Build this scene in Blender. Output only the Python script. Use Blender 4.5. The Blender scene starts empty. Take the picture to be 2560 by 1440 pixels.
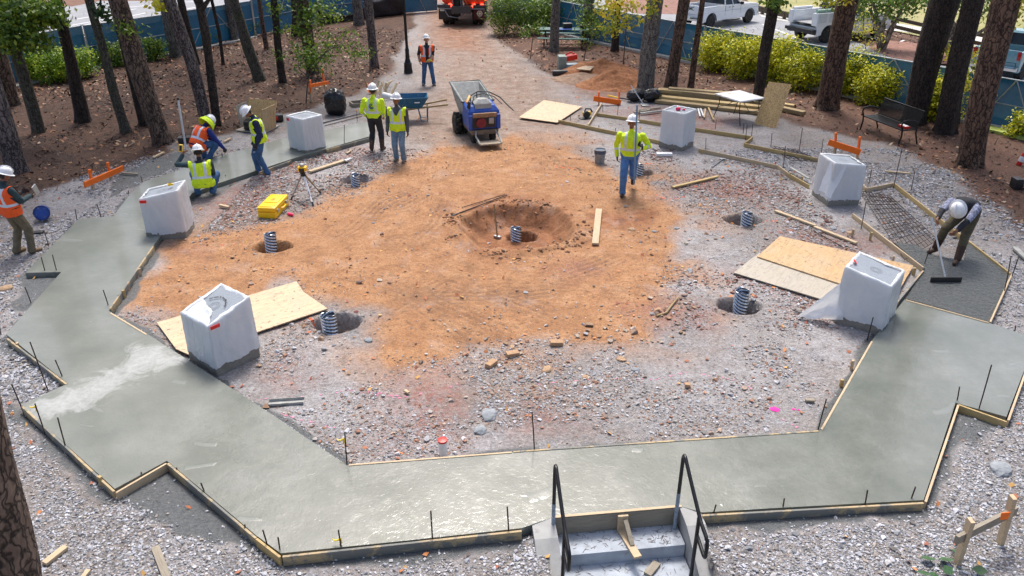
import bpy, bmesh, math, random
import numpy as np
from mathutils import Vector, Matrix, Euler
R = math.radians
rnd = random.Random(7)
nr = np.random.default_rng(11)
sc = bpy.context.scene
# ------------------------------------------------------------------ camera
F, PITCH, CH = 1950.0, R(27.08), 6.4
cd = bpy.data.cameras.new('camera'); cam = bpy.data.objects.new('camera', cd)
sc.collection.objects.link(cam); sc.camera = cam
cd.sensor_fit = 'HORIZONTAL'; cd.sensor_width = 36; cd.lens = F / 2560 * 36
cd.clip_start = .1; cd.clip_end = 2000
cam.location = (0, 0, CH); cam.rotation_euler = (R(90) - PITCH, 0, 0)
# ------------------------------------------------------------------ light
SUN_EL, SUN_AZ = R(60), R(-1)
w = bpy.data.worlds.new('World'); sc.world = w; w.use_nodes = True
wn = w.node_tree; bg = wn.nodes['Background']
sk = wn.nodes.new('ShaderNodeTexSky'); sk.sky_type = 'NISHITA'; sk.sun_disc = False
sk.sun_elevation = SUN_EL; sk.sun_rotation = SUN_AZ; sk.air_density = 1.0; sk.dust_density = 5.0; sk.ozone_density = 1.0
wn.links.new(sk.outputs[0], bg.inputs[0]); bg.inputs[1].default_value = .125
sd = bpy.data.lights.new('sun', 'SUN'); so = bpy.data.objects.new('sun', sd); sc.collection.objects.link(so)
sd.energy = 2.2; sd.angle = R(17); sd.color = (1, .965, .92)
so.rotation_euler = (R(90) - SUN_EL, 0, -SUN_AZ + R(180) - R(180))
# sun direction: from azimuth SUN_AZ (clockwise from +Y)
dsun = Vector((math.sin(SUN_AZ) * math.cos(SUN_EL), math.cos(SUN_AZ) * math.cos(SUN_EL), math.sin(SUN_EL)))
so.rotation_euler = dsun.to_track_quat('Z', 'Y').to_euler()
so.location = (0, 0, 40)
sc.view_settings.view_transform = 'Standard'; sc.view_settings.look = 'None'
sc.view_settings.exposure = 0.74; sc.view_settings.gamma = 1
sc.cycles.max_bounces = 6; sc.cycles.transparent_max_bounces = 12

# ------------------------------------------------------------------ measuring helpers
cp, sp = math.cos(PITCH), math.sin(PITCH)
def ray(px, py):
    x = (px - 1280) / F; u = (720 - py) / F
    return Vector((x, cp + u * sp, -sp + u * cp))
def G(px, py, z=0.0):
    d = ray(px, py); k = (CH - z) / -d.z
    return Vector((d.x * k, d.y * k, z))
def at(px, py, Y):
    d = ray(px, py); k = Y / d.y
    return Vector((d.x * k, Y, CH + d.z * k))
T0 = -.113
C0 = Vector((.09, 15.59, 0))
def ring(deg, rad):
    a = R(deg) + T0
    return C0 + Vector((math.sin(a), math.cos(a), 0)) * rad

# ------------------------------------------------------------------ scene helpers
COL = sc.collection
def tag(o, label=None, cat=None, group=None, kind=None):
    if label: o['label'] = label
    if cat: o['category'] = cat
    if group: o['group'] = group
    if kind: o['kind'] = kind
    return o
def thing(name, label, cat, loc=(0, 0, 0), rz=0, group=None):
    o = bpy.data.objects.new(name, None); COL.objects.link(o)
    o.location = loc; o.rotation_euler = (0, 0, rz); o.empty_display_size = .2
    return tag(o, label, cat, group)
def copy_tree(o, parent=None):
    c = o.copy(); COL.objects.link(c)
    if parent is not None: c.parent = parent
    for ch in list(o.children): copy_tree(ch, c)
    return c
class MB:
    def __init__(s): s.v = []; s.f = []; s.m = []; s.sm = []; s.mi = 0
    def add(s, vs, fs, smooth=False):
        b = len(s.v); s.v += [tuple(x) for x in vs]
        for f in fs: s.f.append([b + i for i in f]); s.m.append(s.mi); s.sm.append(smooth)
        return s
    def mat(s, i): s.mi = i; return s
    def box(s, c, d, rot=None, bev=0.0):
        x, y, z = d[0] / 2, d[1] / 2, d[2] / 2
        if bev <= 0:
            vs = [Vector((a, b, e)) for a in (-x, x) for b in (-y, y) for e in (-z, z)]
            fs = [(0, 1, 3, 2), (4, 6, 7, 5), (0, 4, 5, 1), (2, 3, 7, 6), (0, 2, 6, 4), (1, 5, 7, 3)]
        else:
            bm = bmesh.new(); bmesh.ops.create_cube(bm, size=1, matrix=Matrix.Diagonal((d[0], d[1], d[2], 1)))
            bmesh.ops.bevel(bm, geom=bm.edges[:], offset=bev, segments=2, affect='EDGES', profile=.6)
            bm.verts.index_update(); vs = [v.co.copy() for v in bm.verts]; fs = [[v.index for v in f.verts] for f in bm.faces]; bm.free()
        M = Matrix.Translation(Vector(c)) @ (rot.to_4x4() if rot else Matrix.Identity(4))
        return s.add([M @ v for v in vs], fs, bev > 0)
    def bar(s, a, b, w, h=None, up=(0, 0, 1)):
        a, b = Vector(a), Vector(b); h = h or w
        d = (b - a); L = d.length; d.normalize(); u = Vector(up)
        if abs(d.dot(u)) > .98: u = Vector((1, 0, 0))
        x = d.cross(u).normalized(); z = x.cross(d).normalized()
        M = Matrix((x, d, z)).transposed()
        return s.box((a + b) / 2, (w, L, h), M)
    def tube(s, pts, r, n=10, cap=True, sec=None):
        pts = [Vector(p) for p in pts]; k = len(pts)
        rs = r if isinstance(r, (list, tuple)) else [r] * k
        t = (pts[1] - pts[0]).normalized(); u = Vector((0, 0, 1)) if abs(t.z) < .9 else Vector((1, 0, 0))
        x = t.cross(u).normalized(); vs = []; fs = []
        for i, p in enumerate(pts):
            tt = ((pts[min(i + 1, k - 1)] - pts[max(i - 1, 0)])).normalized()
            x = (x - tt * x.dot(tt)).normalized(); y = tt.cross(x)
            for j in range(n):
                a = 2 * math.pi * j / n
                vs.append(p + (x * math.cos(a) + y * math.sin(a)) * rs[i])
        for i in range(k - 1):
            for j in range(n):
                j2 = (j + 1) % n; fs.append((i * n + j, i * n + j2, (i + 1) * n + j2, (i + 1) * n + j))
        if cap: fs.append(tuple(range(n - 1, -1, -1))); fs.append(tuple((k - 1) * n + j for j in range(n)))
        return s.add(vs, fs, True)
    def lathe(s, prof, n=20, c=(0, 0, 0), M=None, sx=1, sy=1):
        vs = []; fs = []; k = len(prof); c = Vector(c)
        for (r, z) in prof:
            for j in range(n):
                a = 2 * math.pi * j / n; v = Vector((r * math.cos(a) * sx, r * math.sin(a) * sy, z))
                vs.append((M @ v if M else v) + c)
        for i in range(k - 1):
            for j in range(n):
                j2 = (j + 1) % n; fs.append((i * n + j, i * n + j2, (i + 1) * n + j2, (i + 1) * n + j))
        if prof[0][0] > 1e-4: fs.append(tuple(range(n - 1, -1, -1)))
        if prof[-1][0] > 1e-4: fs.append(tuple((k - 1) * n + j for j in range(n)))
        return s.add(vs, fs, True)
    def prism(s, poly, z0, z1):
        n = len(poly); area = sum(poly[i][0] * poly[(i + 1) % n][1] - poly[(i + 1) % n][0] * poly[i][1] for i in range(n))
        if area < 0: poly = poly[::-1]
        vs = [(p[0], p[1], z0) for p in poly] + [(p[0], p[1], z1) for p in poly]
        fs = [tuple(range(n - 1, -1, -1)), tuple(range(n, 2 * n))] + [(i, (i + 1) % n, n + (i + 1) % n, n + i) for i in range(n)]
        return s.add(vs, fs)
    def build(s, name, mats, parent=None, off=None):
        me = bpy.data.meshes.new(name)
        vs = s.v if off is None else [Vector(v) - Vector(off) for v in s.v]
        me.from_pydata([tuple(v) for v in vs], [], s.f)
        if not isinstance(mats, (list, tuple)): mats = [mats]
        for m in mats: me.materials.append(m)
        me.polygons.foreach_set('material_index', s.m); me.polygons.foreach_set('use_smooth', s.sm)
        me.update()
        if any(s.sm):
            try: me.set_sharp_from_angle(angle=R(38))
            except Exception: pass
        o = bpy.data.objects.new(name, me); COL.objects.link(o)
        if parent is not None: o.parent = parent
        return o
def single(name, label, cat, mb, mats, loc=(0, 0, 0), rz=0, group=None):
    o = mb.build(name, mats); o.location = loc; o.rotation_euler = (0, 0, rz); return tag(o, label, cat, group)
def arr_mesh(name, V, Fc, mats, attr=None, mi=None, smooth=False, parent=None):
    """V (n,3), Fc (m,k) equal-sized faces"""
    me = bpy.data.meshes.new(name); V = np.asarray(V, np.float32); Fc = np.asarray(Fc, np.int32)
    me.vertices.add(len(V)); me.vertices.foreach_set('co', V.ravel())
    k = Fc.shape[1]; me.loops.add(Fc.size); me.loops.foreach_set('vertex_index', Fc.ravel())
    me.polygons.add(len(Fc)); me.polygons.foreach_set('loop_start', np.arange(len(Fc), dtype=np.int32) * k)
    try: me.polygons.foreach_set('loop_total', np.full(len(Fc), k, np.int32))
    except Exception: pass
    for m in (mats if isinstance(mats, (list, tuple)) else [mats]): me.materials.append(m)
    if mi is not None: me.polygons.foreach_set('material_index', np.asarray(mi, np.int32))
    me.polygons.foreach_set('use_smooth', np.full(len(Fc), smooth))
    me.update(calc_edges=True)
    if attr:
        for nm, a in attr.items():
            a = np.asarray(a, np.float32); at_ = me.color_attributes.new(nm, 'FLOAT_COLOR', 'POINT')
            c = np.ones((len(V), 4), np.float32)
            if a.ndim == 1: c[:, 0] = c[:, 1] = c[:, 2] = a
            else: c[:, :a.shape[1]] = a
            at_.data.foreach_set('color', c.ravel())
    o = bpy.data.objects.new(name, me); COL.objects.link(o)
    if parent is not None: o.parent = parent
    return o
ORD = ['first', 'second', 'third', 'fourth', 'fifth', 'sixth', 'seventh', 'eighth', 'ninth', 'tenth', 'eleventh', 'twelfth', 'thirteenth', 'fourteenth', 'fifteenth', 'sixteenth']

# ------------------------------------------------------------------ numpy noise
_lat = nr.random((256, 256))
def vnoise(x, y):
    xi = np.floor(x).astype(int); yi = np.floor(y).astype(int); fx = x - xi; fy = y - yi
    fx = fx * fx * (3 - 2 * fx); fy = fy * fy * (3 - 2 * fy)
    a = _lat[xi & 255, yi & 255]; b = _lat[(xi + 1) & 255, yi & 255]; c = _lat[xi & 255, (yi + 1) & 255]; d = _lat[(xi + 1) & 255, (yi + 1) & 255]
    return (a * (1 - fx) + b * fx) * (1 - fy) + (c * (1 - fx) + d * fx) * fy
def fbm(x, y, s, o=4, seed=0):
    t = np.zeros_like(x, dtype=float); a = .5
    for i in range(o):
        t += a * (vnoise(x * s + 17.3 * i + seed * 31.7, y * s - 9.1 * i + seed * 13.1) - .5) * 2; s *= 2.1; a *= .5
    return t
def polydist(x, y, poly):
    """signed distance, positive inside"""
    ins = np.zeros(x.shape, bool); dm = np.full(x.shape, 1e9); n = len(poly)
    for i in range(n):
        ax, ay = poly[i][0], poly[i][1]; bx, by = poly[(i + 1) % n][0], poly[(i + 1) % n][1]
        c = (ay > y) != (by > y)
        xin = (bx - ax) * (y - ay) / ((by - ay) if abs(by - ay) > 1e-9 else 1e-9) + ax
        ins ^= c & (x < xin)
        dx, dy = bx - ax, by - ay; L = dx * dx + dy * dy + 1e-12
        t = np.clip(((x - ax) * dx + (y - ay) * dy) / L, 0, 1)
        dm = np.minimum(dm, (x - ax - t * dx) ** 2 + (y - ay - t * dy) ** 2)
    dm = np.sqrt(dm); return np.where(ins, dm, -dm)
def P(pts, z=0): return [tuple(G(a, b, z)[:2]) for a, b in pts]
def sstep(d, w): return np.clip(d / w * .5 + .5, 0, 1)

# ------------------------------------------------------------------ materials
class NT:
    def __init__(s, name):
        s.m = bpy.data.materials.new(name); s.m.use_nodes = True; s.t = s.m.node_tree; s.b = s.t.nodes['Principled BSDF']
        s.tc = s.t.nodes.new('ShaderNodeTexCoord'); s.co = s.tc.outputs['Object']
    def n(s, typ, **kw):
        nd = s.t.nodes.new('ShaderNode' + typ)
        for k, v in kw.items():
            if k in nd.inputs: s.set(nd.inputs[k], v)
            else: setattr(nd, k, v)
        return nd
    def set(s, inp, v):
        if hasattr(v, 'is_linked') or isinstance(v, bpy.types.NodeSocket): s.t.links.new(v, inp)
        else: inp.default_value = v
    def noise(s, scale, detail=4, rough=.6, dist=0, co=None):
        nd = s.n('TexNoise'); s.set(nd.inputs['Vector'], co or s.co)
        nd.inputs['Scale'].default_value = scale; nd.inputs['Detail'].default_value = detail
        nd.inputs['Roughness'].default_value = rough; nd.inputs['Distortion'].default_value = dist
        return nd.outputs[0]
    def vor(s, scale, co=None, feat='F1'):
        nd = s.n('TexVoronoi', feature=feat); s.set(nd.inputs['Vector'], co or s.co); nd.inputs['Scale'].default_value = scale
        return nd
    def ramp(s, fac, stops):
        nd = s.n('ValToRGB'); s.set(nd.inputs[0], fac); e = nd.color_ramp.elements
        while len(e) < len(stops): e.new(.5)
        for i, (p, c) in enumerate(stops):
            e[i].position = p; e[i].color = (c, c, c, 1) if isinstance(c, (int, float)) else (*c, 1)
        return nd.outputs[0]
    def mix(s, fac, a, b, mode='MIX'):
        nd = s.n('MixRGB', blend_type=mode)
        for i, v in ((0, fac), (1, a), (2, b)):
            if isinstance(v, tuple) and len(v) == 3: v = (*v, 1)
            s.set(nd.inputs[i], v)
        return nd.outputs[0]
    def math(s, op, a, b=0.0, clamp=False):
        nd = s.n('Math', operation=op, use_clamp=clamp); s.set(nd.inputs[0], a); s.set(nd.inputs[1], b); return nd.outputs[0]
    def bump(s, h, strength, dist=.02, prev=None):
        nd = s.n('Bump'); s.set(nd.inputs['Height'], h); nd.inputs['Strength'].default_value = strength; nd.inputs['Distance'].default_value = dist
        if prev is not None: s.set(nd.inputs['Normal'], prev)
        return nd.outputs[0]
    def out(s, col=None, rough=None, nrm=None, metal=None):
        if col is not None: s.set(s.b.inputs['Base Color'], (*col, 1) if isinstance(col, tuple) else col)
        if rough is not None: s.set(s.b.inputs['Roughness'], rough)
        if nrm is not None: s.set(s.b.inputs['Normal'], nrm)
        if metal is not None: s.b.inputs['Metallic'].default_value = metal
        return s.m
_mats = {}
def pm(name, col, rough=.6, var=.18, scale=6, metal=0, bump=.15, bscale=60, bd=.004, dirt=None, emit=None, coat=0):
    if name in _mats: return _mats[name]
    t = NT(name); c0 = tuple(max(0, c * (1 - var)) for c in col); c1 = tuple(min(1, c * (1 + var)) for c in col)
    c = t.ramp(t.noise(scale, 5, .65), [(.3, c0), (.7, c1)])
    if dirt: c = t.mix(t.ramp(t.noise(dirt[1], 6, .7), [(dirt[2], 0), (dirt[2] + .15, 1)]), c, dirt[0])
    nb = t.bump(t.noise(bscale, 4, .6), bump, bd) if bump else None
    t.out(c, t.ramp(t.noise(scale * 2, 3), [(.3, max(0, rough - .08)), (.7, min(1, rough + .08))]), nb, metal)
    if emit: t.b.inputs['Emission Color'].default_value = (*emit[0], 1); t.b.inputs['Emission Strength'].default_value = emit[1]
    if coat: t.b.inputs['Coat Weight'].default_value = coat
    _mats[name] = t.m; return t.m
def wood(name, col, dark=.6, spl=False, ax=0):
    if name in _mats: return _mats[name]
    t = NT(name); mp = t.n('Mapping'); t.set(mp.inputs[0], t.co); mp.inputs['Scale'].default_value = (1.5, 14, 14) if ax == 0 else (14, 14, 1.5) if ax == 2 else (3, 3, 3)
    g = t.noise(3, 6, .7, 1.2, mp.outputs[0])
    c = t.ramp(g, [(.25, tuple(x * dark for x in col)), (.55, col), (.8, tuple(min(1, x * 1.15) for x in col))])
    c = t.mix(t.ramp(t.noise(5, 4), [(.35, 0), (.7, .35)]), c, tuple(x * .75 for x in col))
    if spl: c = t.mix(t.ramp(t.noise(2.6, 7, .7, 1.0), [(.47, 0), (.53, .92)]), c, (.15, .16, .155))
    t.out(c, .75, t.bump(g, .3, .004)); _mats[name] = t.m; return t.m

M_ply = None
def plymat(name, col, spot=.62, ghost=False):
    t = NT(name); mp = t.n('Mapping'); t.set(mp.inputs[0], t.co); mp.inputs['Scale'].default_value = (1, 6, 1)
    mp.inputs['Rotation'].default_value = (0, 0, .3)
    g = t.noise(2.2, 6, .65, 2.5, mp.outputs[0])
    c = t.ramp(g, [(.3, tuple(x * .62 for x in col)), (.5, col), (.75, tuple(min(1, x * 1.12) for x in col))])
    c = t.mix(t.ramp(t.noise(1.6, 5), [(.4, 0), (.7, .5)]), c, (.42, .36, .27))
    c = t.mix(t.ramp(t.noise(14, 5, .75), [(spot, 0), (spot + .05, .85)]), c, (.10, .07, .05))
    return t.out(c, .7, t.bump(g, .2, .003))
def osbmat(name):
    t = NT(name); v = t.vor(55); mp = v.outputs['Color']
    c = t.ramp(t.n('RGBToBW', Color=mp).outputs[0], [(.1, (.36, .20, .07)), (.5, (.62, .40, .17)), (.9, (.76, .55, .28))])
    c = t.mix(t.ramp(t.noise(3, 4), [(.4, 0), (.75, .4)]), c, (.3, .2, .1))
    return t.out(c, .75, t.bump(v.outputs['Distance'], .2, .004))

M = dict(
 lumber=wood('lumber', (.55, .42, .27), .65), lumberD=wood('lumber_splattered', (.46, .35, .20), .6, True), lumber_y=wood('lumber_yellow', (.50, .36, .16), .6),
 lumber_g=wood('lumber_grey', (.30, .26, .20), .6), board_t=wood('treated_lumber', (.36, .26, .13), .55),
 orange=pm('orange_paint', (1.0, .17, .008), .65, .15, 9, dirt=((.5, .3, .13), 8, .62)),
 rebar=pm('rusty_steel', (.055, .032, .026), .75, .4, 30, .2, .6, 200, .002),
 hat=pm('hard_hat_white', (.82, .83, .85), .3, .03, 8, bump=0, dirt=((.5, .47, .42), 16, .66)),
 orangev=pm('vest_orange', (1.0, .105, .01), .7, .14, 14, bump=.5, bscale=26, bd=.012),
 yellowv=pm('vest_yellow', (.66, .90, .012), .7, .14, 14, bump=.5, bscale=26, bd=.012),
 refl=pm('reflective_tape', (.62, .68, .76), .35, .1, 20, .2, .3, 40),
 jeans=pm('denim', (.045, .115, .25), .85, .4, 9, bump=.7, bscale=16, bd=.02), jeans_l=pm('denim_light', (.15, .25, .36), .85, .35, 9, bump=.7, bscale=16, bd=.02, dirt=((.33, .33, .31), 8, .56)),
 jeans_b=pm('denim_bright', (.075, .20, .45), .85, .3, 9, bump=.7, bscale=16, bd=.02),
 khaki=pm('khaki_trousers', (.17, .135, .085), .85, .3, 9, bump=.7, bscale=16, bd=.02, dirt=((.28, .26, .22), 8, .6)), olive=pm('olive_trousers', (.085, .07, .04), .85, .3, 9, bump=.7, bscale=16, bd=.02, dirt=((.22, .2, .16), 8, .6)),
 black_c=pm('black_cloth', (.018, .02, .027), .85, .3, 9, bump=.7, bscale=16, bd=.02), navy=pm('navy_cloth', (.012, .022, .07), .85, .3, 9, bump=.7, bscale=16, bd=.02),
 blue_c=pm('blue_cloth', (.015, .03, .20), .85, .3, 9, bump=.7, bscale=16, bd=.02), grey_c=pm('grey_cloth', (.075, .085, .09), .85, .3, 9, bump=.7, bscale=16, bd=.02),
 teal_c=pm('dark_teal_cloth', (.03, .06, .07), .85, .3, 9, bump=.7, bscale=16, bd=.02),
 camo=pm('grey_blue_camo', (.22, .24, .34), .85, .9, 26, bump=.5, bscale=16, bd=.02),
 skin=pm('skin_brown', (.24, .105, .06), .5, .08, 20, bump=.1), skin_l=pm('skin_light', (.42, .22, .15), .5, .08, 20, bump=.1),
 hair=pm('hair_dark', (.015, .011, .009), .7, .3, 60), glove=pm('work_glove', (.03, .03, .032), .8, .3, 30), glove_y=pm('work_glove_yellow', (.55, .5, .08), .8, .3, 30),
 boot=pm('boot_tan', (.21, .125, .06), .75, .25, 20, dirt=((.30, .25, .19), 12, .5)), boot_b=pm('boot_brown', (.055, .025, .015), .7, .25, 20, dirt=((.25, .2, .14), 12, .58)), boot_g=pm('boot_grey', (.20, .175, .14), .8, .25, 20),
 eye=pm('eye_dark', (.01, .01, .01), .3, 0, 5, bump=0), lip=pm('lip', (.22, .07, .05), .5, 0, 5, bump=0),
 black_m=pm('black_metal', (.012, .012, .014), .35, .2, 20, .3, .1), black_p=pm('black_plastic', (.02, .02, .022), .45, .2, 20), rubber=pm('rubber', (.022, .021, .02), .85, .3, 20, dirt=((.22, .17, .12), 12, .55)),
 steel_dk=pm('dull_dark_steel', (.10, .10, .11), .6, .2, 20, .2), steel=pm('steel_grey', (.34, .35, .36), .45, .2, 20, .7), galv=pm('galvanised_steel', (.62, .65, .70), .26, .15, 25, .95, .1), galv_shade=pm('galvanised_groove_shade', (.10, .12, .16), .45, .3, 25, .6, .1), alum=pm('aluminium', (.58, .6, .62), .35, .1, 20, .8),
 white_p=pm('white_plastic', (.78, .79, .8), .4, .04, 10, bump=0), white_car=pm('white_car_paint', (.80, .82, .85), .18, .02, 5, bump=0, coat=.5), teal_car=pm('teal_grey_car_paint', (.16, .32, .38), .25, .04, 5, bump=0, coat=.5),
 glass=pm('dark_glass', (.015, .02, .025), .08, 0, 5, bump=0), chrome=pm('chrome', (.6, .6, .62), .15, .05, 5, 1, 0),
 red=pm('red_paint', (.62, .02, .012), .4, .12, 20, bump=0), redtape=pm('red_tape', (.75, .015, .012), .35, .1, 20), pink=pm('pink_plastic', (.9, .02, .12), .4, .1, 20), yellow=pm('yellow_plastic', (.93, .56, .008), .38, .05, 10, bump=.1, dirt=((.5, .35, .1), 14, .68)),
 blue_p=pm('blue_plastic', (.02, .08, .38), .42, .15, 14, dirt=((.25, .24, .24), 10, .58)), truck_or=pm('truck_orange_red', (.80, .06, .012), .35, .12, 12), truck_dk=pm('truck_dark_grey', (.05, .05, .055), .4, .3, 12),
 lamp_red=pm('lit_tail_lamp', (1, .05, .02), .3, 0, 5, bump=0, emit=((1, .06, .03), 3)), lens_red=pm('red_lens', (.4, .01, .01), .15, 0, 5, bump=0), amber=pm('amber_marker_lamp', (1, .2, .02), .3, 0, 5, bump=0, emit=((1, .12, .02), 4)),
 cement=pm('cement_caked', (.36, .36, .34), .8, .25, 10, bump=.5, bscale=40, bd=.01, dirt=((.22, .17, .12), 6, .6)), bag=pm('black_bag_film', (.010, .010, .013), .16, .2, 10, bump=.5, bscale=5, bd=.05),
 green_p=pm('green_coated_metal', (.012, .085, .075), .45, .15, 20), yellow_t=pm('yellow_ribbon', (.9, .62, .02), .5, .1, 20), brick=pm('buff_brick', (.42, .26, .15), .85, .2, 20, bump=.5),
 blue_wb=pm('wheelbarrow_blue', (.02, .12, .22), .4, .2, 12, dirt=((.3, .32, .32), 7, .56)), pvc=pm('pvc_white', (.72, .73, .72), .35, .06, 10, bump=0), stone_l=pm('pale_rock', (.26, .28, .30), .85, .25, 14, bump=.8, bscale=30, bd=.01), stone_o=pm('tan_rock', (.42, .28, .17), .9, .25, 14, bump=.8, bscale=30, bd=.01),
 black_fab=pm('black_silt_cloth', (.012, .012, .014), .6, .3, 9, bump=.8, bscale=10, bd=.05), lampw=pm('frosted_lamp', (.75, .75, .72), .4, .02, 5, bump=0), ink=pm('black_lettering', (.03, .03, .035), .5, 0, 5, bump=0), ink_g=pm('engraving_grey', (.09, .10, .12), .6, 0, 5, bump=0), teal_i=pm('teal_logo', (.01, .16, .22), .6, 0, 5, bump=0), white_i=pm('white_lettering', (.8, .8, .8), .5, 0, 5, bump=0),
)
M['ply'] = plymat('plywood', (.60, .44, .28), .585); M['ply2'] = plymat('plywood_weathered', (.40, .36, .30), .62); M['ply3'] = plymat('plywood_warm', (.52, .33, .16), .59); M['osb'] = osbmat('osb')

# bark
def barkmat(name, lo, hi, sc_=1.0, moss=None):
    t = NT(name); mp = t.n('Mapping'); t.set(mp.inputs[0], t.co); mp.inputs['Scale'].default_value = (1, 1, .28)
    v = t.vor(15 * sc_, t.mix(.16, mp.outputs[0], t.n('TexNoise', Vector=t.co, Scale=5.0).outputs['Color']), 'DISTANCE_TO_EDGE')
    g = t.noise(9 * sc_, 6, .7, .6, mp.outputs[0])
    e = t.ramp(t.math('ADD', v.outputs['Distance'], t.math('MULTIPLY', g, .22)), [(.13, 0), (.26, 1)])
    c = t.mix(e, tuple(x * .4 for x in lo), t.ramp(g, [(.3, lo), (.7, hi)]))
    if moss: c = t.mix(t.ramp(t.noise(2.5, 5), [(.5, 0), (.65, .55)]), c, moss)
    h = t.math('ADD', t.math('MULTIPLY', e, .6), g)
    return t.out(c, .9, t.bump(h, .9, .035))
B = dict(pine=barkmat('pine_bark', (.07, .042, .03), (.25, .17, .125)), dark=barkmat('dark_bark', (.03, .021, .017), (.085, .06, .047), 1.3),
 grey=barkmat('grey_bark', (.13, .115, .105), (.32, .29, .26), 1.6), purple=barkmat('grey_purple_pine_bark', (.08, .06, .058), (.28, .23, .215), 1.2),
 oak=barkmat('mossy_oak_bark', (.075, .065, .05), (.19, .165, .135), 1.8, (.07, .09, .035)), red=barkmat('red_brown_pine_bark', (.07, .036, .024), (.25, .15, .10)), smooth=barkmat('smooth_tan_bark', (.24, .17, .12), (.45, .36, .28), .5))
# foliage: colour varies per leaf by attribute v
def leafmat(name, stops):
    t = NT(name); a = t.n('Attribute', attribute_name='v').outputs['Color']
    c = t.ramp(t.n('RGBToBW', Color=a).outputs[0], stops)
    t.out(c, .5); tr = t.n('BsdfTranslucent'); t.set(tr.inputs[0], c); mx = t.n('MixShader'); mx.inputs[0].default_value = .3
    t.t.links.new(t.b.outputs[0], mx.inputs[1]); t.t.links.new(tr.outputs[0], mx.inputs[2]); t.t.links.new(mx.outputs[0], t.t.nodes['Material Output'].inputs[0]); return t.m
L = dict(bright=leafmat('leaf_bright', [(0, (.07, .11, .008)), (.3, (.30, .34, .010)), (.7, (.68, .66, .015)), (1, (.88, .80, .04))]), lime=leafmat('leaf_lime', [(0, (.05, .12, .010)), (.4, (.18, .32, .015)), (.8, (.42, .55, .03)), (1, (.6, .62, .05))]),
 mid=leafmat('leaf_mid', [(0, (.03, .075, .012)), (.5, (.12, .22, .022)), (1, (.33, .42, .045))]),
 dark=leafmat('leaf_dark', [(0, (.012, .035, .01)), (.6, (.035, .085, .018)), (1, (.12, .19, .03))]),
 yellow=leafmat('leaf_yellow', [(0, (.16, .24, .02)), (.5, (.5, .5, .04)), (1, (.8, .6, .06))]),
 autumn=leafmat('leaf_autumn', [(0, (.10, .14, .02)), (.5, (.42, .30, .04)), (1, (.65, .33, .04))]))

# ================================================================== SLAB OUTLINE (top plane z=.10)
ZS = .10
slab_px = [(923, 303), (700, 348), (557, 388), (357, 455), (322, 490), (283, 540), (197, 547), (63, 682), (153, 680), (15, 835), (169, 959), (54, 1012), (287, 1222), (417, 1152),
           (502, 1222), (640, 1338), (702, 1383), (1000, 1353), (1305, 1320), (1384, 1292), (1697, 1264), (1755, 1281), (1920, 1271), (2309, 1250), (2389, 1007), (2516, 1042), (2562, 922), (2620, 800),
           (2640, 862), (2475, 808), (2262, 748), (2182, 848), (2051, 1075), (1920, 1086), (1280, 1131), (867, 1163), (640, 1010), (550, 952), (383, 844), (272, 777), (383, 615), (480, 483), (540, 460), (640, 427), (730, 397), (926, 340)]
slab = P(slab_px, ZS)
fresh_px = [(2262, 748), (2310, 672), (2215, 600), (2300, 585), (2420, 640), (2530, 685), (2475, 808)]
inner_px = [(867, 1163), (640, 1010), (383, 844), (272, 777), (383, 615), (480, 483), (600, 445), (923, 340), (1040, 320), (1395, 298), (1745, 370), (1970, 430), (2023, 460), (2130, 535), (2310, 672), (2182, 848), (2051, 1075)]
# stairs frame
ua = Vector((math.cos(T0), -math.sin(T0), 0)); va = Vector((-math.sin(T0), -math.cos(T0), 0)); va = Vector((math.sin(-T0), -math.cos(T0), 0))
ua = Vector((math.cos(T0), math.sin(-T0), 0))
SL = G(1384, 1290, ZS); SR = G(1697, 1263, ZS); SM = (SL + SR) / 2; SW = (SR - SL).length
ua = (SR - SL); ua.z = 0; ua.normalize(); va = Vector((ua.y, -ua.x, 0))
def SP(u, v, z): return Vector((SM.x, SM.y, 0)) + ua * u + va * v + Vector((0, 0, z))
stair_poly = [tuple(SP(u, v, 0)[:2]) for u, v in ((-SW / 2 - .12, -.0), (SW / 2 + .12, -.0), (SW / 2 + .12, 3.2), (-SW / 2 - .12, 3.2))]
HOLES = [((680, 620), .38), ((892, 452), .40), ((1602, 434), .34), ((1858, 552), .42), ((1848, 768), .36), ((843, 812), .40), ((1303, 592), .36)]
def ghost_h(x, y):
    """terrain height"""
    h = .022 * fbm(x, y, .8, 4, 3) + .008 * fbm(x, y, 6, 3, 5)
    c = G(1290, 567); d = np.hypot((x - c.x) / 1.24, (y - c.y) / 1.28) + .17 * fbm(x, y, 1.7, 5, 9)
    pit = np.clip(1 - d, 0, 1); h = h - (.34 * np.clip(pit * 3.2, 0, 1) ** .8 + .05 * pit) * (d < 1) + .045 * np.exp(-((d - 1.08) / .13) ** 2) + (.02 * fbm(x, y, 5, 4, 19)) * (d < 1.5)
    for (p, r) in HOLES:
        q = G(*p) if p[0] != 1303 else G(1308, 590, -.33); d = np.hypot((x - q.x) / (r * .98), (y - q.y) / (r * .82)) + .30 * fbm(x, y, 3.2, 4, 2)
        h = h - .50 * np.clip((1 - d) * 2.6, 0, 1) * (d < 1) + .03 * np.exp(-((d - 1.1) / .15) ** 2)
    for (p, hh, rx, ry) in (((1485, 190), .62, 1.35, 1.5), ((1560, 222), .78, 1.75, 1.4)):
        pass
    ds = polydist(x, y, slab); h = np.where(ds > -.02, np.minimum(h, 0) - .03, h)
    dst = polydist(x, y, stair_poly); h = np.where(dst > 0, -1.6, h)
    # gravel outside the front falls away slightly
    h = h - .03 * np.clip((6.6 - y) / 1.5, 0, 1) * (dst <= 0)
    return h
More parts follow.
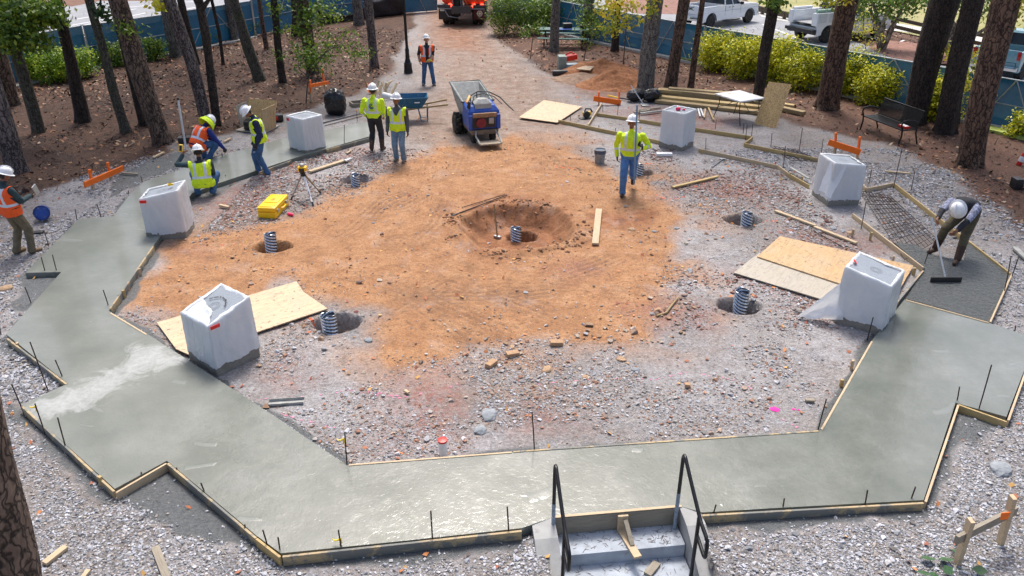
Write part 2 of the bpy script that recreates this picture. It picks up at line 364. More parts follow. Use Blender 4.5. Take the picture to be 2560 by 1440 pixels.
def gz(x, y): return float(ghost_h(np.array([x]), np.array([y]))[0])
def GG(px, py):
    p = G(px, py); p.z = gz(p.x, p.y); return p

def axis(a, b, fine0, fine1, s0, s1f):
    xs = [fine0]; 
    while xs[-1] < fine1: xs.append(xs[-1] + s0)
    st = s0
    while xs[-1] < b: st *= s1f; xs.append(xs[-1] + st)
    st = s0; pre = [fine0]
    while pre[-1] > a: st *= s1f; pre.append(pre[-1] - st)
    return np.array(pre[::-1][:-1] + xs)
gx = axis(-170, 170, -8.5, 8.5, .042, 1.04); gy = axis(-60, 320, 5.2, 19, .042, 1.03)
X, Y = np.meshgrid(gx, gy); x = X.ravel(); y = Y.ravel()
wx = x + .42 * fbm(x, y, 1.1, 6, 1) + .5 * fbm(x, y, .35, 2, 61); wy = y + .42 * fbm(x, y, 1.1, 6, 2) + .5 * fbm(x, y, .35, 2, 62)
def zone(px, w_=.35): return sstep(polydist(wx, wy, P(px)), w_)
mulchL = zone([(-900, 760), (-100, 590), (0, 550), (130, 470), (400, 385), (440, 352), (560, 335), (600, 325), (700, 290), (820, 262), (900, 232), (960, 190), (1000, 130), (1030, 60), (1060, -10), (1060, -60), (-900, -60)], .6)
mulchR = zone([(1210, -40), (1225, 60), (1245, 105), (1300, 140), (1380, 190), (1480, 195), (1590, 235), (1780, 262), (1960, 300), (2060, 330), (2200, 352), (2300, 400), (2400, 450), (2560, 590), (2900, 760), (4200, 760), (4200, -60)], .6)
tan = zone([(380, 640), (300, 760), (420, 810), (700, 700), (830, 760), (960, 800), (1000, 900), (1130, 900), (1250, 860), (1400, 850), (1580, 860), (1660, 760), (1680, 640), (1720, 540), (1640, 470), (1540, 420), (1440, 380), (1300, 350), (1100, 370), (960, 430), (860, 500), (720, 560), (560, 590)], .35)
tan = np.clip(tan + .75 * np.clip(.5 + 2.2 * fbm(x, y, .9, 5, 71), 0, 1) * sstep(polydist(wx, wy, P([(250, 640), (250, 760), (420, 850), (760, 830), (950, 960), (1300, 960), (1640, 900), (1800, 760), (1800, 600), (1820, 470), (1600, 400), (1440, 330), (1100, 330), (900, 420), (560, 560)])), .5), 0, 1)
road = zone([(1050, -30), (1060, 110), (1060, 200), (980, 330), (1100, 400), (1500, 400), (1420, 280), (1380, 200), (1290, 140), (1230, 70), (1210, -30)], .9)
clay = np.maximum(zone([(1180, 560), (1200, 620), (1300, 640), (1400, 600), (1420, 530), (1300, 500), (1200, 520)], .3), zone([(1480, 540), (1540, 570), (1620, 560), (1650, 535), (1560, 525), (1490, 528)], .2))
clay = np.maximum(clay, .9 * zone([(1100, 560), (1120, 500), (1240, 470), (1400, 480), (1480, 540), (1440, 640), (1300, 665), (1160, 640)], .9) * np.clip(.1 + 2.4 * fbm(x, y, 1.8, 5, 91), 0, 1))
clay = np.maximum(clay, .8 * zone([(1080, 60), (1110, 120), (1190, 130), (1210, 60), (1190, 20), (1100, 20)], .8))
clay = np.maximum(clay, .7 * zone([(1400, 210), (1420, 180), (1560, 165), (1620, 230), (1500, 250)], .5))
red = np.zeros_like(x)
for pl in ([(800, 385), (830, 410), (900, 395), (930, 365), (850, 370)], [(480, 540), (560, 560), (700, 520), (640, 460), (560, 480)], [(640, 470), (740, 450), (740, 410), (660, 430)], [(1640, 500), (1740, 480), (1900, 520), (1960, 500), (1880, 450), (1760, 440)],
           [(1960, 560), (1990, 620), (2200, 640), (2180, 590), (2050, 580)], [(1880, 680), (1960, 720), (1960, 760), (2060, 780), (2070, 750)], [(960, 1100), (1160, 1080), (1130, 950), (1000, 960)], [(640, 960), (700, 920), (760, 960), (700, 1000)],
           [(1560, 780), (1620, 830), (1760, 790), (1700, 750)], [(430, 640), (500, 650), (480, 620)], [(1300, 1060), (1420, 1050), (1380, 980)], [(1400, 700), (1500, 690), (1440, 660)], [(1500, 280), (1800, 330), (1840, 300), (1600, 262)]):
    red = np.maximum(red, zone(pl, .5))
red *= 1.25 * np.clip(.8 + .9 * fbm(x, y, 2.5, 4, 8), 0, 1)
inn = sstep(polydist(x, y, P(inner_px)), .2)
dsl = polydist(x, y, slab); dfr = polydist(x, y, P(fresh_px))
wet = np.clip(1 - np.abs(dsl) / (.10 + .22 * np.clip(.5 + fbm(x, y, 1.6, 3, 4), 0, 1)), 0, 1) * (dsl < 0) * np.clip(1.1 + 1.6 * fbm(x, y, .9, 3, 12), 0, 1)
wet = np.maximum(wet * 1.4, .95 * zone([(410, 1165), (330, 1230), (440, 1290), (600, 1350), (520, 1250)], .25))
wet = np.maximum(wet, .95 * zone([(70, 700), (150, 690), (90, 760), (40, 760)], .25)); wet = np.maximum(wet, .9 * zone([(2398, 1020), (2380, 1090), (2440, 1080), (2500, 1060)], .2))
wet = np.maximum(wet, .85 * zone([(340, 455), (470, 400), (460, 380), (400, 400), (300, 440)], .3))
wet = np.maximum(wet, .6 * zone([(480, 500), (560, 500), (640, 440), (560, 470)], .25))
for w_px in ([(410, 1160), (310, 1235), (420, 1300), (620, 1370), (560, 1250), (480, 1180)], [(60, 690), (160, 680), (90, 790), (30, 770)], [(2392, 1015), (2380, 1100), (2440, 1090), (2520, 1060)], [(340, 455), (480, 400), (470, 375), (380, 400), (280, 450), (270, 500)]): wet = np.maximum(wet, 1.0 * sstep(polydist(x + .30 * fbm(x, y, 2.2, 5, 77), y + .25 * fbm(x, y, 2.2, 5, 78), P(w_px)), .10))
for w_px in ([(20, 990), (50, 1010), (240, 1230), (290, 1240), (240, 1260), (100, 1100), (40, 1060)], [(700, 1400), (1300, 1335), (1300, 1370), (1000, 1400), (720, 1425)], [(1760, 1300), (2310, 1262), (2310, 1290), (1760, 1330)], [(2320, 1250), (2400, 1020), (2430, 1040), (2350, 1255)]): wet = np.maximum(wet, .8 * sstep(polydist(x + .30 * fbm(x, y, 2.2, 5, 77), y + .25 * fbm(x, y, 2.2, 5, 78), P(w_px)), .10))
dust = np.clip(.5 + 2.2 * fbm(x, y, .5, 5, 6), 0, 1) * inn + .8 * (1 - inn) * np.clip(.35 + 2.0 * fbm(x, y, .7, 5, 7), 0, 1)
dust = np.maximum(dust, .95 * zone([(640, 850), (900, 830), (980, 900), (700, 1000)], .8)); dust = np.maximum(dust, .9 * zone([(1800, 800), (2080, 860), (2000, 1060), (1560, 1050), (1500, 900), (1700, 870)], 1.2))
dust = np.maximum(dust, .9 * zone([(1120, 130), (1200, 130), (1150, 200), (1090, 190)], 1.2))
mul = np.clip(np.maximum(mulchL, mulchR), 0, 1) * (1 - inn)
mulR = mulchR * (1 - inn)
tan = np.clip(tan, 0, 1); road = np.clip(road, 0, 1) * (1 - tan)
trk = np.zeros_like(x)
for pl, wd_t in (([(760, 640), (880, 570), (960, 500), (1080, 460), (1200, 430)], .28), ([(1000, 640), (1090, 560), (1120, 500), (1080, 430)], .25), ([(1640, 600), (1500, 660), (1380, 700), (1250, 700), (1100, 660), (1000, 600)], .30), ([(980, 780), (1120, 700), (1300, 760), (1500, 840)], .3), ([(960, 690), (1100, 760), (1240, 820), (1330, 880)], .25), ([(1060, 740), (1200, 740), (1400, 720), (1560, 740)], .3), ([(900, 700), (1020, 740), (1160, 840), (1200, 900)], .22), ([(1080, 60), (1120, 200), (1180, 330), (1140, 440), (1000, 520)], .25), ([(1180, 60), (1230, 200), (1320, 330), (1400, 420)], .25)):
    q_ = P(pl); dd = np.full(x.shape, 1e9); al = np.zeros_like(x); acc = 0
    for i in range(len(q_) - 1):
        ax_, ay_ = q_[i]; bx_, by_ = q_[i + 1]; dx_, dy_ = bx_ - ax_, by_ - ay_; L_ = math.hypot(dx_, dy_); tt = np.clip(((x - ax_) * dx_ + (y - ay_) * dy_) / L_ ** 2, 0, 1)
        d_ = np.hypot(x - ax_ - tt * dx_, y - ay_ - tt * dy_); m_ = d_ < dd; dd[m_] = d_[m_]; al[m_] = acc + tt[m_] * L_; acc += L_
    for off_ in (0,):
        k_ = 1.7 * np.clip(1 - dd / (wd_t * 1.35), 0, 1) ** .5 * (.5 + .5 * np.cos(2 * np.pi * (dd / .14))) * (.75 + .25 * np.sin(al * 2 * np.pi / .3)) * np.clip(.4 + 1.2 * fbm(x, y, .9, 3, 41), 0, 1)
        trk = np.clip(np.maximum(trk, k_), 0, 1)
z = ghost_h(x, y) - .02 * trk
n_, m_ = len(gx), len(gy)
ii = (np.arange(m_ - 1)[:, None] * n_ + np.arange(n_ - 1)[None, :]).ravel()
Fc = np.stack([ii, ii + 1, ii + n_ + 1, ii + n_], 1)

# ground material
t = NT('site_ground')
A = t.n('SeparateColor', Color=t.n('Attribute', attribute_name='za').outputs['Color']).outputs
Bt = t.n('SeparateColor', Color=t.n('Attribute', attribute_name='zb').outputs['Color']).outputs
Ct = t.n('SeparateColor', Color=t.n('Attribute', attribute_name='zc').outputs['Color']).outputs
v1 = t.vor(26); v2 = t.vor(60); nA = t.noise(2.2, 8, .7); nB = t.noise(18, 6, .75); nC = t.noise(.7, 5, .6); nD = t.noise(70, 3, .7)
cell = t.n('RGBToBW', Color=v1.outputs['Color']).outputs[0]; cell2 = t.n('RGBToBW', Color=v2.outputs['Color']).outputs[0]
grav = t.ramp(cell, [(.1, (.13, .13, .145)), (.45, (.30, .31, .345)), (.7, (.50, .51, .56)), (.95, (.30, .25, .22))])
grav = t.mix(.62, grav, t.ramp(t.noise(34, 5, .8), [(.28, (.06, .055, .05)), (.5, (.26, .25, .25)), (.72, (.52, .53, .57))]))
grav = t.mix(t.ramp(v1.outputs['Distance'], [(.40, 0), (.62, .6)]), grav, (.09, .08, .075))
grav = t.mix(t.ramp(nA, [(.38, 0), (.52, .85)]), grav, t.ramp(nB, [(.3, (.13, .105, .09)), (.7, (.36, .325, .305))]))
dusty = t.ramp(nB, [(.25, (.20, .18, .17)), (.5, (.37, .355, .36)), (.75, (.56, .56, .60))])
base = t.mix(t.math('MULTIPLY', A[0], t.ramp(t.noise(4, 6, .7), [(.3, .2), (.6, 1)])), grav, dusty)   # dust
tanc = t.ramp(nA, [(.25, (.23, .105, .045)), (.5, (.42, .21, .095)), (.75, (.53, .31, .165))])
tanc = t.mix(t.ramp(nB, [(.36, .7), (.52, 0)]), tanc, (.20, .10, .05)); tanc = t.mix(t.math('MULTIPLY', Ct[2], .8), tanc, (.21, .11, .06))
tanc = t.mix(t.ramp(cell2, [(.93, 0), (.97, .8)]), tanc, (.50, .44, .40))
base = t.mix(A[1], base, tanc)
roadc = t.ramp(nA, [(.3, (.19, .12, .085)), (.5, (.30, .215, .17)), (.72, (.42, .35, .31))])
roadc = t.mix(t.ramp(nB, [(.4, .5), (.58, 0)]), roadc, (.17, .12, .09))
base = t.mix(A[2], base, roadc)
redc = t.mix(t.ramp(cell2, [(.2, 0), (.6, 1)]), (.30, .095, .06), t.ramp(nB, [(.3, (.16, .06, .045)), (.7, (.40, .24, .20))]))
base = t.mix(t.math('MULTIPLY', Bt[0], t.ramp(t.noise(7, 6, .75), [(.38, .1), (.6, .95)])), base, redc)
clayc = t.ramp(nA, [(.3, (.13, .045, .018)), (.5, (.27, .105, .042)), (.75, (.42, .20, .10))])
base = t.mix(t.math('MULTIPLY', Bt[2], .85), base, clayc)
base = t.mix(t.ramp(t.noise(6.5, 9, .85), [(.38, .85), (.50, 0)]), base, t.mix(.5, base, (.05, .035, .028)), 'MIX'); base = t.mix(t.ramp(t.noise(1.3, 6, .7), [(.55, 0), (.72, .35)]), base, t.mix(.6, base, (.60, .56, .54)))
mulc = t.ramp(t.noise(14, 8, .8, 1.5), [(.3, (.028, .014, .009)), (.5, (.10, .046, .026)), (.68, (.19, .095, .055)), (.9, (.32, .19, .12))])
mulc = t.mix(t.ramp(nC, [(.35, .5), (.6, 0)]), mulc, (.032, .017, .011), 'MIX')
mulR_ = t.ramp(t.noise(16, 8, .8, 1.2), [(.3, (.035, .016, .010)), (.5, (.115, .055, .034)), (.75, (.30, .18, .125))])
mulc = t.mix(t.ramp(t.noise(4.5, 7, .85), [(.40, .75), (.52, 0)]), mulc, (.020, .011, .008))
mulc = t.mix(t.math('MULTIPLY', Ct[0], t.ramp(nC, [(.3, .5), (.6, 1)])), mulc, mulR_)
base = t.mix(t.ramp(t.math('ADD', Bt[1], t.math('MULTIPLY', t.math('SUBTRACT', nB, .5), .9)), [(.38, 0), (.62, 1)]), base, mulc)
wetc = t.ramp(nB, [(.3, (.055, .062, .066)), (.7, (.13, .14, .145))])
base = t.mix(t.ramp(t.math('ADD', Ct[1], t.math('MULTIPLY', t.math('SUBTRACT', nB, .5), .8)), [(.3, 0), (.55, .95)]), base, wetc)
# white wood ash / pink survey chalk
wv = t.n('TexWave', wave_type='BANDS'); t.set(wv.inputs['Vector'], t.co); wv.inputs['Scale'].default_value = 3.5; wv.inputs['Distortion'].default_value = 9; wv.inputs['Detail'].default_value = 3; wv.inputs['Detail Scale'].default_value = .35
hgt = t.math('ADD', t.math('MULTIPLY', v1.outputs['Distance'], t.math('SUBTRACT', -.35, t.math('MULTIPLY', A[1], -.25))), t.math('MULTIPLY', nB, 1.0))
hgt = t.math('ADD', hgt, t.math('MULTIPLY', t.math('MULTIPLY', wv.outputs[0], A[1]), .06)); hgt = t.math('ADD', hgt, t.math('MULTIPLY', nD, .35))
nb = t.bump(hgt, .9, .03)
MG = t.out(base, t.ramp(Ct[1], [(0, .93), (1, .5)]), nb)
ground = arr_mesh('ground', np.stack([x, y, z], 1), Fc, MG, attr={'za': np.stack([dust, tan, road], 1), 'zb': np.stack([red, mul, clay], 1), 'zc': np.stack([mulR, wet, trk], 1)}, smooth=True)
ground['kind'] = 'structure'

# ================================================================== sheets far away
def sheet(name, poly, zz, mat, kind='structure'):
    mb = MB(); n = len(poly); mb.add([(p[0], p[1], zz) for p in poly], [tuple(range(n))]); o = mb.build(name, mat)
    me = o.data
    if me.polygons[0].normal.z < 0: me.flip_normals()
    if kind: o['kind'] = kind
    return o
t = NT('asphalt'); c = t.ramp(t.noise(1.1, 7, .7), [(.3, (.20, .205, .225)), (.7, (.33, .34, .365))]); c = t.mix(t.ramp(t.noise(60, 3), [(.4, 0), (.7, .4)]), c, (.12, .12, .125)); M_as = t.out(c, .8, t.bump(t.noise(120, 3), .3, .005))
t = NT('lawn'); c = t.ramp(t.noise(.25, 8, .75), [(.3, (.20, .22, .06)), (.5, (.34, .31, .13)), (.62, (.42, .36, .20)), (.75, (.66, .62, .55))]); c = t.mix(t.ramp(t.noise(9, 5, .8), [(.35, .5), (.6, 0)]), c, (.16, .18, .05)); M_lawn = t.out(c, .95, t.bump(t.noise(30, 4), .6, .03))
M_line = pm('road_line_white', (.55, .55, .56), .7, .15, 8, dirt=((.35, .35, .36), 10, .55)); M_liney = pm('road_line_yellow', (.75, .55, .08), .7, .15, 8)
M_conc = pm('old_concrete', (.50, .49, .46), .85, .15, 4, bump=.2)
def PF(pts, z): return [tuple(G(a, b, z)[:2]) for a, b in pts]
zb = .05
sheet('parking_lot_asphalt', PF([(1330, 30), (1450, 62), (1560, 88), (1800, 142), (2060, 200), (2387, 270), (2700, 340), (3300, 420), (3300, 80), (2570, 160), (2360, 165), (2180, 118), (2000, 60), (1880, 32), (1700, 8), (1640, -40), (1380, -60)], zb), zb, M_as)
sheet('lawn', PF([(1860, -5), (1900, 25), (2020, 45), (2180, 66), (2360, 102), (2560, 142), (2900, 215), (3900, 190), (3900, -200), (1700, -190), (1750, -60)], zb + .004), zb + .004, M_lawn)
sheet('verge_path', PF([(1870, 12), (1905, 42), (2000, 60), (2200, 100), (2200, 92), (2010, 48), (1920, 30), (1885, 8)], zb + .008), zb + .008, M_conc)
sheet('lawn_path', PF([(2190, 58), (2210, 74), (2300, 84), (2560, 140), (2700, 170), (2700, 150), (2560, 110), (2330, 72), (2240, 58)], zb + .008), zb + .008, M_conc)
sheet('road', PF([(-500, 250), (-120, 162), (0, 108), (60, 95), (150, 92), (280, 78), (430, 48), (640, 10), (760, -20), (900, -60), (-200, -70), (-900, 30)], zb), zb, M_as)
sheet('pavement', PF([(-200, 190), (-60, 150), (30, 118), (135, 86), (138, 80), (60, 74), (0, 80), (-200, 110)], zb + .004), zb + .004, M_conc)
sheet('far_woodland_floor', PF([(-300, 10), (60, 8), (180, 16), (250, 2), (420, 2), (400, -60), (-300, -60)], zb + .004), zb + .004, pm('far_mulch', (.16, .08, .05), .95, .4, 3))
sheet('side_road_mulch', PF([(1520, 20), (1600, 34), (1690, 35), (1720, 12), (1690, -40), (1500, -30)], zb + .006), zb + .006, pm('island_mulch', (.25, .13, .10), .95, .35, 5, bump=.6, bscale=12, bd=.05))
sheet('island_mulch_bed', PF([(2170, 120), (2230, 145), (2330, 158), (2460, 165), (2460, 135), (2330, 112), (2215, 100)], zb + .006), zb + .006, pm('island_mulch', (.25, .13, .10), .95, .35, 5))
lines = [((215, 62), (365, 32)), ((235, 75), (400, 40)), ((330, 50), (470, 25)), ((190, 48), (340, 22)), ((420, 32), (520, 12)), ((300, 20), (600, -8)), ((150, 68), (300, 42)), ((210, 92), (330, 70)), ((0, 60), (150, 30))]
mb = MB()
for i, (a, b) in enumerate(lines):
    pa, pb = G(*a, zb + .004), G(*b, zb + .004); d = (pb - pa).normalized(); nrm = Vector((-d.y, d.x, 0)) * .09
    mb.add([pa + nrm, pa - nrm, pb - nrm, pb + nrm], [(0, 1, 2, 3)])
for a, b in (((1905, 60), (2050, 118)), ((1760, 100), (1700, 60)), ((2030, 100), (1950, 130)), ((2260, 100), (2200, 130)), ((1580, 60), (1660, 95))):
    pa, pb = G(*a, zb + .004), G(*b, zb + .004); d = (pb - pa).normalized(); nrm = Vector((-d.y, d.x, 0)) * .06
    mb.add([pa + nrm, pa - nrm, pb - nrm, pb + nrm], [(0, 1, 2, 3)])
o = mb.build('parking_lines', M_line); o['kind'] = 'structure'

# ================================================================== concrete walk
t = NT('wet_concrete')
n1 = t.noise(1.0, 7, .6); n2 = t.noise(16, 6, .7); n3 = t.noise(3.0, 5, .6, 1.0)
c = t.ramp(n1, [(.28, (.105, .12, .10)), (.5, (.152, .165, .14)), (.7, (.205, .215, .192))])
c = t.mix(t.ramp(n2, [(.4, .25), (.6, 0)]), c, (.14, .15, .14))
wm = t.n('Attribute', attribute_name='w').outputs['Color']; ws = t.n('SeparateColor', Color=wm).outputs
c = t.mix(t.ramp(t.math('ADD', ws[0], t.math('MULTIPLY', t.math('SUBTRACT', t.noise(2.6, 9, .72, 1.2), .5), 1.7)), [(.44, 0), (.66, .55), (.95, .8)]), c, t.ramp(n2, [(.3, (.30, .31, .30)), (.7, (.44, .455, .45))]))
rgh = t.ramp(n3, [(.35, .07), (.65, .24)]); rgh = t.mix(ws[1], rgh, (.5, .5, .5)); rgh = t.mix(ws[0], rgh, (.6, .6, .6))
rw = t.n('TexWave', wave_type='RINGS'); t.set(rw.inputs['Vector'], t.co); rw.inputs['Scale'].default_value = .55; rw.inputs['Distortion'].default_value = 22; rw.inputs['Detail'].default_value = 2; rw.inputs['Detail Scale'].default_value = .5
ridge = t.ramp(t.math('MULTIPLY', rw.outputs[0], t.ramp(t.noise(1.1, 3), [(.5, 0), (.62, 1)])), [(.90, 0), (.985, 1)])
c = t.mix(t.math('MULTIPLY', ridge, .18), c, (.33, .35, .34))
hh = t.math('ADD', t.math('MULTIPLY', t.noise(14, 3, .55, 1.5), .45), t.math('MULTIPLY', t.noise(2.0, 4, .5), 1.6)); hh = t.math('ADD', hh, t.math('MULTIPLY', ridge, .5))
M_wet = t.out(c, rgh, t.bump(hh, .30, .02))
t.b.inputs['Specular IOR Level'].default_value = .6; t.b.inputs['Coat Weight'].default_value = .4; t.b.inputs['Coat Roughness'].default_value = .10
def slab_mesh(name, poly, z0, z1, mat, step=.10, attrf=None, disp=None):
    xs = [p[0] for p in poly]; ys = [p[1] for p in poly]
    bm = bmesh.new(); vs = [bm.verts.new((p[0], p[1], z1)) for p in poly]; f = bm.faces.new(vs)
    if f.normal.z < 0: f.normal_flip()
    bm.normal_update()
    if f.normal.z < 0: bmesh.ops.reverse_faces(bm, faces=[f])
    # slice into a grid
    for ax, lo, hi in ((0, min(xs), max(xs)), (1, min(ys), max(ys))):
        k = lo + step
        while k < hi:
            nrm = (1, 0, 0) if ax == 0 else (0, 1, 0)
            bmesh.ops.bisect_plane(bm, geom=bm.verts[:] + bm.edges[:] + bm.faces[:], plane_co=(k, k, 0), plane_no=nrm, dist=1e-5); k += step
    edges = [e for e in bm.edges if len(e.link_faces) == 1]
    r = bmesh.ops.extrude_edge_only(bm, edges=edges)
    nv = [g for g in r['geom'] if isinstance(g, bmesh.types.BMVert)]
    for v in nv: v.co.z = z0
    if disp:
        s_ = set(nv)
        for v in bm.verts:
            if v not in s_: v.co.z += disp(v.co.x, v.co.y)
    me = bpy.data.meshes.new(name); bm.to_mesh(me); bm.free(); me.materials.append(mat)
    o = bpy.data.objects.new(name, me); COL.objects.link(o)
    if attrf is not None:
        co = np.empty(len(me.vertices) * 3, np.float32); me.vertices.foreach_get('co', co); co = co.reshape(-1, 3)
        a = attrf(co[:, 0].astype(float), co[:, 1].astype(float)); ca = me.color_attributes.new('w', 'FLOAT_COLOR', 'POINT'); cc = np.ones((len(co), 4), np.float32); cc[:, :3] = a; ca.data.foreach_set('color', cc.ravel())
    return o
def wattr(x, y):
    a = sstep(polydist(x, y, P([(70, 1010), (110, 1045), (230, 1025), (330, 950), (460, 905), (470, 890), (390, 858), (330, 862), (300, 905), (200, 960), (130, 990)], ZS)), .35)
    a = np.maximum(a, .55 * sstep(polydist(x, y, P([(410, 860), (460, 895), (490, 915), (470, 890)], ZS)), .2))
    dry = np.clip((y - 13) / 5, 0, 1); dry = np.maximum(dry, np.clip((-x - 2.2) / 2.5, 0, 1) * .75)
    return np.stack([a, dry, 0 * a], 1)
walk = slab_mesh('path', slab, -.05, ZS, M_wet, .16, wattr); walk['kind'] = 'structure'
t = NT('fresh_concrete'); n2 = t.noise(26, 7, .8); c = t.ramp(n2, [(.3, (.035, .04, .042)), (.5, (.10, .11, .112)), (.72, (.22, .23, .22))]); M_fresh = t.out(c, .42, t.bump(t.math('ADD', n2, t.math('MULTIPLY', t.vor(30).outputs['Distance'], .5)), 1.0, .045))
fr = slab_mesh('wet_concrete_mix', P([(2264, 746), (2313, 672), (2235, 606), (2290, 612), (2340, 640), (2410, 650), (2420, 605), (2528, 686), (2474, 805)], .07), -.05, .07, M_fresh, .06, None, lambda a, b: .014 * (rnd.random() - .5)); tag(fr, kind='stuff', label='dark freshly poured rough concrete spread inside the right form boards', cat='fresh concrete')

# ================================================================== scattered stones, litter (stuff)
def stone_variants(k=6, seed=3):
    r_ = random.Random(seed); out = []
    for i in range(k):
        bm = bmesh.new()
        for j in range(9):
            v = Vector((r_.gauss(0, 1), r_.gauss(0, 1), r_.gauss(0, 1))).normalized() * r_.uniform(.75, 1.1); v.z *= .62; bm.verts.new(v)
        r = bmesh.ops.convex_hull(bm, input=bm.verts[:]); bmesh.ops.triangulate(bm, faces=bm.faces[:])
        bm.verts.index_update(); out.append((np.array([v.co[:] for v in bm.verts]), np.array([[v.index for v in f.verts] for f in bm.faces]))); bm.free()
    return out
SV = stone_variants()
def scatter_stones(name, px_, py_, size, cols, mat, sink=.25):
    n = len(px_); zz = ghost_h(px_, py_); var = nr.integers(0, len(SV), n); ang = nr.random(n) * 2 * np.pi
    Vs, Fs, Cs = [], [], []; off = 0
    for k, (sv, sf) in enumerate(SV):
        m = var == k; c_, s_ = np.cos(ang[m]), np.sin(ang[m]); sz = size[m]; q = sv[None] * sz[:, None, None] * np.array([1, .8, .75])
        V = np.empty_like(q); V[..., 0] = q[..., 0] * c_[:, None] - q[..., 1] * s_[:, None] + px_[m][:, None]; V[..., 1] = q[..., 0] * s_[:, None] + q[..., 1] * c_[:, None] + py_[m][:, None]
        V[..., 2] = q[..., 2] + zz[m][:, None] + sz[:, None] * sink
        nn = m.sum(); Vs.append(V.reshape(-1, 3)); Fs.append((sf[None] + (np.arange(nn) * len(sv))[:, None, None] + off).reshape(-1, 3)); Cs.append(np.repeat(cols[m], len(sv), axis=0)); off += nn * len(sv)
    return arr_mesh(name, np.concatenate(Vs), np.concatenate(Fs), mat, attr={'c': np.concatenate(Cs)})
t = NT('loose_stone'); c = t.n('Attribute', attribute_name='c').outputs['Color']; c = t.mix(t.ramp(t.noise(60, 4), [(.35, .35), (.65, 0)]), c, (.08, .075, .07)); M_st = t.out(c, .88, t.bump(t.noise(90, 3), .4, .004))
GREYS = np.array([(.42, .43, .47), (.50, .51, .56), (.30, .31, .34), (.62, .63, .68), (.20, .18, .17), (.38, .33, .29), (.18, .19, .21), (.52, .51, .52)])
def pick(n, pal, p=None): 
    c = pal[nr.choice(len(pal), n, p=p)]; return c * nr.uniform(.75, 1.2, (n, 1))
def inframe(x, y, m=40):
    zc = y * cp + CH * sp; zz = 1280 + F * x / zc; u = (y * sp - CH * cp) ; yy = 720 - F * u / zc
    return (zz > -m) & (zz < 2560 + m) & (yy > -m) & (yy < 1440 + m)
def sample(n, x0, x1, y0, y1, f=None):
    x = nr.uniform(x0, x1, n); y = nr.uniform(y0, y1, n); k = inframe(x, y); x, y = x[k], y[k]
    k = (polydist(x, y, slab) < -.03) & (polydist(x, y, P(fresh_px)) < -.02) & (polydist(x, y, stair_poly) < -.02); x, y = x[k], y[k]
    if f is not None: k = nr.random(len(x)) < f(x, y); x, y = x[k], y[k]
    return x, y
# outer crushed gravel
mulPL = P([(-900, 760), (-100, 590), (0, 550), (130, 470), (400, 385), (440, 352), (600, 325), (700, 290), (820, 262), (900, 232), (960, 190), (1000, 130), (1030, 60), (1060, -60), (-900, -60)])
mulPR = P([(1210, -40), (1225, 60), (1245, 105), (1300, 140), (1380, 190), (1480, 195), (1590, 235), (1780, 262), (1960, 300), (2060, 330), (2200, 352), (2300, 400), (2400, 450), (2560, 590), (2900, 760), (4200, 760), (4200, -60)])
innP = P(inner_px)
tanP = P([(380, 640), (300, 760), (420, 810), (700, 700), (830, 760), (960, 800), (1000, 900), (1130, 900), (1250, 860), (1400, 850), (1580, 860), (1660, 760), (1680, 640), (1720, 540), (1640, 470), (1540, 420), (1440, 380), (1300, 350), (1100, 370), (960, 430), (860, 500), (720, 560), (560, 590)])
WETP = [P([(410, 1160), (310, 1235), (420, 1300), (620, 1370), (560, 1250), (480, 1180)]), P([(60, 690), (160, 680), (90, 790), (30, 770)]), P([(2392, 1015), (2380, 1100), (2440, 1090), (2520, 1060)]), P([(340, 455), (480, 400), (470, 375), (380, 400), (280, 450), (270, 500)]), P([(20, 990), (50, 1010), (240, 1230), (290, 1240), (240, 1260), (100, 1100), (40, 1060)]), P([(700, 1400), (1300, 1335), (1300, 1370), (1000, 1400), (720, 1425)]), P([(1760, 1300), (2310, 1262), (2310, 1290), (1760, 1330)]), P([(2320, 1250), (2400, 1020), (2430, 1040), (2350, 1255)])]
def notwet(a, b):
    r = np.ones_like(a)
    for w_ in WETP: r = np.minimum(r, np.clip(.15 - polydist(a, b, w_) * 6 + .5 * fbm(a, b, 3, 3, 77), .06, 1))
    return r
xs, ys = sample(170000, -9.5, 9.5, 5.4, 20, lambda a, b: (polydist(a, b, innP) < 0) * (polydist(a, b, mulPL) < .1) * (polydist(a, b, mulPR) < .1) * notwet(a, b) * np.clip(.62 + 2.2 * fbm(a, b, .8, 4, 7), .08, 1))
sz = np.clip(nr.lognormal(-4.05, .42, len(xs)), .009, .055)
scatter_stones('gravel', xs, ys, sz, pick(len(xs), GREYS), M_st)['kind'] = 'stuff'
xs, ys = sample(210000, -7.6, 7.6, 5.4, 9.8, lambda a, b: (polydist(a, b, innP) < 0) * notwet(a, b) * np.clip(.75 + 1.6 * fbm(a, b, .9, 4, 9), .12, 1))
sz = np.clip(nr.lognormal(-4.35, .38, len(xs)), .007, .035)
scatter_stones('fine_gravel', xs, ys, sz, pick(len(xs), GREYS), M_st)['kind'] = 'stuff'
xs, ys = sample(150000, -12.5, 12.5, 9, 21, lambda a, b: (polydist(a, b, innP) < 0) * (polydist(a, b, mulPL) < .15) * (polydist(a, b, mulPR) < .2) * notwet(a, b) * np.clip(.55 + 2.4 * fbm(a, b, .9, 4, 10), .06, 1))
sz = np.clip(nr.lognormal(-3.75, .4, len(xs)), .012, .06)
scatter_stones('coarse_gravel', xs, ys, sz, pick(len(xs), GREYS), M_st)['kind'] = 'stuff'
xs, ys = sample(50000, -6.5, 7, 11, 21, lambda a, b: (polydist(a, b, innP) > .05) * np.clip(-polydist(a, b, tanP) * 1.2 + .2, .01, 1) * np.clip(.35 + 2.6 * fbm(a, b, .8, 4, 117), .02, 1))
sz = np.clip(nr.lognormal(-3.8, .45, len(xs)), .012, .07)
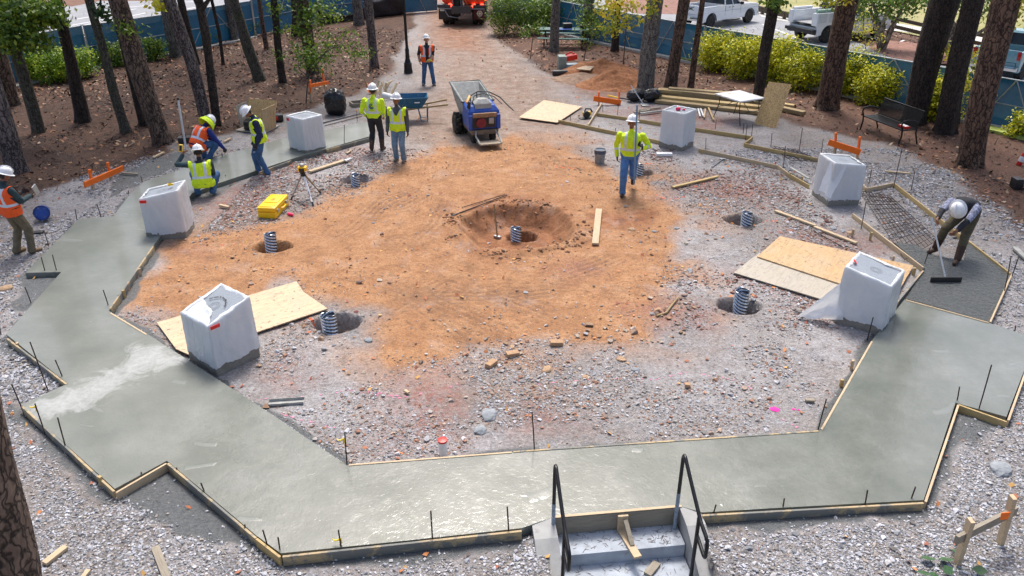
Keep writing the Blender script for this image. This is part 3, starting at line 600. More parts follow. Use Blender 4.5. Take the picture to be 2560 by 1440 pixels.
scatter_stones('coarse_rubble', xs, ys, sz, pick(len(xs), np.array([(.40, .38, .38), (.30, .20, .16), (.33, .13, .09), (.22, .10, .07), (.46, .44, .45), (.20, .18, .17)])), M_st)['kind'] = 'stuff'
print('gravel', len(xs))
PINK = np.array([(.50, .50, .53), (.38, .39, .42), (.60, .60, .64), (.30, .22, .18), (.38, .19, .12), (.45, .33, .25), (.24, .23, .23), (.44, .42, .40), (.36, .35, .35)])
xs, ys = sample(190000, -6.5, 6.5, 7.2, 20, lambda a, b: (polydist(a, b, innP) > .05) * np.clip(-polydist(a, b, tanP) * 1.2 + .35, .03, 1) * np.clip(.30 + 3.0 * fbm(a, b, .8, 4, 17), .03, 1))
sz = np.clip(nr.lognormal(-4.22, .48, len(xs)), .007, .06)
scatter_stones('rubble', xs, ys, sz, pick(len(xs), PINK), M_st)['kind'] = 'stuff'
print('rubble', len(xs))
TANS = np.array([(.46, .30, .19), (.40, .24, .14), (.52, .42, .33), (.44, .38, .33), (.33, .17, .10)])
xs, ys = sample(16000, -7, 7, 8, 30, lambda a, b: (np.abs(polydist(a, b, tanP)) < 1.4) * np.clip(.15 + 1.5 * fbm(a, b, 1.1, 4, 27), 0, 1))
sz = np.clip(nr.lognormal(-3.9, .5, len(xs)), .012, .07)
scatter_stones('dirt_clods', xs, ys, sz, pick(len(xs), TANS), M_st)['kind'] = 'stuff'
xs, ys = sample(2600, -5, 6, 8.5, 13, lambda a, b: np.clip(sstep(polydist(a, b, P([(880, 840), (1000, 860), (1260, 850), (1560, 830), (1620, 760), (1800, 790), (1700, 920), (1400, 960), (1000, 970), (700, 900)])), .6) * (.35 + 1.6 * fbm(a, b, .9, 3, 51)), 0.02, 1))
sz = np.clip(nr.lognormal(-3.15, .4, len(xs)), .02, .10); scatter_stones('larger_rubble', xs, ys, sz, pick(len(xs), np.array([(.46, .30, .19), (.40, .24, .14), (.40, .40, .42), (.36, .24, .18), (.50, .40, .32)])), M_st)['kind'] = 'stuff'
cc_ = G(1290, 567); dpit = lambda a, b: np.hypot((a - cc_.x) / 1.24, (b - cc_.y) / 1.28)
xs, ys = sample(9000, -2.6, 2.8, 12.5, 19, lambda a, b: np.exp(-((dpit(a, b) - 1.15) / .16) ** 2) * np.clip(.2 + 2.2 * fbm(a, b, 1.5, 3, 93), 0, 1) + .05 * (dpit(a, b) < 1))
sz = np.clip(nr.lognormal(-3.5, .45, len(xs)), .012, .08); scatter_stones('spoil_clods', xs, ys, sz, pick(len(xs), np.array([(.27, .12, .055), (.20, .08, .035), (.38, .21, .12), (.33, .17, .09)])), M_st)['kind'] = 'stuff'
# pine-straw clumps and leaves on the woodland floor
def leaves(name, n, f, pal, s0, s1, box=(-26, 26, 5.4, 42), thin=1.0, lift=.02, tilt=.35, col2=None):
    x, y = sample(n, *box, f); n = len(x); zz = ghost_h(x, y) + lift; a = nr.random(n) * 6.283; s_ = nr.uniform(s0, s1, n) * (1 + y / 60); tl = nr.normal(0, tilt, (n, 2))
    q = np.array([(-1, -.45 * thin), (0, -.6 * thin), (1, 0), (0, .6 * thin)]); ux = np.stack([np.cos(a), np.sin(a), tl[:, 0]], 1); uy = np.stack([-np.sin(a), np.cos(a), tl[:, 1]], 1)
    V = np.stack([x, y, zz], 1)[:, None] + s_[:, None, None] * (q[None, :, 0, None] * ux[:, None] + q[None, :, 1, None] * uy[:, None])
    o = arr_mesh(name, V.reshape(-1, 3), np.arange(n * 4).reshape(-1, 4), M_lf, attr={'c': np.repeat(pick(n, pal), 4, axis=0)}); o['kind'] = 'stuff'; return o
t = NT('fallen_leaf'); M_lf = t.out(t.n('Attribute', attribute_name='c').outputs['Color'], .7)
mulf = lambda a, b: np.maximum(polydist(a, b, mulPL) > 0, polydist(a, b, mulPR) > 0) * 1.0
leaves('fallen_leaves', 42000, lambda a, b: mulf(a, b) * np.clip(.5 + fbm(a, b, .5, 3, 5), .1, 1), np.array([(.30, .12, .05), (.38, .17, .07), (.24, .09, .05), (.36, .22, .12), (.40, .28, .18), (.18, .07, .04), (.14, .055, .03)]), .028, .06, tilt=.4)
leaves('pine_straw', 60000, lambda a, b: (polydist(a, b, mulPL) > 0) * np.clip(.5 + 1.4 * fbm(a, b, .9, 3, 15), .05, 1) + (polydist(a, b, mulPR) > 0) * np.clip(.3 + fbm(a, b, .9, 3, 15), .02, 1), np.array([(.05, .028, .018), (.03, .018, .012), (.11, .06, .038), (.17, .095, .06)]), .03, .085, thin=.35, lift=.025, tilt=.5)
leaves('orange_leaves', 5000, lambda a, b: (1 - mulf(a, b)) * 1.0, np.array([(.55, .20, .06), (.42, .14, .06), (.35, .12, .07), (.62, .34, .10)]), .018, .042, tilt=.4)
leaves('twig_litter', 16000, lambda a, b: (1 - mulf(a, b)) * np.clip(.2 + 1.5 * fbm(a, b, .7, 3, 35), 0, 1), np.array([(.10, .06, .045), (.2, .12, .08), (.14, .05, .035)]), .03, .08, thin=.12, tilt=.15)

CL = np.array([(.035, .02, .014), (.02, .012, .009), (.06, .034, .022), (.10, .055, .035)])
def sample2(n, x0, x1, y0, y1, f):
    x, y = sample(n, x0, x1, y0, y1, f); return x, y
xs, ys = sample2(70000, -24, 24, 9, 42, lambda a, b: (polydist(a, b, mulPL) > .1) * np.clip(.25 + 1.6 * fbm(a, b, 1.1, 4, 33), 0, 1) * .5 + (polydist(a, b, mulPR) > .1) * np.clip(.0 + 1.2 * fbm(a, b, 1.1, 4, 33), 0, 1) * .4)
sz = np.clip(nr.lognormal(-3.25, .35, len(xs)), .02, .08); scatter_stones('pine_cones_and_clumps', xs, ys, sz, pick(len(xs), CL), M_st)['kind'] = 'stuff'
print('cones', len(xs))
# survey paint on the ground: thin sheets of spray
def spray(pts, mat, wd, zz=.006, label=None):
    mb = MB()
    for i in range(len(pts) - 1):
        a, b = GG(*pts[i]), GG(*pts[i + 1]); n = max(2, int((b - a).length / .05)); d = (b - a).normalized(); nn = Vector((-d.y, d.x, 0))
        for k in range(n):
            if rnd.random() < .35: continue
            p = a.lerp(b, (k + rnd.random()) / n) + nn * rnd.gauss(0, wd * .4); r_ = wd * rnd.uniform(.25, .8)
            vs = [Vector((p.x + r_ * rnd.uniform(.6, 1.3) * math.cos(q), p.y + r_ * rnd.uniform(.5, 1) * math.sin(q), 0)) for q in (0, 1.2, 2.4, 3.6, 5)]
            for v in vs: v.z = gz(v.x, v.y) + zz
            mb.add(vs, [tuple(range(5))])
    o = mb.build('survey_paint', mat); o['kind'] = 'structure'
M_pk = pm('pink_chalk', (.62, .22, .34), .9, .3, 20); M_ors = pm('orange_spray', (.85, .13, .03), .8, .3, 20); M_pkb = pm('bright_pink_spray', (.9, .02, .35), .8, .2, 20)
spray([(560, 995), (700, 1000), (880, 975), (1000, 990)], M_pk, .03); spray([(700, 1035), (800, 1065), (840, 1068)], M_pk, .035); spray([(860, 975), (1000, 996), (1150, 960)], M_pk, .03)
spray([(1280, 968), (1420, 952), (1640, 948), (1720, 930), (1860, 955), (1880, 975)], M_pk, .03); spray([(2000, 1075), (1960, 1050), (1940, 1025)], M_pk, .03)
spray([(1935, 1022), (1965, 1032)], M_pkb, .12); spray([(1950, 1028), (1998, 1020)], M_pkb, .05)
for a in ([(742, 843), (776, 832)], [(772, 795), (792, 822)], [(1385, 415), (1435, 422)], [(1640, 488), (1670, 500), (1710, 492)], [(918, 437), (932, 430)], [(858, 834), (874, 830)], [(1905, 555), (1940, 552)], [(1615, 412), (1630, 408)], [(1740, 470), (1775, 455)]): spray(a, M_ors, .05)
spray([(1185, 575), (1230, 560), (1330, 552), (1400, 535)], pm('pink_string', (.6, .12, .10), .8, .2), .012); spray([(550, 615), (620, 608)], M_ors, .025)

# ================================================================== form boards
def fboard(p0, p1, label, z0=0.0, z1=.105, th=.028, mat='lumber', zt=None, name='form_board'):
    a, b = G(*p0, z1), G(*p1, z1); d = b - a; L = d.length; mb = MB(); mb.box((L / 2, 0, (z1 - z0) / 2), (L, th, z1 - z0), bev=.003)
    # a few short wooden stakes nailed on the outside would be separate things
    o = mb.build(name, M[mat]); o.location = (a.x, a.y, z0); o.rotation_euler = (0, 0, math.atan2(d.y, d.x))
    return tag(o, label, 'form board', 'wooden form boards round the path')
FB = [((18, 846), (166, 960), 'concrete splattered form board on the outer edge at far left', 'lumberD'),
 ((56, 1016), (285, 1228), 'splattered form board on the lower left spur end', 'lumberD'), ((290, 1231), (416, 1158), 'short form board on the near side of the lower left spur', 'lumber'),
 ((419, 1158), (640, 1345), 'long splattered form board running down from the lower left spur notch', 'lumberD'), ((641, 1346), (700, 1392), 'last piece of form board left of the front corner', 'lumber_y'),
 ((706, 1391), (1304, 1327), 'long front form board left of the steps', 'lumberD'), ((1756, 1288), (2309, 1257), 'long front form board right of the steps', 'lumberD'),
 ((2314, 1254), (2396, 1012), 'form board up the right outer edge behind the front corner', 'lumber'), ((2396, 1011), (2517, 1054), 'form board on the near side of the lower right spur', 'lumber_y'),
 ((2521, 1050), (2568, 920), 'form board on the end of the lower right spur', 'lumber'), ((275, 771), (383, 615), 'splattered inner form board by the left wrapped pedestal', 'lumberD'),
 ((276, 782), (366, 836), 'thin inner form board edge above the plywood sheet', 'lumber'), ((872, 1162), (1280, 1130), 'inner form board edge left half at the front', 'lumber'), ((1283, 1129), (2046, 1077), 'inner form board edge right half at the front', 'lumberD'),
 ((2054, 1073), (2180, 853), 'inner form board rising to the near right pedestal', 'lumber'), ((2226, 776), (2308, 676), 'splattered form board from the near right pedestal up to the fresh pour', 'lumberD'), ((2309, 668), (2132, 533), 'pale form board between the steel mesh and the plywood', 'lumber'),
 ((2265, 749), (2472, 806), 'divider board between fresh and finished concrete', 'lumber'), ((2528, 688), (2476, 804), 'end form board of the fresh pour on the right', 'lumber'), ((2236, 457), (2527, 683), 'long outer form board behind the raking worker', 'lumber_y'),
 ((2168, 470), (2233, 457), 'short form board angled beyond the mesh', 'lumber'), ((2150, 453), (2166, 469), 'small corner form board by the far right pedestal', 'lumber'),
 ((1747, 371), (1945, 413), 'pale form board right of the back right pedestal', 'lumber'), ((1947, 414), (1970, 431), 'short form board piece with an orange mark', 'lumber'), ((1971, 432), (2023, 462), 'form board under the grey level', 'lumber_y'),
 ((1396, 299), (1652, 352), 'inner form board left of the back right pedestal', 'lumber_y'), ((1492, 282), (1878, 340), 'outer form board passing behind the back right pedestal', 'lumber_y'), ((1862, 358), (2058, 398), 'outer form board from the offset corner to the far right pedestal', 'lumber_y'), ((1861, 357), (1882, 341), 'tiny form board closing the offset corner', 'lumber_y'),
 ((1470, 311), (1505, 256), 'loose cross stake between the two form boards below the orange batter board', 'lumber'), ((648, 430), (728, 401), 'splattered back left form board left of the pedestal', 'lumberD'), ((816, 374), (922, 345), 'splattered back left form board right of the pedestal', 'lumberD')]
for a, b, lb, mt in FB: fboard(a, b, lb, mat=mt, z1=.108 if 'divider' not in lb else .112, z0=-.02)
mb = MB()
mb.box((0, 0, 0), (.042, .006, .11)); o = mb.build('paint_mark', M['orange']); 
p = G(1938, 410, .06); o.location = p; tag(o, 'orange paint dab on the pale form board right of the back pedestal', 'paint mark')
o.rotation_euler = (0, 0, .2)
# short wooden stakes on the forms
WS = [((312, 742), 'behind the inner left form'), ((352, 690), 'midway along the inner left form'), ((2175, 600), 'beside the pale form near the mesh'), ((2232, 655), 'beside the pale form by the fresh pour'), ((2283, 688), 'at the corner of the pale form and plywood'), ((2130, 592), 'at the foot of the far right pedestal'),
      ((1753, 385), 'under the pale form near the back right pedestal'), ((1975, 445), 'under the form by the grey level'), ((2003, 458), 'second under the grey level'), ((48, 875), 'on the far left outer form'), ((256, 1216), 'on the lower left spur end'), ((2128, 925), 'on the inner right edge lower'), ((2102, 968), 'on the inner right edge lowest')]
for i, (p, s_) in enumerate(WS):
    q = G(*p); mb = MB(); mb.prism([(-.025, -.015), (.025, -.015), (.02, .02), (-.025, .02)], -.06, .13 + .02 * (i % 3)); single('wooden_stake', 'short wooden form stake ' + s_, 'stake', mb, M['lumber' if i % 2 else 'lumber_y'], (q.x, q.y, 0), rnd.uniform(-1, 1), 'wooden stakes bracing the forms')

# ================================================================== rebar stakes
ST = {
 'along the outer left form': [((0, 837), (-3, 793)), ((78, 757), (62, 717)), ((115, 688), (103, 643)), ((144, 687), (131, 637)), ((123, 617), (110, 577)), ((192, 550), (188, 523)), ((255, 548), (242, 510)), ((322, 488), (321, 476)), ((356, 455), (352, 440))],
 'around the lower left spur': [((121, 978), (75, 855)), ((162, 955), (138, 900)), ((60, 1032), (29, 961)), ((113, 1084), (87, 1009)), ((167, 1130), (144, 1044)), ((354, 1200), (353, 1180)), ((446, 1190), (441, 1169)), ((517, 1244), (502, 1207)), ((614, 1336), (612, 1311))],
 'along the front form': [((673, 1377), (657, 1325)), ((702, 1388), (695, 1343)), ((855, 1382), (846, 1325)), ((1082, 1361), (1077, 1277)), ((1273, 1342), (1268, 1267)), ((1780, 1296), (1790, 1262)), ((1955, 1282), (1961, 1246)), ((2160, 1277), (2169, 1225)), ((2273, 1261), (2289, 1217))],
 'on the inner front edge': [((867, 1163), (862, 1080)), ((1337, 1124), (1330, 1030)), ((2045, 1073), (2066, 998))],
 'at the lower right spur': [((2391, 1015), (2399, 967)), ((2444, 1036), (2479, 912)), ((2537, 832), (2539, 814))],
 'on the inner left edge': [((275, 775), (258, 725)), ((297, 753), (295, 738)), ((566, 450), (563, 437)), ((860, 367), (861, 312)), ((893, 303), (892, 278)), ((557, 400), (555, 382))],
 'by the mesh and fresh pour': [((2168, 850), (2183, 793)), ((2153, 573), (2165, 505)), ((2308, 667), (2326, 618)), ((2233, 472), (2255, 373)), ((2172, 460), (2179, 425)), ((2278, 477), (2287, 427)), ((2510, 740), (2528, 640)), ((2530, 690), (2546, 645)), ((2203, 455), (2205, 449))],
 'between the back right forms': [((2052, 390), (2058, 347)), ((1998, 378), (2006, 320)), ((1958, 420), (1964, 365)), ((2087, 397), (2092, 363)), ((2139, 415), (2139, 396)), ((1928, 363), (1930, 333)), ((1864, 350), (1868, 312)), ((1879, 340), (1882, 310)), ((1858, 333), (1860, 308)), ((1788, 322), (1791, 298)), ((1764, 383), (1765, 345)), ((1840, 397), (1841, 385))],
 'behind the walking worker': [((1598, 300), (1600, 272)), ((1539, 337), (1539, 320)), ((1497, 327), (1497, 313)), ((1544, 288), (1546, 258)), ((1507, 280), (1507, 263)), ((1426, 302), (1426, 290))]}
for sec, lst in ST.items():
    lst2 = sorted(lst, key=lambda e: e[0][0])
    for i, (b, tp) in enumerate(lst2):
        g0 = G(*b); g1 = at(tp[0], tp[1], g0.y); 
        if abs(g1.x - g0.x) > .25: g1.x = g0.x + math.copysign(.25, g1.x - g0.x)
        mb = MB(); dz = g1 - g0; mb.tube([(0, 0, -.1), (dz.x * .5, 0, dz.z * .5), tuple((dz.x, dz.y, dz.z))], .0085, 7)
        o = single('rebar_stake', 'rusty rebar stake %s, %s of %d from left' % (sec, ORD[i], len(lst2)), 'rebar stake', mb, M['rebar'], g0, 0, 'rebar stakes driven along the forms')
for (b, z_, lb) in (((87, 1018), .33, 'at the lower left spur'), ((848, 1350), .16, 'on the front form'), ((856, 1100), .28, 'at the inner front corner')):
    g0 = G(*b, z_); mb = MB(); mb.tube([(-.015, 0, .0), (.015, .0, .02), (.02, -.01, -.03), (-.005, .0, -.07)], [.01, .014, .012, .004], 6); mb.tube([(0, 0, 0), (-.05, 0, -.005), (-.08, .01, .012)], [.008, .01, .003], 5)
    single('flagging_ribbon', 'yellow flagging ribbon knotted round the rebar ' + lb, 'ribbon', mb, M['yellow_t'], g0, 0, 'yellow ribbons on rebar')

# ================================================================== pedestals wrapped in plastic
t = NT('milky_plastic_wrap'); n1 = t.noise(3.5, 6, .6, 1.5)
c = t.ramp(t.noise(2.0, 4), [(.3, (.80, .84, .88)), (.7, (.92, .93, .95))]); mp = t.n('Mapping'); t.set(mp.inputs[0], t.co); mp.inputs['Scale'].default_value = (3.2, 3.2, .9); mp.inputs['Rotation'].default_value = (0.15, .3, 0); cr = t.n('TexWave', wave_type='BANDS'); t.set(cr.inputs['Vector'], mp.outputs[0]); cr.inputs['Scale'].default_value = .9; cr.inputs['Distortion'].default_value = 14; cr.inputs['Detail'].default_value = 2; cr.inputs['Detail Scale'].default_value = .6
hh = t.math('ADD', t.math('MULTIPLY', n1, 1.0), t.math('MULTIPLY', t.math('POWER', cr.outputs[0], 3.0), .22))
t.out(c, .2, t.bump(hh, .6, .035)); t.b.inputs['Alpha'].default_value = .93; t.b.inputs['Subsurface Weight'].default_value = 0
tr = t.n('BsdfTranslucent'); t.set(tr.inputs[0], c); mx = t.n('MixShader'); mx.inputs[0].default_value = .22
t.t.links.new(t.b.outputs[0], mx.inputs[1]); t.t.links.new(tr.outputs[0], mx.inputs[2]); t.t.links.new(mx.outputs[0], t.t.nodes['Material Output'].inputs[0]); M_wrap = t.m
t = NT('speckled_granite'); c = t.ramp(t.noise(90, 4, .8), [(.35, (.16, .18, .21)), (.6, (.33, .37, .42))]); M_gran = t.out(c, .45, None)
M_base = pm('rough_concrete_footing', (.24, .22, .19), .9, .25, 6, bump=.7, bscale=25, bd=.02)
def pedestal(deg, px, py, wd, dep, h_in, h_out, lbl, dedges, rot=0, fl=None, tapes=(), opening='open', boxh=.0, seed=1):
    c = G(px, py); a = R(deg) + T0 + rot; rz = -a   # local +y points outward (away from plaza centre)
    rt = thing('wrapped_pedestal', lbl, 'pedestal', (c.x, c.y, 0), rz, 'plastic wrapped pedestals round the plaza')
    hw, hd = wd / 2, dep / 2; r_ = random.Random(seed)
    mb = MB(); mb.box((0, 0, .0), (wd + .05, dep + .05, .34), bev=.02); mb.build('footing', M_base, rt)
    # stone body with a sloping top
    ins = .015; mb = MB(); vs = [(sx * (hw - ins), sy * (hd - ins), 0.18) for sx, sy in ((-1, -1), (1, -1), (1, 1), (-1, 1))] + [(-hw + ins, -hd + ins, h_in), (hw - ins, -hd + ins, h_in), (hw - ins, hd - ins, h_out), (-hw + ins, hd - ins, h_out)]
    mb.add(vs, [(3, 2, 1, 0), (4, 5, 6, 7), (0, 1, 5, 4), (1, 2, 6, 5), (2, 3, 7, 6), (3, 0, 4, 7)]); st = mb.build('stone_body', M_gran, rt)
    # engraved ring and letters on the top
    sl = math.atan2(h_out - h_in, dep); mb = MB(); zc = (h_in + h_out) / 2 + .004
    MT = Matrix.Translation((0, 0, zc)) @ Matrix.Rotation(sl, 4, 'X')
    for rr in (.045, .068, .09):
        for k in range(36):
            if False: continue
            a0 = 2 * math.pi * k / 36; p = [MT @ Vector((math.cos(q) * r2, math.sin(q) * r2 + .02, 0)) for q, r2 in ((a0, rr), (a0 + .11, rr), (a0 + .12, rr + .006), (a0, rr + .006))]
            mb.add(p, [(0, 1, 2, 3)])
    eng = mb.build('engraved_ring', M['ink_g'], rt)  # ring drawn as thin flat segments in grey ink
    # wrap: open tube of film with folds, bunched at the rim
    nu, nv = 88, 26; V = np.zeros((nv, nu, 3)); per = [(-hw, -hd), (hw, -hd), (hw, hd), (-hw, hd)]
    nz = lambda u, v, k: float(fbm(np.array([u]), np.array([v]), 1.0, 3, k)[0])
    for i in range(nv):
        for j in range(nu):
            s_ = j / nu * 4; e = int(s_) % 4; f = s_ - int(s_); p0, p1 = per[e], per[(e + 1) % 4]; x_ = p0[0] + (p1[0] - p0[0]) * f; y_ = p0[1] + (p1[1] - p0[1]) * f
            v = i / (nv - 1); L_ = math.hypot(x_, y_); nxr, nyr = x_ / L_, y_ / L_
            top = h_in + (h_out - h_in) * (y_ + hd) / dep + .015; bot = .13 + .05 * nz(j * .22 + seed * 5, .5, 2) + .02 * (j % 2) * .5
            zz = bot + (top - bot) * min(1, v / .86)
            off = .012 + .020 * (nz(j * .33 + seed, i * .10, 4) + .5) + .035 * (1 - v) * max(0, nz(j * .14, seed * 3.3, 6) + .35) * (1 - .2 * v)
            if v > .86:
                q = (v - .86) / .14; off = off * (1 - q) - q * (.045 + .05 * nz(j * .3, seed, 7)) ; zz = top + .004 + .010 * math.sin(q * 3.1) + .008 * nz(j * .4, i * .5, 3) + (h_out - h_in) / dep * (-(nyr) * q * .1)
            V[i, j] = (x_ + nxr * off, y_ + nyr * off, zz)
    Fc = [(i * nu + j, i * nu + (j + 1) % nu, (i + 1) * nu + (j + 1) % nu, (i + 1) * nu + j) for i in range(nv - 1) for j in range(nu)]
    wr = arr_mesh('plastic_wrap', V.reshape(-1, 3), Fc, M_wrap, smooth=True, parent=rt)
    for (tx, ty, tz, tw, th_, tr_, tip) in tapes:
        mb = MB(); mb.box((0, 0, 0), (tw, .006, th_), bev=.001); o = mb.build('tape', M['redtape'], rt); o.location = (tx, ty, tz); o.rotation_euler = (tip, 0, tr_)
    if fl:
        mb = MB(); nu_, nv_ = 14, 12; (A_, B_, C_, D_) = [Vector(q) for q in fl]; vs = []
        for i in range(nv_):
            for j in range(nu_):
                u, v = j / (nu_ - 1), i / (nv_ - 1); p = A_.lerp(B_, u).lerp(D_.lerp(C_, u), v); w_ = .05 * nz(u * 4 + seed, v * 3, 5) + .03 * math.sin(u * 9 + v * 2); vs.append(p + Vector((w_, w_ * .8, .3 * w_)) * min(1, v * 2 + .1))
        mb.add(vs, [(i * nu_ + j, i * nu_ + j + 1, (i + 1) * nu_ + j + 1, (i + 1) * nu_ + j) for i in range(nv_ - 1) for j in range(nu_ - 1)], True); mb.build('loose_flap', M_wrap, rt)
    return rt
S_ = .79
PEDS = [(-135, (560, 880), 'near left pedestal in white plastic with red tape on its corner and lettered stone top', 0), (-90, (428, 572), 'left pedestal in white plastic with a tape measure on its open stone top', 0), (-45, (768, 372), 'pedestal in creased plastic beside the worker in the yellow vest and navy sleeves', 0),
        (45, (1692, 362), 'back right pedestal tightly wrapped in plastic with a pink roll on top', 0), (90, (2086, 497), 'far right pedestal with a torn plastic flap hanging off its left side', 0), (135, (2160, 790), 'near right pedestal with a long plastic tail trailing on the ground', 0)]
pa = pedestal(-135, 563, 893, .70, .70, 1.0, .80, PEDS[0][2], None, seed=1, tapes=[(-.392, .27, .80, .15, .055, 1.5708, 0)])
pb = pedestal(-90, 429, 583, .62, .74, 1.02, .86, PEDS[1][2], None, seed=2, tapes=[(-.352, .30, .84, .13, .06, 1.5708, 0)])
pc = pedestal(-45, 771, 378, .64, .64, .98, .98, PEDS[2][2], None, seed=3, tapes=[(-.362, .24, .92, .10, .075, 1.5708, 0)])
pd_ = pedestal(45, 1690, 366, .66, .66, 1.02, 1.02, PEDS[3][2], None, seed=4)
pe = pedestal(90, 2086, 500, .74, .70, 1.0, .92, PEDS[4][2], None, seed=5, fl=[(.40, -.10, .97), (.20, -.40, .99), (.34, -.60, .40), (.50, -.42, .24)], tapes=[(.36, -.24, .95, .05, .11, .6, .3)])
pf = pedestal(135, 2158, 800, .72, .72, 1.0, .86, PEDS[5][2], None, seed=6, fl=[(.36, -.37, .75), (.40, -.22, .10), (.50, -.62, .02), (.64, -.92, .03)], tapes=[(.10, -.30, 1.03, .10, .06, .4, .9)])

nu_, nv_ = 16, 12; A_, B_, C_, D_ = Vector((.355, -.02, 0)), Vector((-.10, .10, 0)), Vector((-.355, .36, 0)), Vector((.355, .36, 0)); vs = []
for i in range(nv_):
    for j in range(nu_):
        u, v = j / (nu_ - 1), i / (nv_ - 1); p = A_.lerp(B_, u).lerp(D_.lerp(C_, u), v); w_ = float(fbm(np.array([u * 3.0]), np.array([v * 3.0]), 1.3, 4, 15)[0]); vs.append((p.x, p.y - .05 * w_ * (1 - v), .9 - .2 / .7 * p.y + .014 + .022 * abs(w_)))
mb = MB(); mb.add(vs, [(i * nu_ + j, i * nu_ + j + 1, (i + 1) * nu_ + j + 1, (i + 1) * nu_ + j) for i in range(nv_ - 1) for j in range(nu_ - 1)], True); mb.build('folded_wrap', M_wrap, pa)
# ================================================================== corrugated pipes in holes
PIPES = [((675, 583), 'between the yellow case and the left plywood sheet', .115), ((888, 436), 'in the shallow hole beside the laser level', .10), ((1599, 411), 'just behind the walking worker', .105), ((1869, 531), 'with a plastic scrap, in the hole on the right', .115), ((1857, 727), 'in the deep hole left of the near right pedestal', .12), ((819, 786), 'in the hole by the near left plywood sheet', .12), ((1290, 569), 'standing in the big orange clay crater at the centre', .115)]
for i, (p, s_, r0) in enumerate(PIPES):
    zt = .28 if i < 6 else -.09
    c = G(*p, zt); mb = MB(); n, k = 48, 110; Lp = .75; vs = []; fs = []
    for a in range(k):
        z_ = -Lp + Lp * a / (k - 1)
        for j in range(n):
            th = 2 * math.pi * j / n; rr = r0 + .012 * math.sin(2 * math.pi * z_ / .062 + th * 4); vs.append((rr * math.cos(th), rr * math.sin(th), z_ + .012 * math.sin(th)))
    for a in range(k - 1):
        for j in range(n): fs.append((a * n + j, a * n + (j + 1) % n, (a + 1) * n + (j + 1) % n, (a + 1) * n + j))
    mb.add(vs, fs, True)
    mb.m = [1 if math.sin(2 * math.pi * (-Lp + Lp * (q_ // n + .5) / (k - 1)) / .062 + 2 * math.pi * (q_ % n + .5) / n * 4) < -.15 else 0 for q_ in range(len(fs))]  # groove shade painted in: troughs between ribs take the darker steel copy
    o = mb.build('corrugated_pipe', [M['galv'], M['galv_shade']]); md = o.modifiers.new('t', 'SOLIDIFY'); md.thickness = .003; md.offset = -1
    o.location = c; o.rotation_euler = (0, -.07 if i in (0, 4) else .05, rnd.random() * 6); tag(o, 'upright galvanised spiral pipe stub ' + s_, 'pipe', 'spiral metal pipe stubs in the holes')

# ================================================================== stairs
M_st_c = pm('stair_concrete_dusty', (.40, .44, .49), .85, .25, 3, bump=.5, bscale=60, dirt=((.20, .19, .18), 7, .57)); M_ch = pm('cheek_wall_concrete', (.34, .34, .33), .85, .15, 5, bump=.4, bscale=50, dirt=((.2, .19, .18), 9, .6))
stp = thing('concrete_steps', 'short flight of dusty concrete steps going down at the front of the path', 'steps', (SM.x, SM.y, 0), math.atan2(ua.y, ua.x))
hwS = SW / 2
mb = MB(); mb.box((0, -.18, -.35), (SW - .02, .36, .40), bev=.012); mb.build('tread', M_st_c, stp)
for k in range(1, 4):
    mb = MB(); mb.box((0, -.18 - .355 * k, -.35 - .17 * k), (SW - .02, .354, .40), bev=.012); mb.build('tread', M_st_c, stp)
for s_, wd in ((-1, .26), (1, .22)):
    mb = MB(); x0 = s_ * (hwS + wd / 2 + .0); 
    prof = [(-.0, .10), (-.0, -1.5), (-3.1, -1.6), (-3.1, -1.25), (-.30, .07)]
    vs = [(x0 + sx * wd / 2, y_, z_) for sx in (-1, 1) for (y_, z_) in prof]; n = len(prof)
    mb.add(vs, [tuple(range(n - 1, -1, -1)), tuple(range(n, 2 * n))] + [(i, (i + 1) % n, n + (i + 1) % n, n + i) for i in range(n)]); o = mb.build('cheek_wall', M_ch, stp)
mb = MB()
for k in range(260):
    st_ = rnd.randrange(3); u_ = rnd.uniform(-hwS + .06, hwS - .06); v_ = rnd.uniform(.04, .34) + .355 * st_; z_ = -.146 - .17 * st_; a_ = rnd.random() * 3.14; L_ = rnd.uniform(.03, .08); p_ = SP(u_, v_, z_); mb.bar(p_, p_ + Vector((math.cos(a_) * L_, math.sin(a_) * L_, .003)), .003, .002)
tag(mb.build('fallen_pine_needles', pm('dry_needles', (.09, .05, .035), .9, .3)), kind='stuff')
# retaining board with brace
bd_ = thing('retaining_board', 'wide grey board on edge holding the concrete above the steps', 'board', (SM.x, SM.y, 0), math.atan2(ua.y, ua.x))
mb = MB(); mb.box((0, -.02, -.03), (SW + .06, .04, .25), bev=.003); mb.build('plank', M['lumber_g'], bd_)
mb = MB(); mb.box((0, -.0195, .1065), (SW + .05, .036, .004)); mb.build('pale_top_edge', M['lumber'], bd_)
br = thing('wooden_brace', 'pale wooden brace propped against the board on the top step', 'brace', (SM.x, SM.y, 0), math.atan2(ua.y, ua.x))
mb = MB(); mb.box((.06, -.062, -.05), (.12, .035, .26), bev=.003); mb.build('upright', M['lumber'], br)
mb = MB(); mb.bar((.08, -.09, .03), (.11, -.33, -.12), .05, .04); mb.build('strut', M['lumber_g'], br)
mb = MB(); mb.bar((.05, -.07, -.132), (.13, -.50, -.13), .09, .03); mb.build('foot', M['lumber'], br)
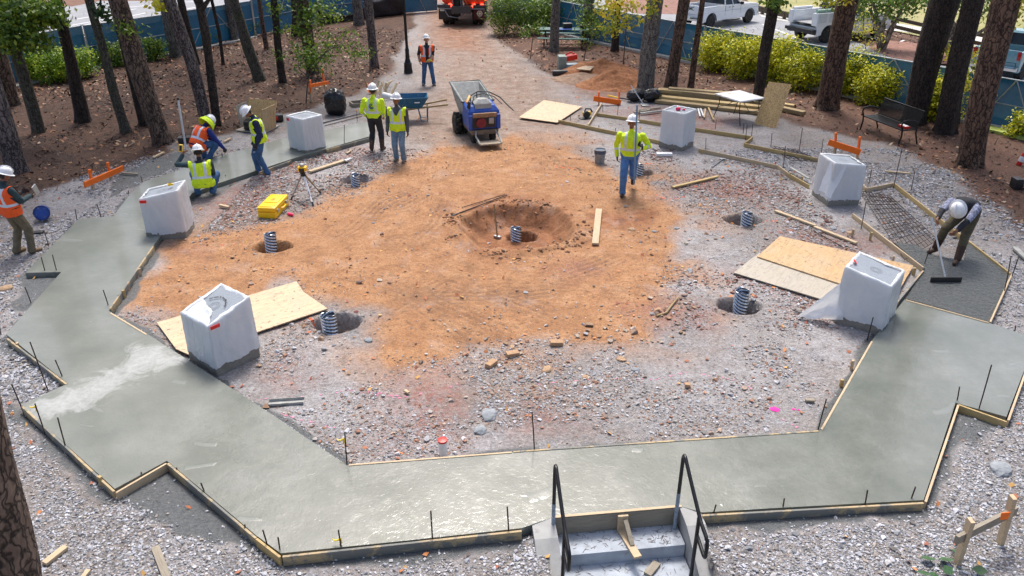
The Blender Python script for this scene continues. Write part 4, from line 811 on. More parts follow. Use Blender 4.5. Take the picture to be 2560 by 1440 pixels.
def rail(u, lbl, name='handrail'):
    rt = thing('handrail', lbl, 'handrail', (SM.x, SM.y, 0), math.atan2(ua.y, ua.x), 'black handrails on the steps')
    mb = MB(); r_ = .021
    pts = [(u, -.10, -.15), (u, -.10, .30), (u, -.10, .86), (u, -.105, .895), (u, -.125, .925), (u, -.15, .93), (u, -.18, .915), (u, -.45, .76), (u, -.72, .615), (u, -.78, .585), (u, -.95, .55), (u, -.985, .53), (u, -1.0, .49), (u, -1.0, .34), (u, -.985, .31), (u, -.955, .30), (u, -.72, .36)]
    mb.tube(pts, r_, 12); mb.build('top_rail', M['black_m'], rt)
    mb = MB(); mb.tube([(u, -.72, .61), (u, -.72, -1.0)], r_, 12); mb.build('lower_post', M['black_m'], rt)
    mb = MB(); mb.tube([(u, -.10, -.16), (u, -.10, .38)], r_ + .001, 12); mb.build('splashed_post_foot', pm('cement_splashed_steel', (.25, .30, .36), .8, .4, 40, bump=.4), rt)
rail(-hwS - .02, 'black tubular handrail on the left of the steps'); rail(hwS - .06, 'black tubular handrail on the right of the steps')
p = SP(.30, .52, -.30); mb = MB(); mb.box((0, 0, 0), (.22, .09, .035), bev=.003)
single('wood_offcut', 'small grey wood block lying on the lower step', 'wood offcut', mb, M['lumber_g'], (p.x, p.y, -.30), .9)

# ================================================================== trees
def foliage(name, centers, n, size, mat, parent=None, seed=1, clump=28, droop=0, flat=.55, core=True):
    """many leaf-sized faces in clumps through a set of ellipsoids [(c, (rx,ry,rz))]"""
    r_ = np.random.default_rng(seed); vol = np.array([e[1][0] * e[1][1] * e[1][2] for e in centers]); pr = vol ** .7; pr /= pr.sum()
    nc = max(3, n // clump); k = r_.choice(len(centers), nc, p=pr); d = r_.normal(size=(nc, 3)); d /= np.linalg.norm(d, axis=1)[:, None]
    rad = r_.uniform(.35, 1.0, nc) ** .6 * (1 + .12 * r_.normal(size=nc)); C = np.array([e[0] for e in centers])[k]; Rr = np.array([e[1] for e in centers])[k]
    cc = C + d * rad[:, None] * Rr; shade = r_.uniform(.15, .85, nc)
    idx = r_.integers(0, nc, n); cs = np.mean([min(e[1]) for e in centers]) * .24 + size * 1.5
    p = cc[idx] + r_.normal(size=(n, 3)) * cs * np.array([1, 1, .7]); v = np.clip(shade[idx] + r_.normal(size=n) * .16, 0, 1)
    nm = r_.normal(size=(n, 3)) * flat + (p - C[idx]) / Rr[idx] * .5 + np.array([0, 0, .55]); nm /= np.linalg.norm(nm, axis=1)[:, None]
    a = r_.normal(size=(n, 3)); a -= nm * (a * nm).sum(1)[:, None]; a /= np.linalg.norm(a, axis=1)[:, None]; b = np.cross(nm, a); s_ = size * r_.uniform(.6, 1.35, n)[:, None]
    V = np.stack([p - a * s_, p - b * s_ * .5, p + a * s_, p + b * s_ * .5], 1).reshape(-1, 3)
    if parent is not None: V = V - np.array(parent.location)
    return arr_mesh(name, V, np.arange(4 * n).reshape(-1, 4), mat, attr={'v': np.repeat(v, 4)}, parent=parent)
def trunk_mesh(pts, rads, mat, parent, name='trunk', seed=0, n=28, flare=1.35, rough=.05, flat=None):
    """pts world positions from the ground up, resampled; bark ridges pushed into the mesh"""
    P_ = [Vector(p) for p in pts]; L = [0]
    for i in range(1, len(P_)): L.append(L[-1] + (P_[i] - P_[i - 1]).length)
    K = int(max(14, min(70, L[-1] / .12))); vs = []; r_ = random.Random(seed)
    rings = []
    for k in range(K):
        s_ = L[-1] * (k / (K - 1)) ** 1.25; i = max(j for j in range(len(L) - 1) if L[j] <= s_ + 1e-9); f = (s_ - L[i]) / max(1e-6, L[i + 1] - L[i])
        c = P_[i].lerp(P_[i + 1], f); r = rads[i] + (rads[i + 1] - rads[i]) * f; r *= 1 + (flare - 1) * math.exp(-s_ / .22)
        c = c + Vector((math.sin(s_ * .9 + seed), math.cos(s_ * .7 + seed * 2), 0)) * .02 * min(1, s_)
        rings.append((c, r, s_))
    th = np.arange(n) * 2 * np.pi / n; V = []
    for (c, r, s_) in rings:
        nz_ = fbm(np.cos(th) * 2.3 + seed * 3.1 + s_ * .35, np.sin(th) * 2.3 + s_ * .35, 1.6, 3, seed % 9); root = 1 + .28 * math.exp(-s_ / .16) * np.sin(th * 5 + seed)
        rr = r * (1 + rough * 2.2 * nz_) * root; V.append(np.stack([c.x + np.cos(th) * rr, c.y + np.sin(th) * rr, np.full(n, c.z)], 1))
    V = np.concatenate(V); F_ = [(i * n + j, i * n + (j + 1) % n, (i + 1) * n + (j + 1) % n, (i + 1) * n + j) for i in range(K - 1) for j in range(n)]
    return arr_mesh(name, V - np.array(parent.location), F_, mat, smooth=True, parent=parent)
TREES = [
 # label, kind, bark, base px, base width px, [(px,py,width px)...], top z
 ('large grey pine at the left edge nearest the man in the orange vest', 'pine_tree', 'purple', (44, 428), 46, [(-12, 245, 40)], 13),
 ('broad flared pine at the left edge in front of the blue fence', 'pine_tree', 'pine', (22, 262), 46, [(-14, 130, 44)], 12),
 ('mossy oak with leafy boughs at the top left corner', 'oak_tree', 'oak', (98, 330), 27, [(58, 190, 24), (20, 60, 22)], 9),
 ('dark pine behind the left green shrubs', 'pine_tree', 'dark', (208, 304), 34, [(180, 160, 24), (142, 0, 22)], 12),
 ('crooked mossy tree forking at the top left of the widest pine', 'oak_tree', 'oak', (316, 330), 23, [(285, 225, 20), (262, 130, 17), (236, 50, 18), (222, 0, 18)], 10),
 ('widest brown pine on the left with deep bark ridges', 'pine_tree', 'pine', (410, 358), 44, [(345, 170, 42), (292, 0, 37)], 14),
 ('pine half hidden behind the widest left pine', 'pine_tree', 'dark', (364, 312), 30, [(345, 230, 27), (300, 60, 26)], 13),
 ('slim grey purple pine behind the kneeling workers', 'pine_tree', 'purple', (519, 318), 28, [(478, 160, 27), (424, 0, 26)], 13),
 ('thick grey trunk behind the slim grey purple pine', 'oak_tree', 'grey', (444, 140), 34, [(424, 70, 26), (414, 0, 26)], 12),
 ('dark straight trunk right of the thick grey one', 'pine_tree', 'dark', (492, 162), 18, [(470, 80, 16), (452, 0, 16)], 12),
 ('dark knobbly tree forking near the top of the photo', 'oak_tree', 'dark', (542, 315), 20, [(532, 230, 19), (523, 150, 17), (515, 85, 20), (503, 25, 18)], 8),
 ('thinnest dark sapling trunk against the blue fence', 'thin_tree', 'dark', (558, 161), 8, [(548, 80, 8), (530, 0, 7)], 8),
 ('mossy grey oak leaning left beyond the plywood box', 'oak_tree', 'oak', (651, 201), 29, [(625, 130, 26), (604, 60, 22), (586, 0, 20)], 11),
 ('grey trunk half hidden behind the leaning mossy oak', 'oak_tree', 'grey', (588, 102), 18, [(580, 50, 16), (570, 0, 16)], 11),
 ('slim bare trunk left of the dark straight tree by the fence', 'thin_tree', 'pine', (667, 123), 12, [(655, 50, 10), (648, 0, 10)], 10),
 ('slim dark trunk with ivy leaves left of the brown double pines', 'thin_tree', 'dark', (707, 206), 19, [(692, 100, 16), (683, 0, 15)], 11),
 ('brown ridged pine with leafy sprouts on its trunk', 'pine_tree', 'pine', (783, 184), 33, [(768, 100, 29), (752, 0, 32)], 13),
 ('dark flared trunk behind the brown ridged pine', 'pine_tree', 'dark', (741, 90), 28, [(742, 40, 22), (738, 0, 20)], 12),
 ('pale grey flared trunk in front of the black silt cloth', 'oak_tree', 'grey', (898, 62), 28, [(894, 30, 23), (890, 0, 22)], 12),
 ('grey brown pine left of the black lamp post', 'pine_tree', 'purple', (936, 167), 22, [(929, 90, 20), (921, 0, 20)], 12),
 ('pale grey trunk in front of the picnic table', 'oak_tree', 'grey', (1384, 129), 25, [(1388, 60, 22), (1392, 0, 19)], 12),
 ('pale ivy covered trunk behind the picnic table', 'oak_tree', 'grey', (1464, 104), 24, [(1469, 50, 24), (1474, 0, 26)], 12),
 ('dark trunk behind the yellow green sapling', 'pine_tree', 'dark', (1537, 128), 21, [(1542, 60, 15), (1547, 0, 14)], 12),
 ('big grey tree beside the dirt piles and black bags', 'oak_tree', 'grey', (1613, 232), 46, [(1622, 120, 38), (1637, 0, 37)], 14),
 ('dark brown pine just right of the big grey tree', 'pine_tree', 'pine', (1677, 221), 33, [(1692, 110, 26), (1710, 0, 27)], 13),
 ('slim light brown trunk right of the dark brown pine', 'thin_tree', 'red', (1726, 226), 17, [(1738, 120, 14), (1756, 0, 12)], 11),
 ('dark pine behind the folding table', 'pine_tree', 'dark', (1892, 260), 27, [(1908, 140, 26), (1937, 0, 26)], 13),
 ('red brown pine left of the black bench in front of the yellow shrubs', 'pine_tree', 'red', (2066, 270), 54, [(2090, 140, 46), (2122, 0, 46)], 14),
 ('dark heavy pine leaning right behind the black bench', 'pine_tree', 'dark', (2283, 308), 52, [(2318, 160, 54), (2364, 0, 58)], 14),
 ('dark pine directly right of the heavy bench pine', 'pine_tree', 'dark', (2362, 332), 48, [(2392, 180, 42), (2433, 0, 41)], 13),
 ('nearest right pine with scaly red brown bark', 'pine_tree', 'red', (2423, 413), 54, [(2462, 220, 50), (2513, 0, 52)], 14),
 ('rough pine trunk cropped at the bottom left corner of the photo', 'pine_tree', 'pine', (20, 1640), 165, [(5, 1440, 150), (-75, 1130, 140)], 12)]
for i, (lb, kind, bk, b, bw, ups, tz) in enumerate(TREES):
    g = G(*b); g.z = gz(g.x, g.y) - .05; dist = (g - Vector((0, 0, CH))).length; r0 = bw * dist / F / 2 / 1.12
    pts = [g.copy()]; rads = [r0]
    for (px, py, wd) in ups:
        q = at(px, py, g.y); dq = (q - Vector((0, 0, CH))).length
        pts.append(q); rads.append(wd * dq / F / 2)
    d = (pts[-1] - pts[-2]); d.normalize(); 
    if d.z < .3: d = Vector((d.x, 0, 1)).normalized()
    if pts[-1].z < tz: pts.append(pts[-1] + d * ((tz - pts[-1].z) / d.z)); rads.append(rads[-1] * .55)
    rt = thing(kind, lb, 'tree', g, 0, 'trees standing round the site')
    trunk_mesh(pts, rads, B[bk], rt, seed=i * 7 + 1, n=36 if bw > 40 else 22, flare=1.12, rough=.045)
    if i != 31:
        top = pts[-1]; fr_ = 1.2 + .03 * bw
        cs = [((top.x + rnd.uniform(-1, 1) * fr_, top.y + rnd.uniform(-1, 1) * fr_, tz + rnd.uniform(-.6, 1.2)), (fr_, fr_, fr_ * .6)) for _ in range(4)]
        foliage('crown', cs, 420, .17, L['dark' if 'pine' in kind else 'mid'], rt, seed=i + 50, clump=40)
        mb = MB()
        for c_, _r in cs: mb.tube([top - Vector((0, 0, 1.2)) - g, (top + Vector(c_)) / 2 - g, Vector(c_) - g], [rads[-1] * .8, rads[-1] * .5, .02], 6)
        mb.build('limbs', B[bk], rt)
# low boughs that hang in the picture
def bough(tree_lbl, name, ell, n, size, mat, seed, limb=None, lm='oak', rad=.03):
    rt = [o for o in COL.objects if o.type == 'EMPTY' and o.get('label') == tree_lbl][0]
    foliage(name, ell, n, size, mat, rt, seed, clump=26, flat=.9)
    if limb:
        mb = MB()
        for l_ in limb: mb.tube([Vector(p) - rt.location for p in l_], [rad * (1 - .7 * i / (len(l_) - 1)) for i in range(len(l_))], 6)
        mb.build('limb', B[lm], rt)
def E(px, py, Y, rx, ry, rz): return (tuple(at(px, py, Y)), (rx, ry, rz))
Yo = G(98, 330).y - .3
q = lambda a, b, Y=Yo: at(a, b, Y)
bough(TREES[2][0], 'leafy_bough', [E(25, 20, Yo, .75, .5, .35), E(80, 25, Yo - .3, .65, .5, .3), E(45, 75, Yo - .5, .55, .4, .28), E(115, 45, Yo, .45, .4, .15), E(30, 110, Yo - .4, .3, .3, .28), E(100, 105, Yo, .22, .3, .16), E(-30, 60, Yo, .6, .4, .6), E(150, 52, Yo, .25, .2, .08)], 5200, .08, L['mid'], 3, [[q(20, 60), q(50, 70), q(85, 100)], [q(20, 55), q(70, 30), q(150, 50)], [q(20, 60), q(10, 30), q(-30, 0)]])
g5 = G(316, 330).y; 
bough(TREES[4][0], 'leafy_twig', [E(270, 45, g5, .22, .2, .2), E(252, 20, g5, .2, .2, .15)], 160, .07, L['dark'], 4, [[at(238, 60, g5), at(252, 15, g5), at(250, -30, g5)], [at(250, 35, g5), at(282, 55, g5)]], rad=.05)
bough(TREES[5][0], 'leafy_sprout', [E(318, 65, G(410, 358).y - .3, .25, .2, .22)], 170, .055, L['mid'], 5)
g10 = G(542, 315).y
bough(TREES[10][0], 'leafy_twig', [E(398, 20, g10, .16, .2, .25), E(390, 5, g10, .2, .2, .2)], 110, .075, L['yellow'], 6, [[at(503, 25, g10), at(488, 0, g10), at(470, -60, g10)], [at(503, 25, g10), at(520, 2, g10), at(535, -50, g10)]], 'dark', .09)
g16 = G(783, 184).y
bough(TREES[16][0], 'leafy_sprout', [E(778, 135, g16 - .5, .7, .3, .35), E(765, 60, g16 - .5, .6, .3, .55), E(810, 25, g16, .8, .4, .4), E(760, 20, g16 - .3, .45, .3, .3)], 1300, .07, L['mid'], 7)
g15 = G(707, 206).y
bough(TREES[15][0], 'ivy', [E(705, 135, g15 - .2, .35, .2, .22), E(684, 10, g15, .4, .3, .5), E(695, 60, g15 - .2, .2, .2, .5)], 380, .06, L['mid'], 8)
g22 = G(1464, 104).y
bough(TREES[21][0], 'ivy', [E(1470, 20, g22 - .3, .45, .3, 1.0), E(1466, 60, g22 - .3, .4, .3, .6)], 900, .06, L['mid'], 9)
g23 = G(1537, 128).y
bough(TREES[23][0], 'leafy_sprout', [E(1625, 20, G(1613, 232).y - .5, .2, .2, .25)], 70, .07, L['yellow'], 10)
bough(TREES[26][0], 'leafy_bough', [E(1945, 5, G(1892, 260).y - .4, .7, .3, .12)], 300, .08, L['mid'], 11)
bough(TREES[27][0], 'leafy_bough', [E(2085, 0, G(2066, 270).y - .5, .5, .3, .15)], 160, .08, L['yellow'], 12)
bough(TREES[30][0], 'leafy_bough', [E(2550, 15, G(2423, 413).y, .4, .3, .3)], 260, .06, L['yellow'], 13)
# saplings
def sapling(lb, b, pts, ells, n, size, mat, rad=.02, group='young saplings', seed=1, br=(), bark='oak'):
    g = G(*b); rt = thing('sapling', lb, 'sapling', g, 0, group); mb = MB(); Y = g.y
    P_ = [g] + [at(a, c, Y) for a, c in pts]; mb.tube([p - g for p in P_], [rad * (1 - .6 * i / len(P_)) for i in range(len(P_))], 7)
    for l_ in br: mb.tube([at(a, c, Y) - g for a, c in l_], [rad * .6] * (len(l_) - 1) + [rad * .2], 5)
    mb.build('stem', B[bark], rt)
    foliage('leaves', [E(a, c, Y, rx, rx * .8, rz) for a, c, rx, rz in ells], n, size, mat, rt, seed, clump=14, flat=.9); return rt
sapling('sapling with green leaves beside the orange batter board left of the bin bag', (765, 258), [(768, 220), (772, 190), (790, 165), (820, 120)], [(778, 138, .7, .3), (757, 120, .4, .22), (800, 155, .4, .2), (840, 100, .5, .22), (885, 122, .55, .28), (870, 85, .45, .2), (815, 95, .5, .2), (765, 165, .3, .12)], 900, .055, L['mid'], .024, br=[[(772, 190), (748, 175), (745, 150)], [(790, 150), (830, 120), (880, 110)], [(820, 120), (860, 85)]], seed=21)
sapling('thin sapling with sparse leaves left of the picnic table', (1326, 147), [(1330, 110), (1336, 70)], [(1330, 85, .5, .35), (1340, 60, .4, .3)], 260, .05, L['mid'], .022, seed=22)
sapling('tall thin sapling with pale dangling leaves rising from the dirt pile', (1456, 178), [(1466, 110), (1478, 50), (1482, -20)], [(1480, 90, .6, .4), (1500, 65, .5, .4), (1474, 30, .4, .8), (1515, 85, .4, .2)], 700, .05, L['mid'], .024, seed=23)
sapling('sapling with broad yellow green leaves right of the dirt pile', (1558, 166), [(1562, 110), (1566, 60), (1568, 10)], [(1560, 60, .6, .3), (1545, 15, .9, .3), (1590, 45, .6, .15), (1532, 75, .5, .12), (1580, 20, .4, .2)], 520, .10, L['yellow'], .024, seed=24)
sapling('yellowing sapling in front of the white utility truck', (2168, 200), [(2165, 130), (2160, 90), (2158, 40)], [(2150, 60, .45, .5), (2168, 95, .6, .25), (2160, 130, .7, .3), (2140, 45, .3, .3), (2185, 150, .5, .15)], 520, .05, L['yellow'], .02, seed=25)
sapling('yellowing sapling between the two pines on the right', (2398, 310), [(2405, 220), (2410, 150), (2405, 110)], [(2415, 140, .5, .25), (2400, 215, .45, .25), (2425, 190, .5, .3), (2380, 125, .4, .2), (2405, 260, .3, .35), (2445, 160, .4, .2), (2440, 220, .4, .2)], 900, .055, L['yellow'], .022, seed=26)

# crape myrtles on the island
def myrtle(lb, b, stems, ells, n, seed):
    g = G(*b, .06); rt = thing('crape_myrtle', lb, 'tree', g, 0, 'smooth barked crape myrtles'); mb = MB(); Y = g.y; r_ = random.Random(seed)
    for l_ in stems:
        P_ = [g + Vector((r_.uniform(-.1, .1), r_.uniform(-.1, .1), -.02))] + [at(a, c, Y + r_.uniform(-.5, .5)) for a, c in l_]
        mb.tube([p - g for p in P_], [.11 * (1 - .7 * i / len(P_)) for i in range(len(P_))], 8)
    mb.build('trunk', B['smooth'], rt); foliage('crown', [E(a, c, Y, rx, rx * .8, rz) for a, c, rx, rz in ells], n, .085, L['mid'], rt, seed, clump=18, flat=.8)
myrtle('crape myrtle with pale stems right of the utility truck', (2203, 122), [[(2190, 70), (2175, 20)], [(2196, 80), (2190, 30), (2175, -10)], [(2206, 80), (2212, 40)], [(2220, 80), (2245, 45), (2262, 0)], [(2230, 75), (2250, 30)], [(2203, 70), (2225, 10)]], [(2200, 10, 1.5, .7), (2240, 0, 1.4, .6), (2270, -10, 1.0, .4), (2165, -5, 1.2, .5), (2215, 35, .5, .3)], 2600, 31)
myrtle('crape myrtle with bare spreading stems behind the leaning pines', (2378, 142), [[(2372, 90), (2378, 40), (2400, 0)], [(2390, 95), (2395, 50)], [(2360, 110), (2345, 75), (2335, 30)], [(2400, 105), (2430, 60), (2470, 20)], [(2420, 100), (2480, 60)], [(2410, 95), (2440, 30), (2450, -10)], [(2385, 60), (2350, 10)]], [(2410, -5, 1.5, .5), (2460, 0, 1.4, .4), (2350, -15, .9, .4), (2475, 30, .5, .3)], 1700, 32)

# ================================================================== shrubs
def shrub(lb, parts, n, mat, size=.05, seed=1, group='evergreen shrubs along the fence', dense=True):
    """parts: (px_center, py_base, width px, height px)"""
    px, pb, wd, ht = parts[0]; g = G(px, pb); rt = thing('shrub', lb, 'shrub', g, 0, group); el = []; mb = MB()
    for (a, b_, w_, h_) in parts:
        c = G(a, b_); dist = (c - Vector((0, 0, CH))).length; rx = w_ * dist / F / 2; hz = h_ * dist / F * 1.12; ry = min(rx, hz) * .75
        for k in range(5):
            an = k * 1.256 + seed; el.append(((c.x + math.cos(an) * rx * .45, c.y + ry + math.sin(an) * ry * .4, hz * .52 + .1 * math.sin(an * 2.3) * hz), (rx * .55, ry * .6, hz * .48)))
        for k in range(6): 
            an = k * 1.05; mb.tube([(c.x - g.x, c.y - g.y + ry, 0), (c.x - g.x + math.cos(an) * rx * .5, c.y - g.y + ry + math.sin(an) * ry * .5, hz * .6)], [.02, .008], 5)
    mb.build('stems', B['oak'], rt)
    foliage('leaves', el, n, size, mat, rt, seed, clump=22, flat=.8)
shrub('pair of bright green shrub mounds at far left before the blue fence', [(118, 214, 110, 58), (155, 208, 90, 54), (85, 208, 40, 44), (205, 196, 55, 52)], 9500, L['lime'], seed=1)
shrub('green shrub behind the crooked mossy tree', [(278, 172, 88, 46), (245, 170, 30, 28)], 2600, L['mid'], seed=2)
shrub('round green shrub right of the widest left pine', [(383, 154, 46, 42)], 1700, L['mid'], seed=3)
shrub('small green shrub against the thick grey trunk', [(423, 132, 22, 26)], 600, L['mid'], seed=4)
shrub('low shrub between the dark trunks on the left', [(500, 115, 40, 30), (528, 110, 30, 28)], 1400, L['mid'], seed=5)
shrub('low shrub left of the leaning mossy oak', [(572, 100, 36, 28), (622, 92, 40, 24)], 1300, L['mid'], seed=6)
shrub('large dark green hedge mass between the truck and the picnic table', [(1262, 92, 90, 84), (1320, 90, 90, 80), (1420, 84, 100, 80), (1370, 84, 90, 80)], 14000, L['mid'], size=.055, seed=7)
shrub('yellow green shrub in front of the fence right of the slim light brown trunk', [(1800, 184, 110, 80), (1865, 203, 100, 84)], 10500, L['bright'], seed=8)
shrub('broad yellow green shrub between the folding table and the red brown pine', [(1955, 218, 120, 90), (2020, 236, 110, 78), (1925, 205, 70, 70)], 11000, L['bright'], seed=9)
shrub('yellow green shrub between the red brown pine and the bench', [(2140, 250, 100, 80), (2205, 270, 100, 74), (2105, 240, 50, 60)], 10500, L['bright'], seed=10)
shrub('yellow green shrub between the two bench pines', [(2325, 300, 66, 84), (2350, 308, 50, 60)], 4500, L['bright'], seed=11)
shrub('clipped shrub at the right edge of the photo', [(2560, 350, 46, 44)], 1500, L['bright'], seed=12)
# weed at the bottom right
g = G(2340, 1420); wd_ = thing('leafy_weed', 'broad leaved green weed beside the bottom right batter board', 'weed', g)
for k, (a, b_) in enumerate(((2320, 1395), (2365, 1398), (2310, 1432), (2370, 1425), (2450, 1425), (2395, 1380), (2338, 1440))):
    c = G(a, b_, .06) - g; mb = MB(); r_ = .065; an = rnd.random() * 6.28; vs = [c + Vector((math.cos(an + q_) * r_ * (1.3 if i % 4 == 0 else .8), math.sin(an + q_) * r_ * .8, .02 * math.sin(q_))) for i, q_ in enumerate([j * .785 for j in range(8)])]
    mb.add(vs, [tuple(range(8))]); mb.tube([(0, 0, 0), c * .6, c], .003, 5); mb.build('leaf', pm('weed_leaf', (.04, .10, .035), .5, .3, 12), wd_)

# ================================================================== fences
t = NT('blue_windscreen_mesh'); c = t.ramp(t.noise(1.2, 5), [(.3, (.006, .13, .25)), (.7, (.016, .20, .36))]); c = t.mix(t.ramp(t.noise(160, 2), [(.4, 0), (.6, .25)]), c, (.012, .11, .19)); t.out(c, .8, t.bump(t.noise(3, 4), .5, .06)); t.b.inputs['Alpha'].default_value = .97; M_scr = t.m
M_pipe = pm('fence_pipe', (.38, .42, .44), .45, .2, 20, .4)
def fence(line, tops, lbl, side=-1, plen=3.6, skip=()):
    pts = [G(*p) for p in line]; cnt = 0; segs = []
    for i in range(len(pts) - 1):
        L_ = (pts[i + 1] - pts[i]).length; n = max(1, round(L_ / plen))
        for k in range(n): segs.append((pts[i].lerp(pts[i + 1], k / n), pts[i].lerp(pts[i + 1], (k + 1) / n), tops[i] + (tops[i + 1] - tops[i]) * (k + .5) / n))
    for k, (a, b, h) in enumerate(segs):
        d = b - a; L_ = d.length; rz = math.atan2(d.y, d.x)
        rt = thing('fence_panel', '%s, %s panel from the left' % (lbl, ORD[k] if k < 16 else 'number %d' % (k + 1)), 'fence panel', a, rz, 'blue screened construction fence panels')
        mb = MB(); nx, nz_ = 10, 5; vs = []
        for j in range(nz_ + 1):
            for i in range(nx + 1): vs.append((.03 + (L_ - .06) * i / nx, .03 * -side + .02 * math.sin(i * 1.3 + k) * math.sin(j * .9), .05 + (h - .05) * j / nz_ - (.02 * math.sin(math.pi * i / nx) if j == nz_ else 0)))
        mb.add(vs, [(j * (nx + 1) + i, j * (nx + 1) + i + 1, (j + 1) * (nx + 1) + i + 1, (j + 1) * (nx + 1) + i) for j in range(nz_) for i in range(nx)], True); mb.build('windscreen', M_scr, rt)
        for x_ in (.04, L_ - .04):
            mb = MB(); mb.tube([(x_, 0, -.1), (x_, 0, h + .04)], .022, 7); mb.build('post', M_pipe, rt)
        mb = MB(); mb.tube([(.04, 0, h), (L_ - .04, 0, h)], .02, 7); mb.build('top_rail', M_pipe, rt)
        mb = MB(); mb.tube([(.04, side * .01, h * .5), (L_ - .04, side * .01, h * .5)], .018, 7); mb.build('mid_rail', M_pipe, rt)
        for (x0, x1) in ((L_ * .22, L_ * .5), (L_ * .78, L_ * .5)):
            mb = MB(); mb.tube([(x0, side * .03, 0), (x1, side * .03, h)], .02, 7); mb.build('brace', M_pipe, rt)
fence([(-130, 262), (35, 213), (230, 168), (430, 132), (640, 90), (800, 58), (960, 38), (1095, 28)], [1.62, 1.62, 1.6, 1.6, 1.65, 1.7, 1.7, 1.7], 'blue screened fence on the left behind the trees', -1)
fence([(1232, 38), (1480, 103), (1753, 160), (2060, 226), (2387, 297), (2640, 352)], [1.5, 1.5, 1.48, 1.46, 1.45, 1.45], 'blue screened fence on the right before the parked trucks', -1)
# pale kerb footing behind the fences
def strip(name, line, wd, z0, z1, mat, kind='structure', label=None, cat=None):
    mb = MB(); pts = [G(*p) for p in line]
    for i in range(len(pts) - 1): mb.bar(pts[i] + Vector((0, 0, (z0 + z1) / 2)), pts[i + 1] + Vector((0, 0, (z0 + z1) / 2)), wd, z1 - z0)
    o = mb.build(name, mat)
    if kind: o['kind'] = kind
    return o
strip('kerb', [(1300, 62), (1480, 106), (1753, 163), (2387, 300), (2640, 355)], .25, -.1, .09, M_conc)
strip('kerb', [(-130, 270), (35, 219), (230, 173), (430, 137), (640, 94)], .2, -.1, .07, M_conc)
# black silt cloth hanging on the left fence
a, b = G(800, 62), G(1013, 36); mb = MB(); nx, nz_ = 22, 6; vs = []
for j in range(nz_ + 1):
    for i in range(nx + 1):
        f = i / nx; p = a.lerp(b, f); top = .75 - .5 * math.sin(math.pi * min(1, f * 1.6)) * (1 if f < .62 else 0) + .25 * f; vs.append((p.x, p.y - .15 - .06 * math.sin(i * 1.1 + j), .02 + top * j / nz_))
mb.add(vs, [(j * (nx + 1) + i, j * (nx + 1) + i + 1, (j + 1) * (nx + 1) + i + 1, (j + 1) * (nx + 1) + i) for j in range(nz_) for i in range(nx)], True)
single('silt_cloth', 'sagging black silt cloth hung in front of the blue fence at the top', 'cloth', mb, M['black_fab'])
o = COL.objects['silt_cloth']; md = o.modifiers.new('t', 'SOLIDIFY'); md.thickness = .01
# green erosion mat along the fence foot
for i, (pl, lb) in enumerate((([(2440, 320), (2460, 328), (2560, 352), (2560, 342), (2470, 318)], 'at the foot of the right fence near the frame edge'), ([(1690, 150), (1730, 160), (1745, 157), (1705, 148)], 'at the foot of the fence behind the slim light brown trunk'), ([(395, 140), (430, 134), (425, 131), (395, 136)], 'at the foot of the left fence by the round shrub'), ([(1570, 118), (1592, 124), (1590, 117), (1572, 113)], 'at the fence foot behind the yellow green sapling'))):
    mb = MB(); mb.prism(P(pl), .0, .09); single('sandbag', 'yellow green sandbag ' + lb, 'sandbag', mb, pm('sandbag_green', (.42, .50, .12), .8, .3, 10, bump=.6, bscale=20, bd=.03), group='green sandbags at the fence feet')
# wooden rail fence at the lawn
rp = [(2165, 62), (2222, 74), (2310, 97), (2390, 110), (2470, 128), (2600, 150)]; rt = thing('rail_fence', 'dark wooden rail fence along the edge of the lawn', 'fence', G(2222, 84))
g0 = rt.location; Q = [G(a, b + 12) for a, b in rp]; M_rw = M['board_t']; M_rw2 = pm('weathered_dark_wood', (.10, .075, .05), .9, .3, 8)
for i in range(len(Q)):
    mb = MB(); mb.box(Q[i] - g0 + Vector((0, 0, .42)), (.18, .18, .95), bev=.01); mb.build('post', M_rw2, rt)
for i in range(len(Q) - 1):
    for z_ in (.42, .78):
        mb = MB(); mb.bar(Q[i] - g0 + Vector((0, 0, z_)), Q[i + 1] - g0 + Vector((0, 0, z_)), .07, .16); mb.build('rail', M_rw2, rt)
rt = thing('guard_rail', 'low dark timber rail beside the lawn behind the white pickup', 'fence', G(1880, 30)); Q = [G(a, b) - rt.location for a, b in ((1868, 26), (1905, 38), (1960, 50), (2015, 60))]
for i in range(3):
    mb = MB(); mb.bar(Q[i] + Vector((0, 0, .3)), Q[i + 1] + Vector((0, 0, .3)), .14, .3); mb.build('beam', M_rw2, rt)
    mb = MB(); mb.box(Q[i] + Vector((0, 0, .14)), (.16, .16, .3)); mb.build('post', M_rw2, rt)
# orange plastic mesh/erosion panel laid on the mulch on the right

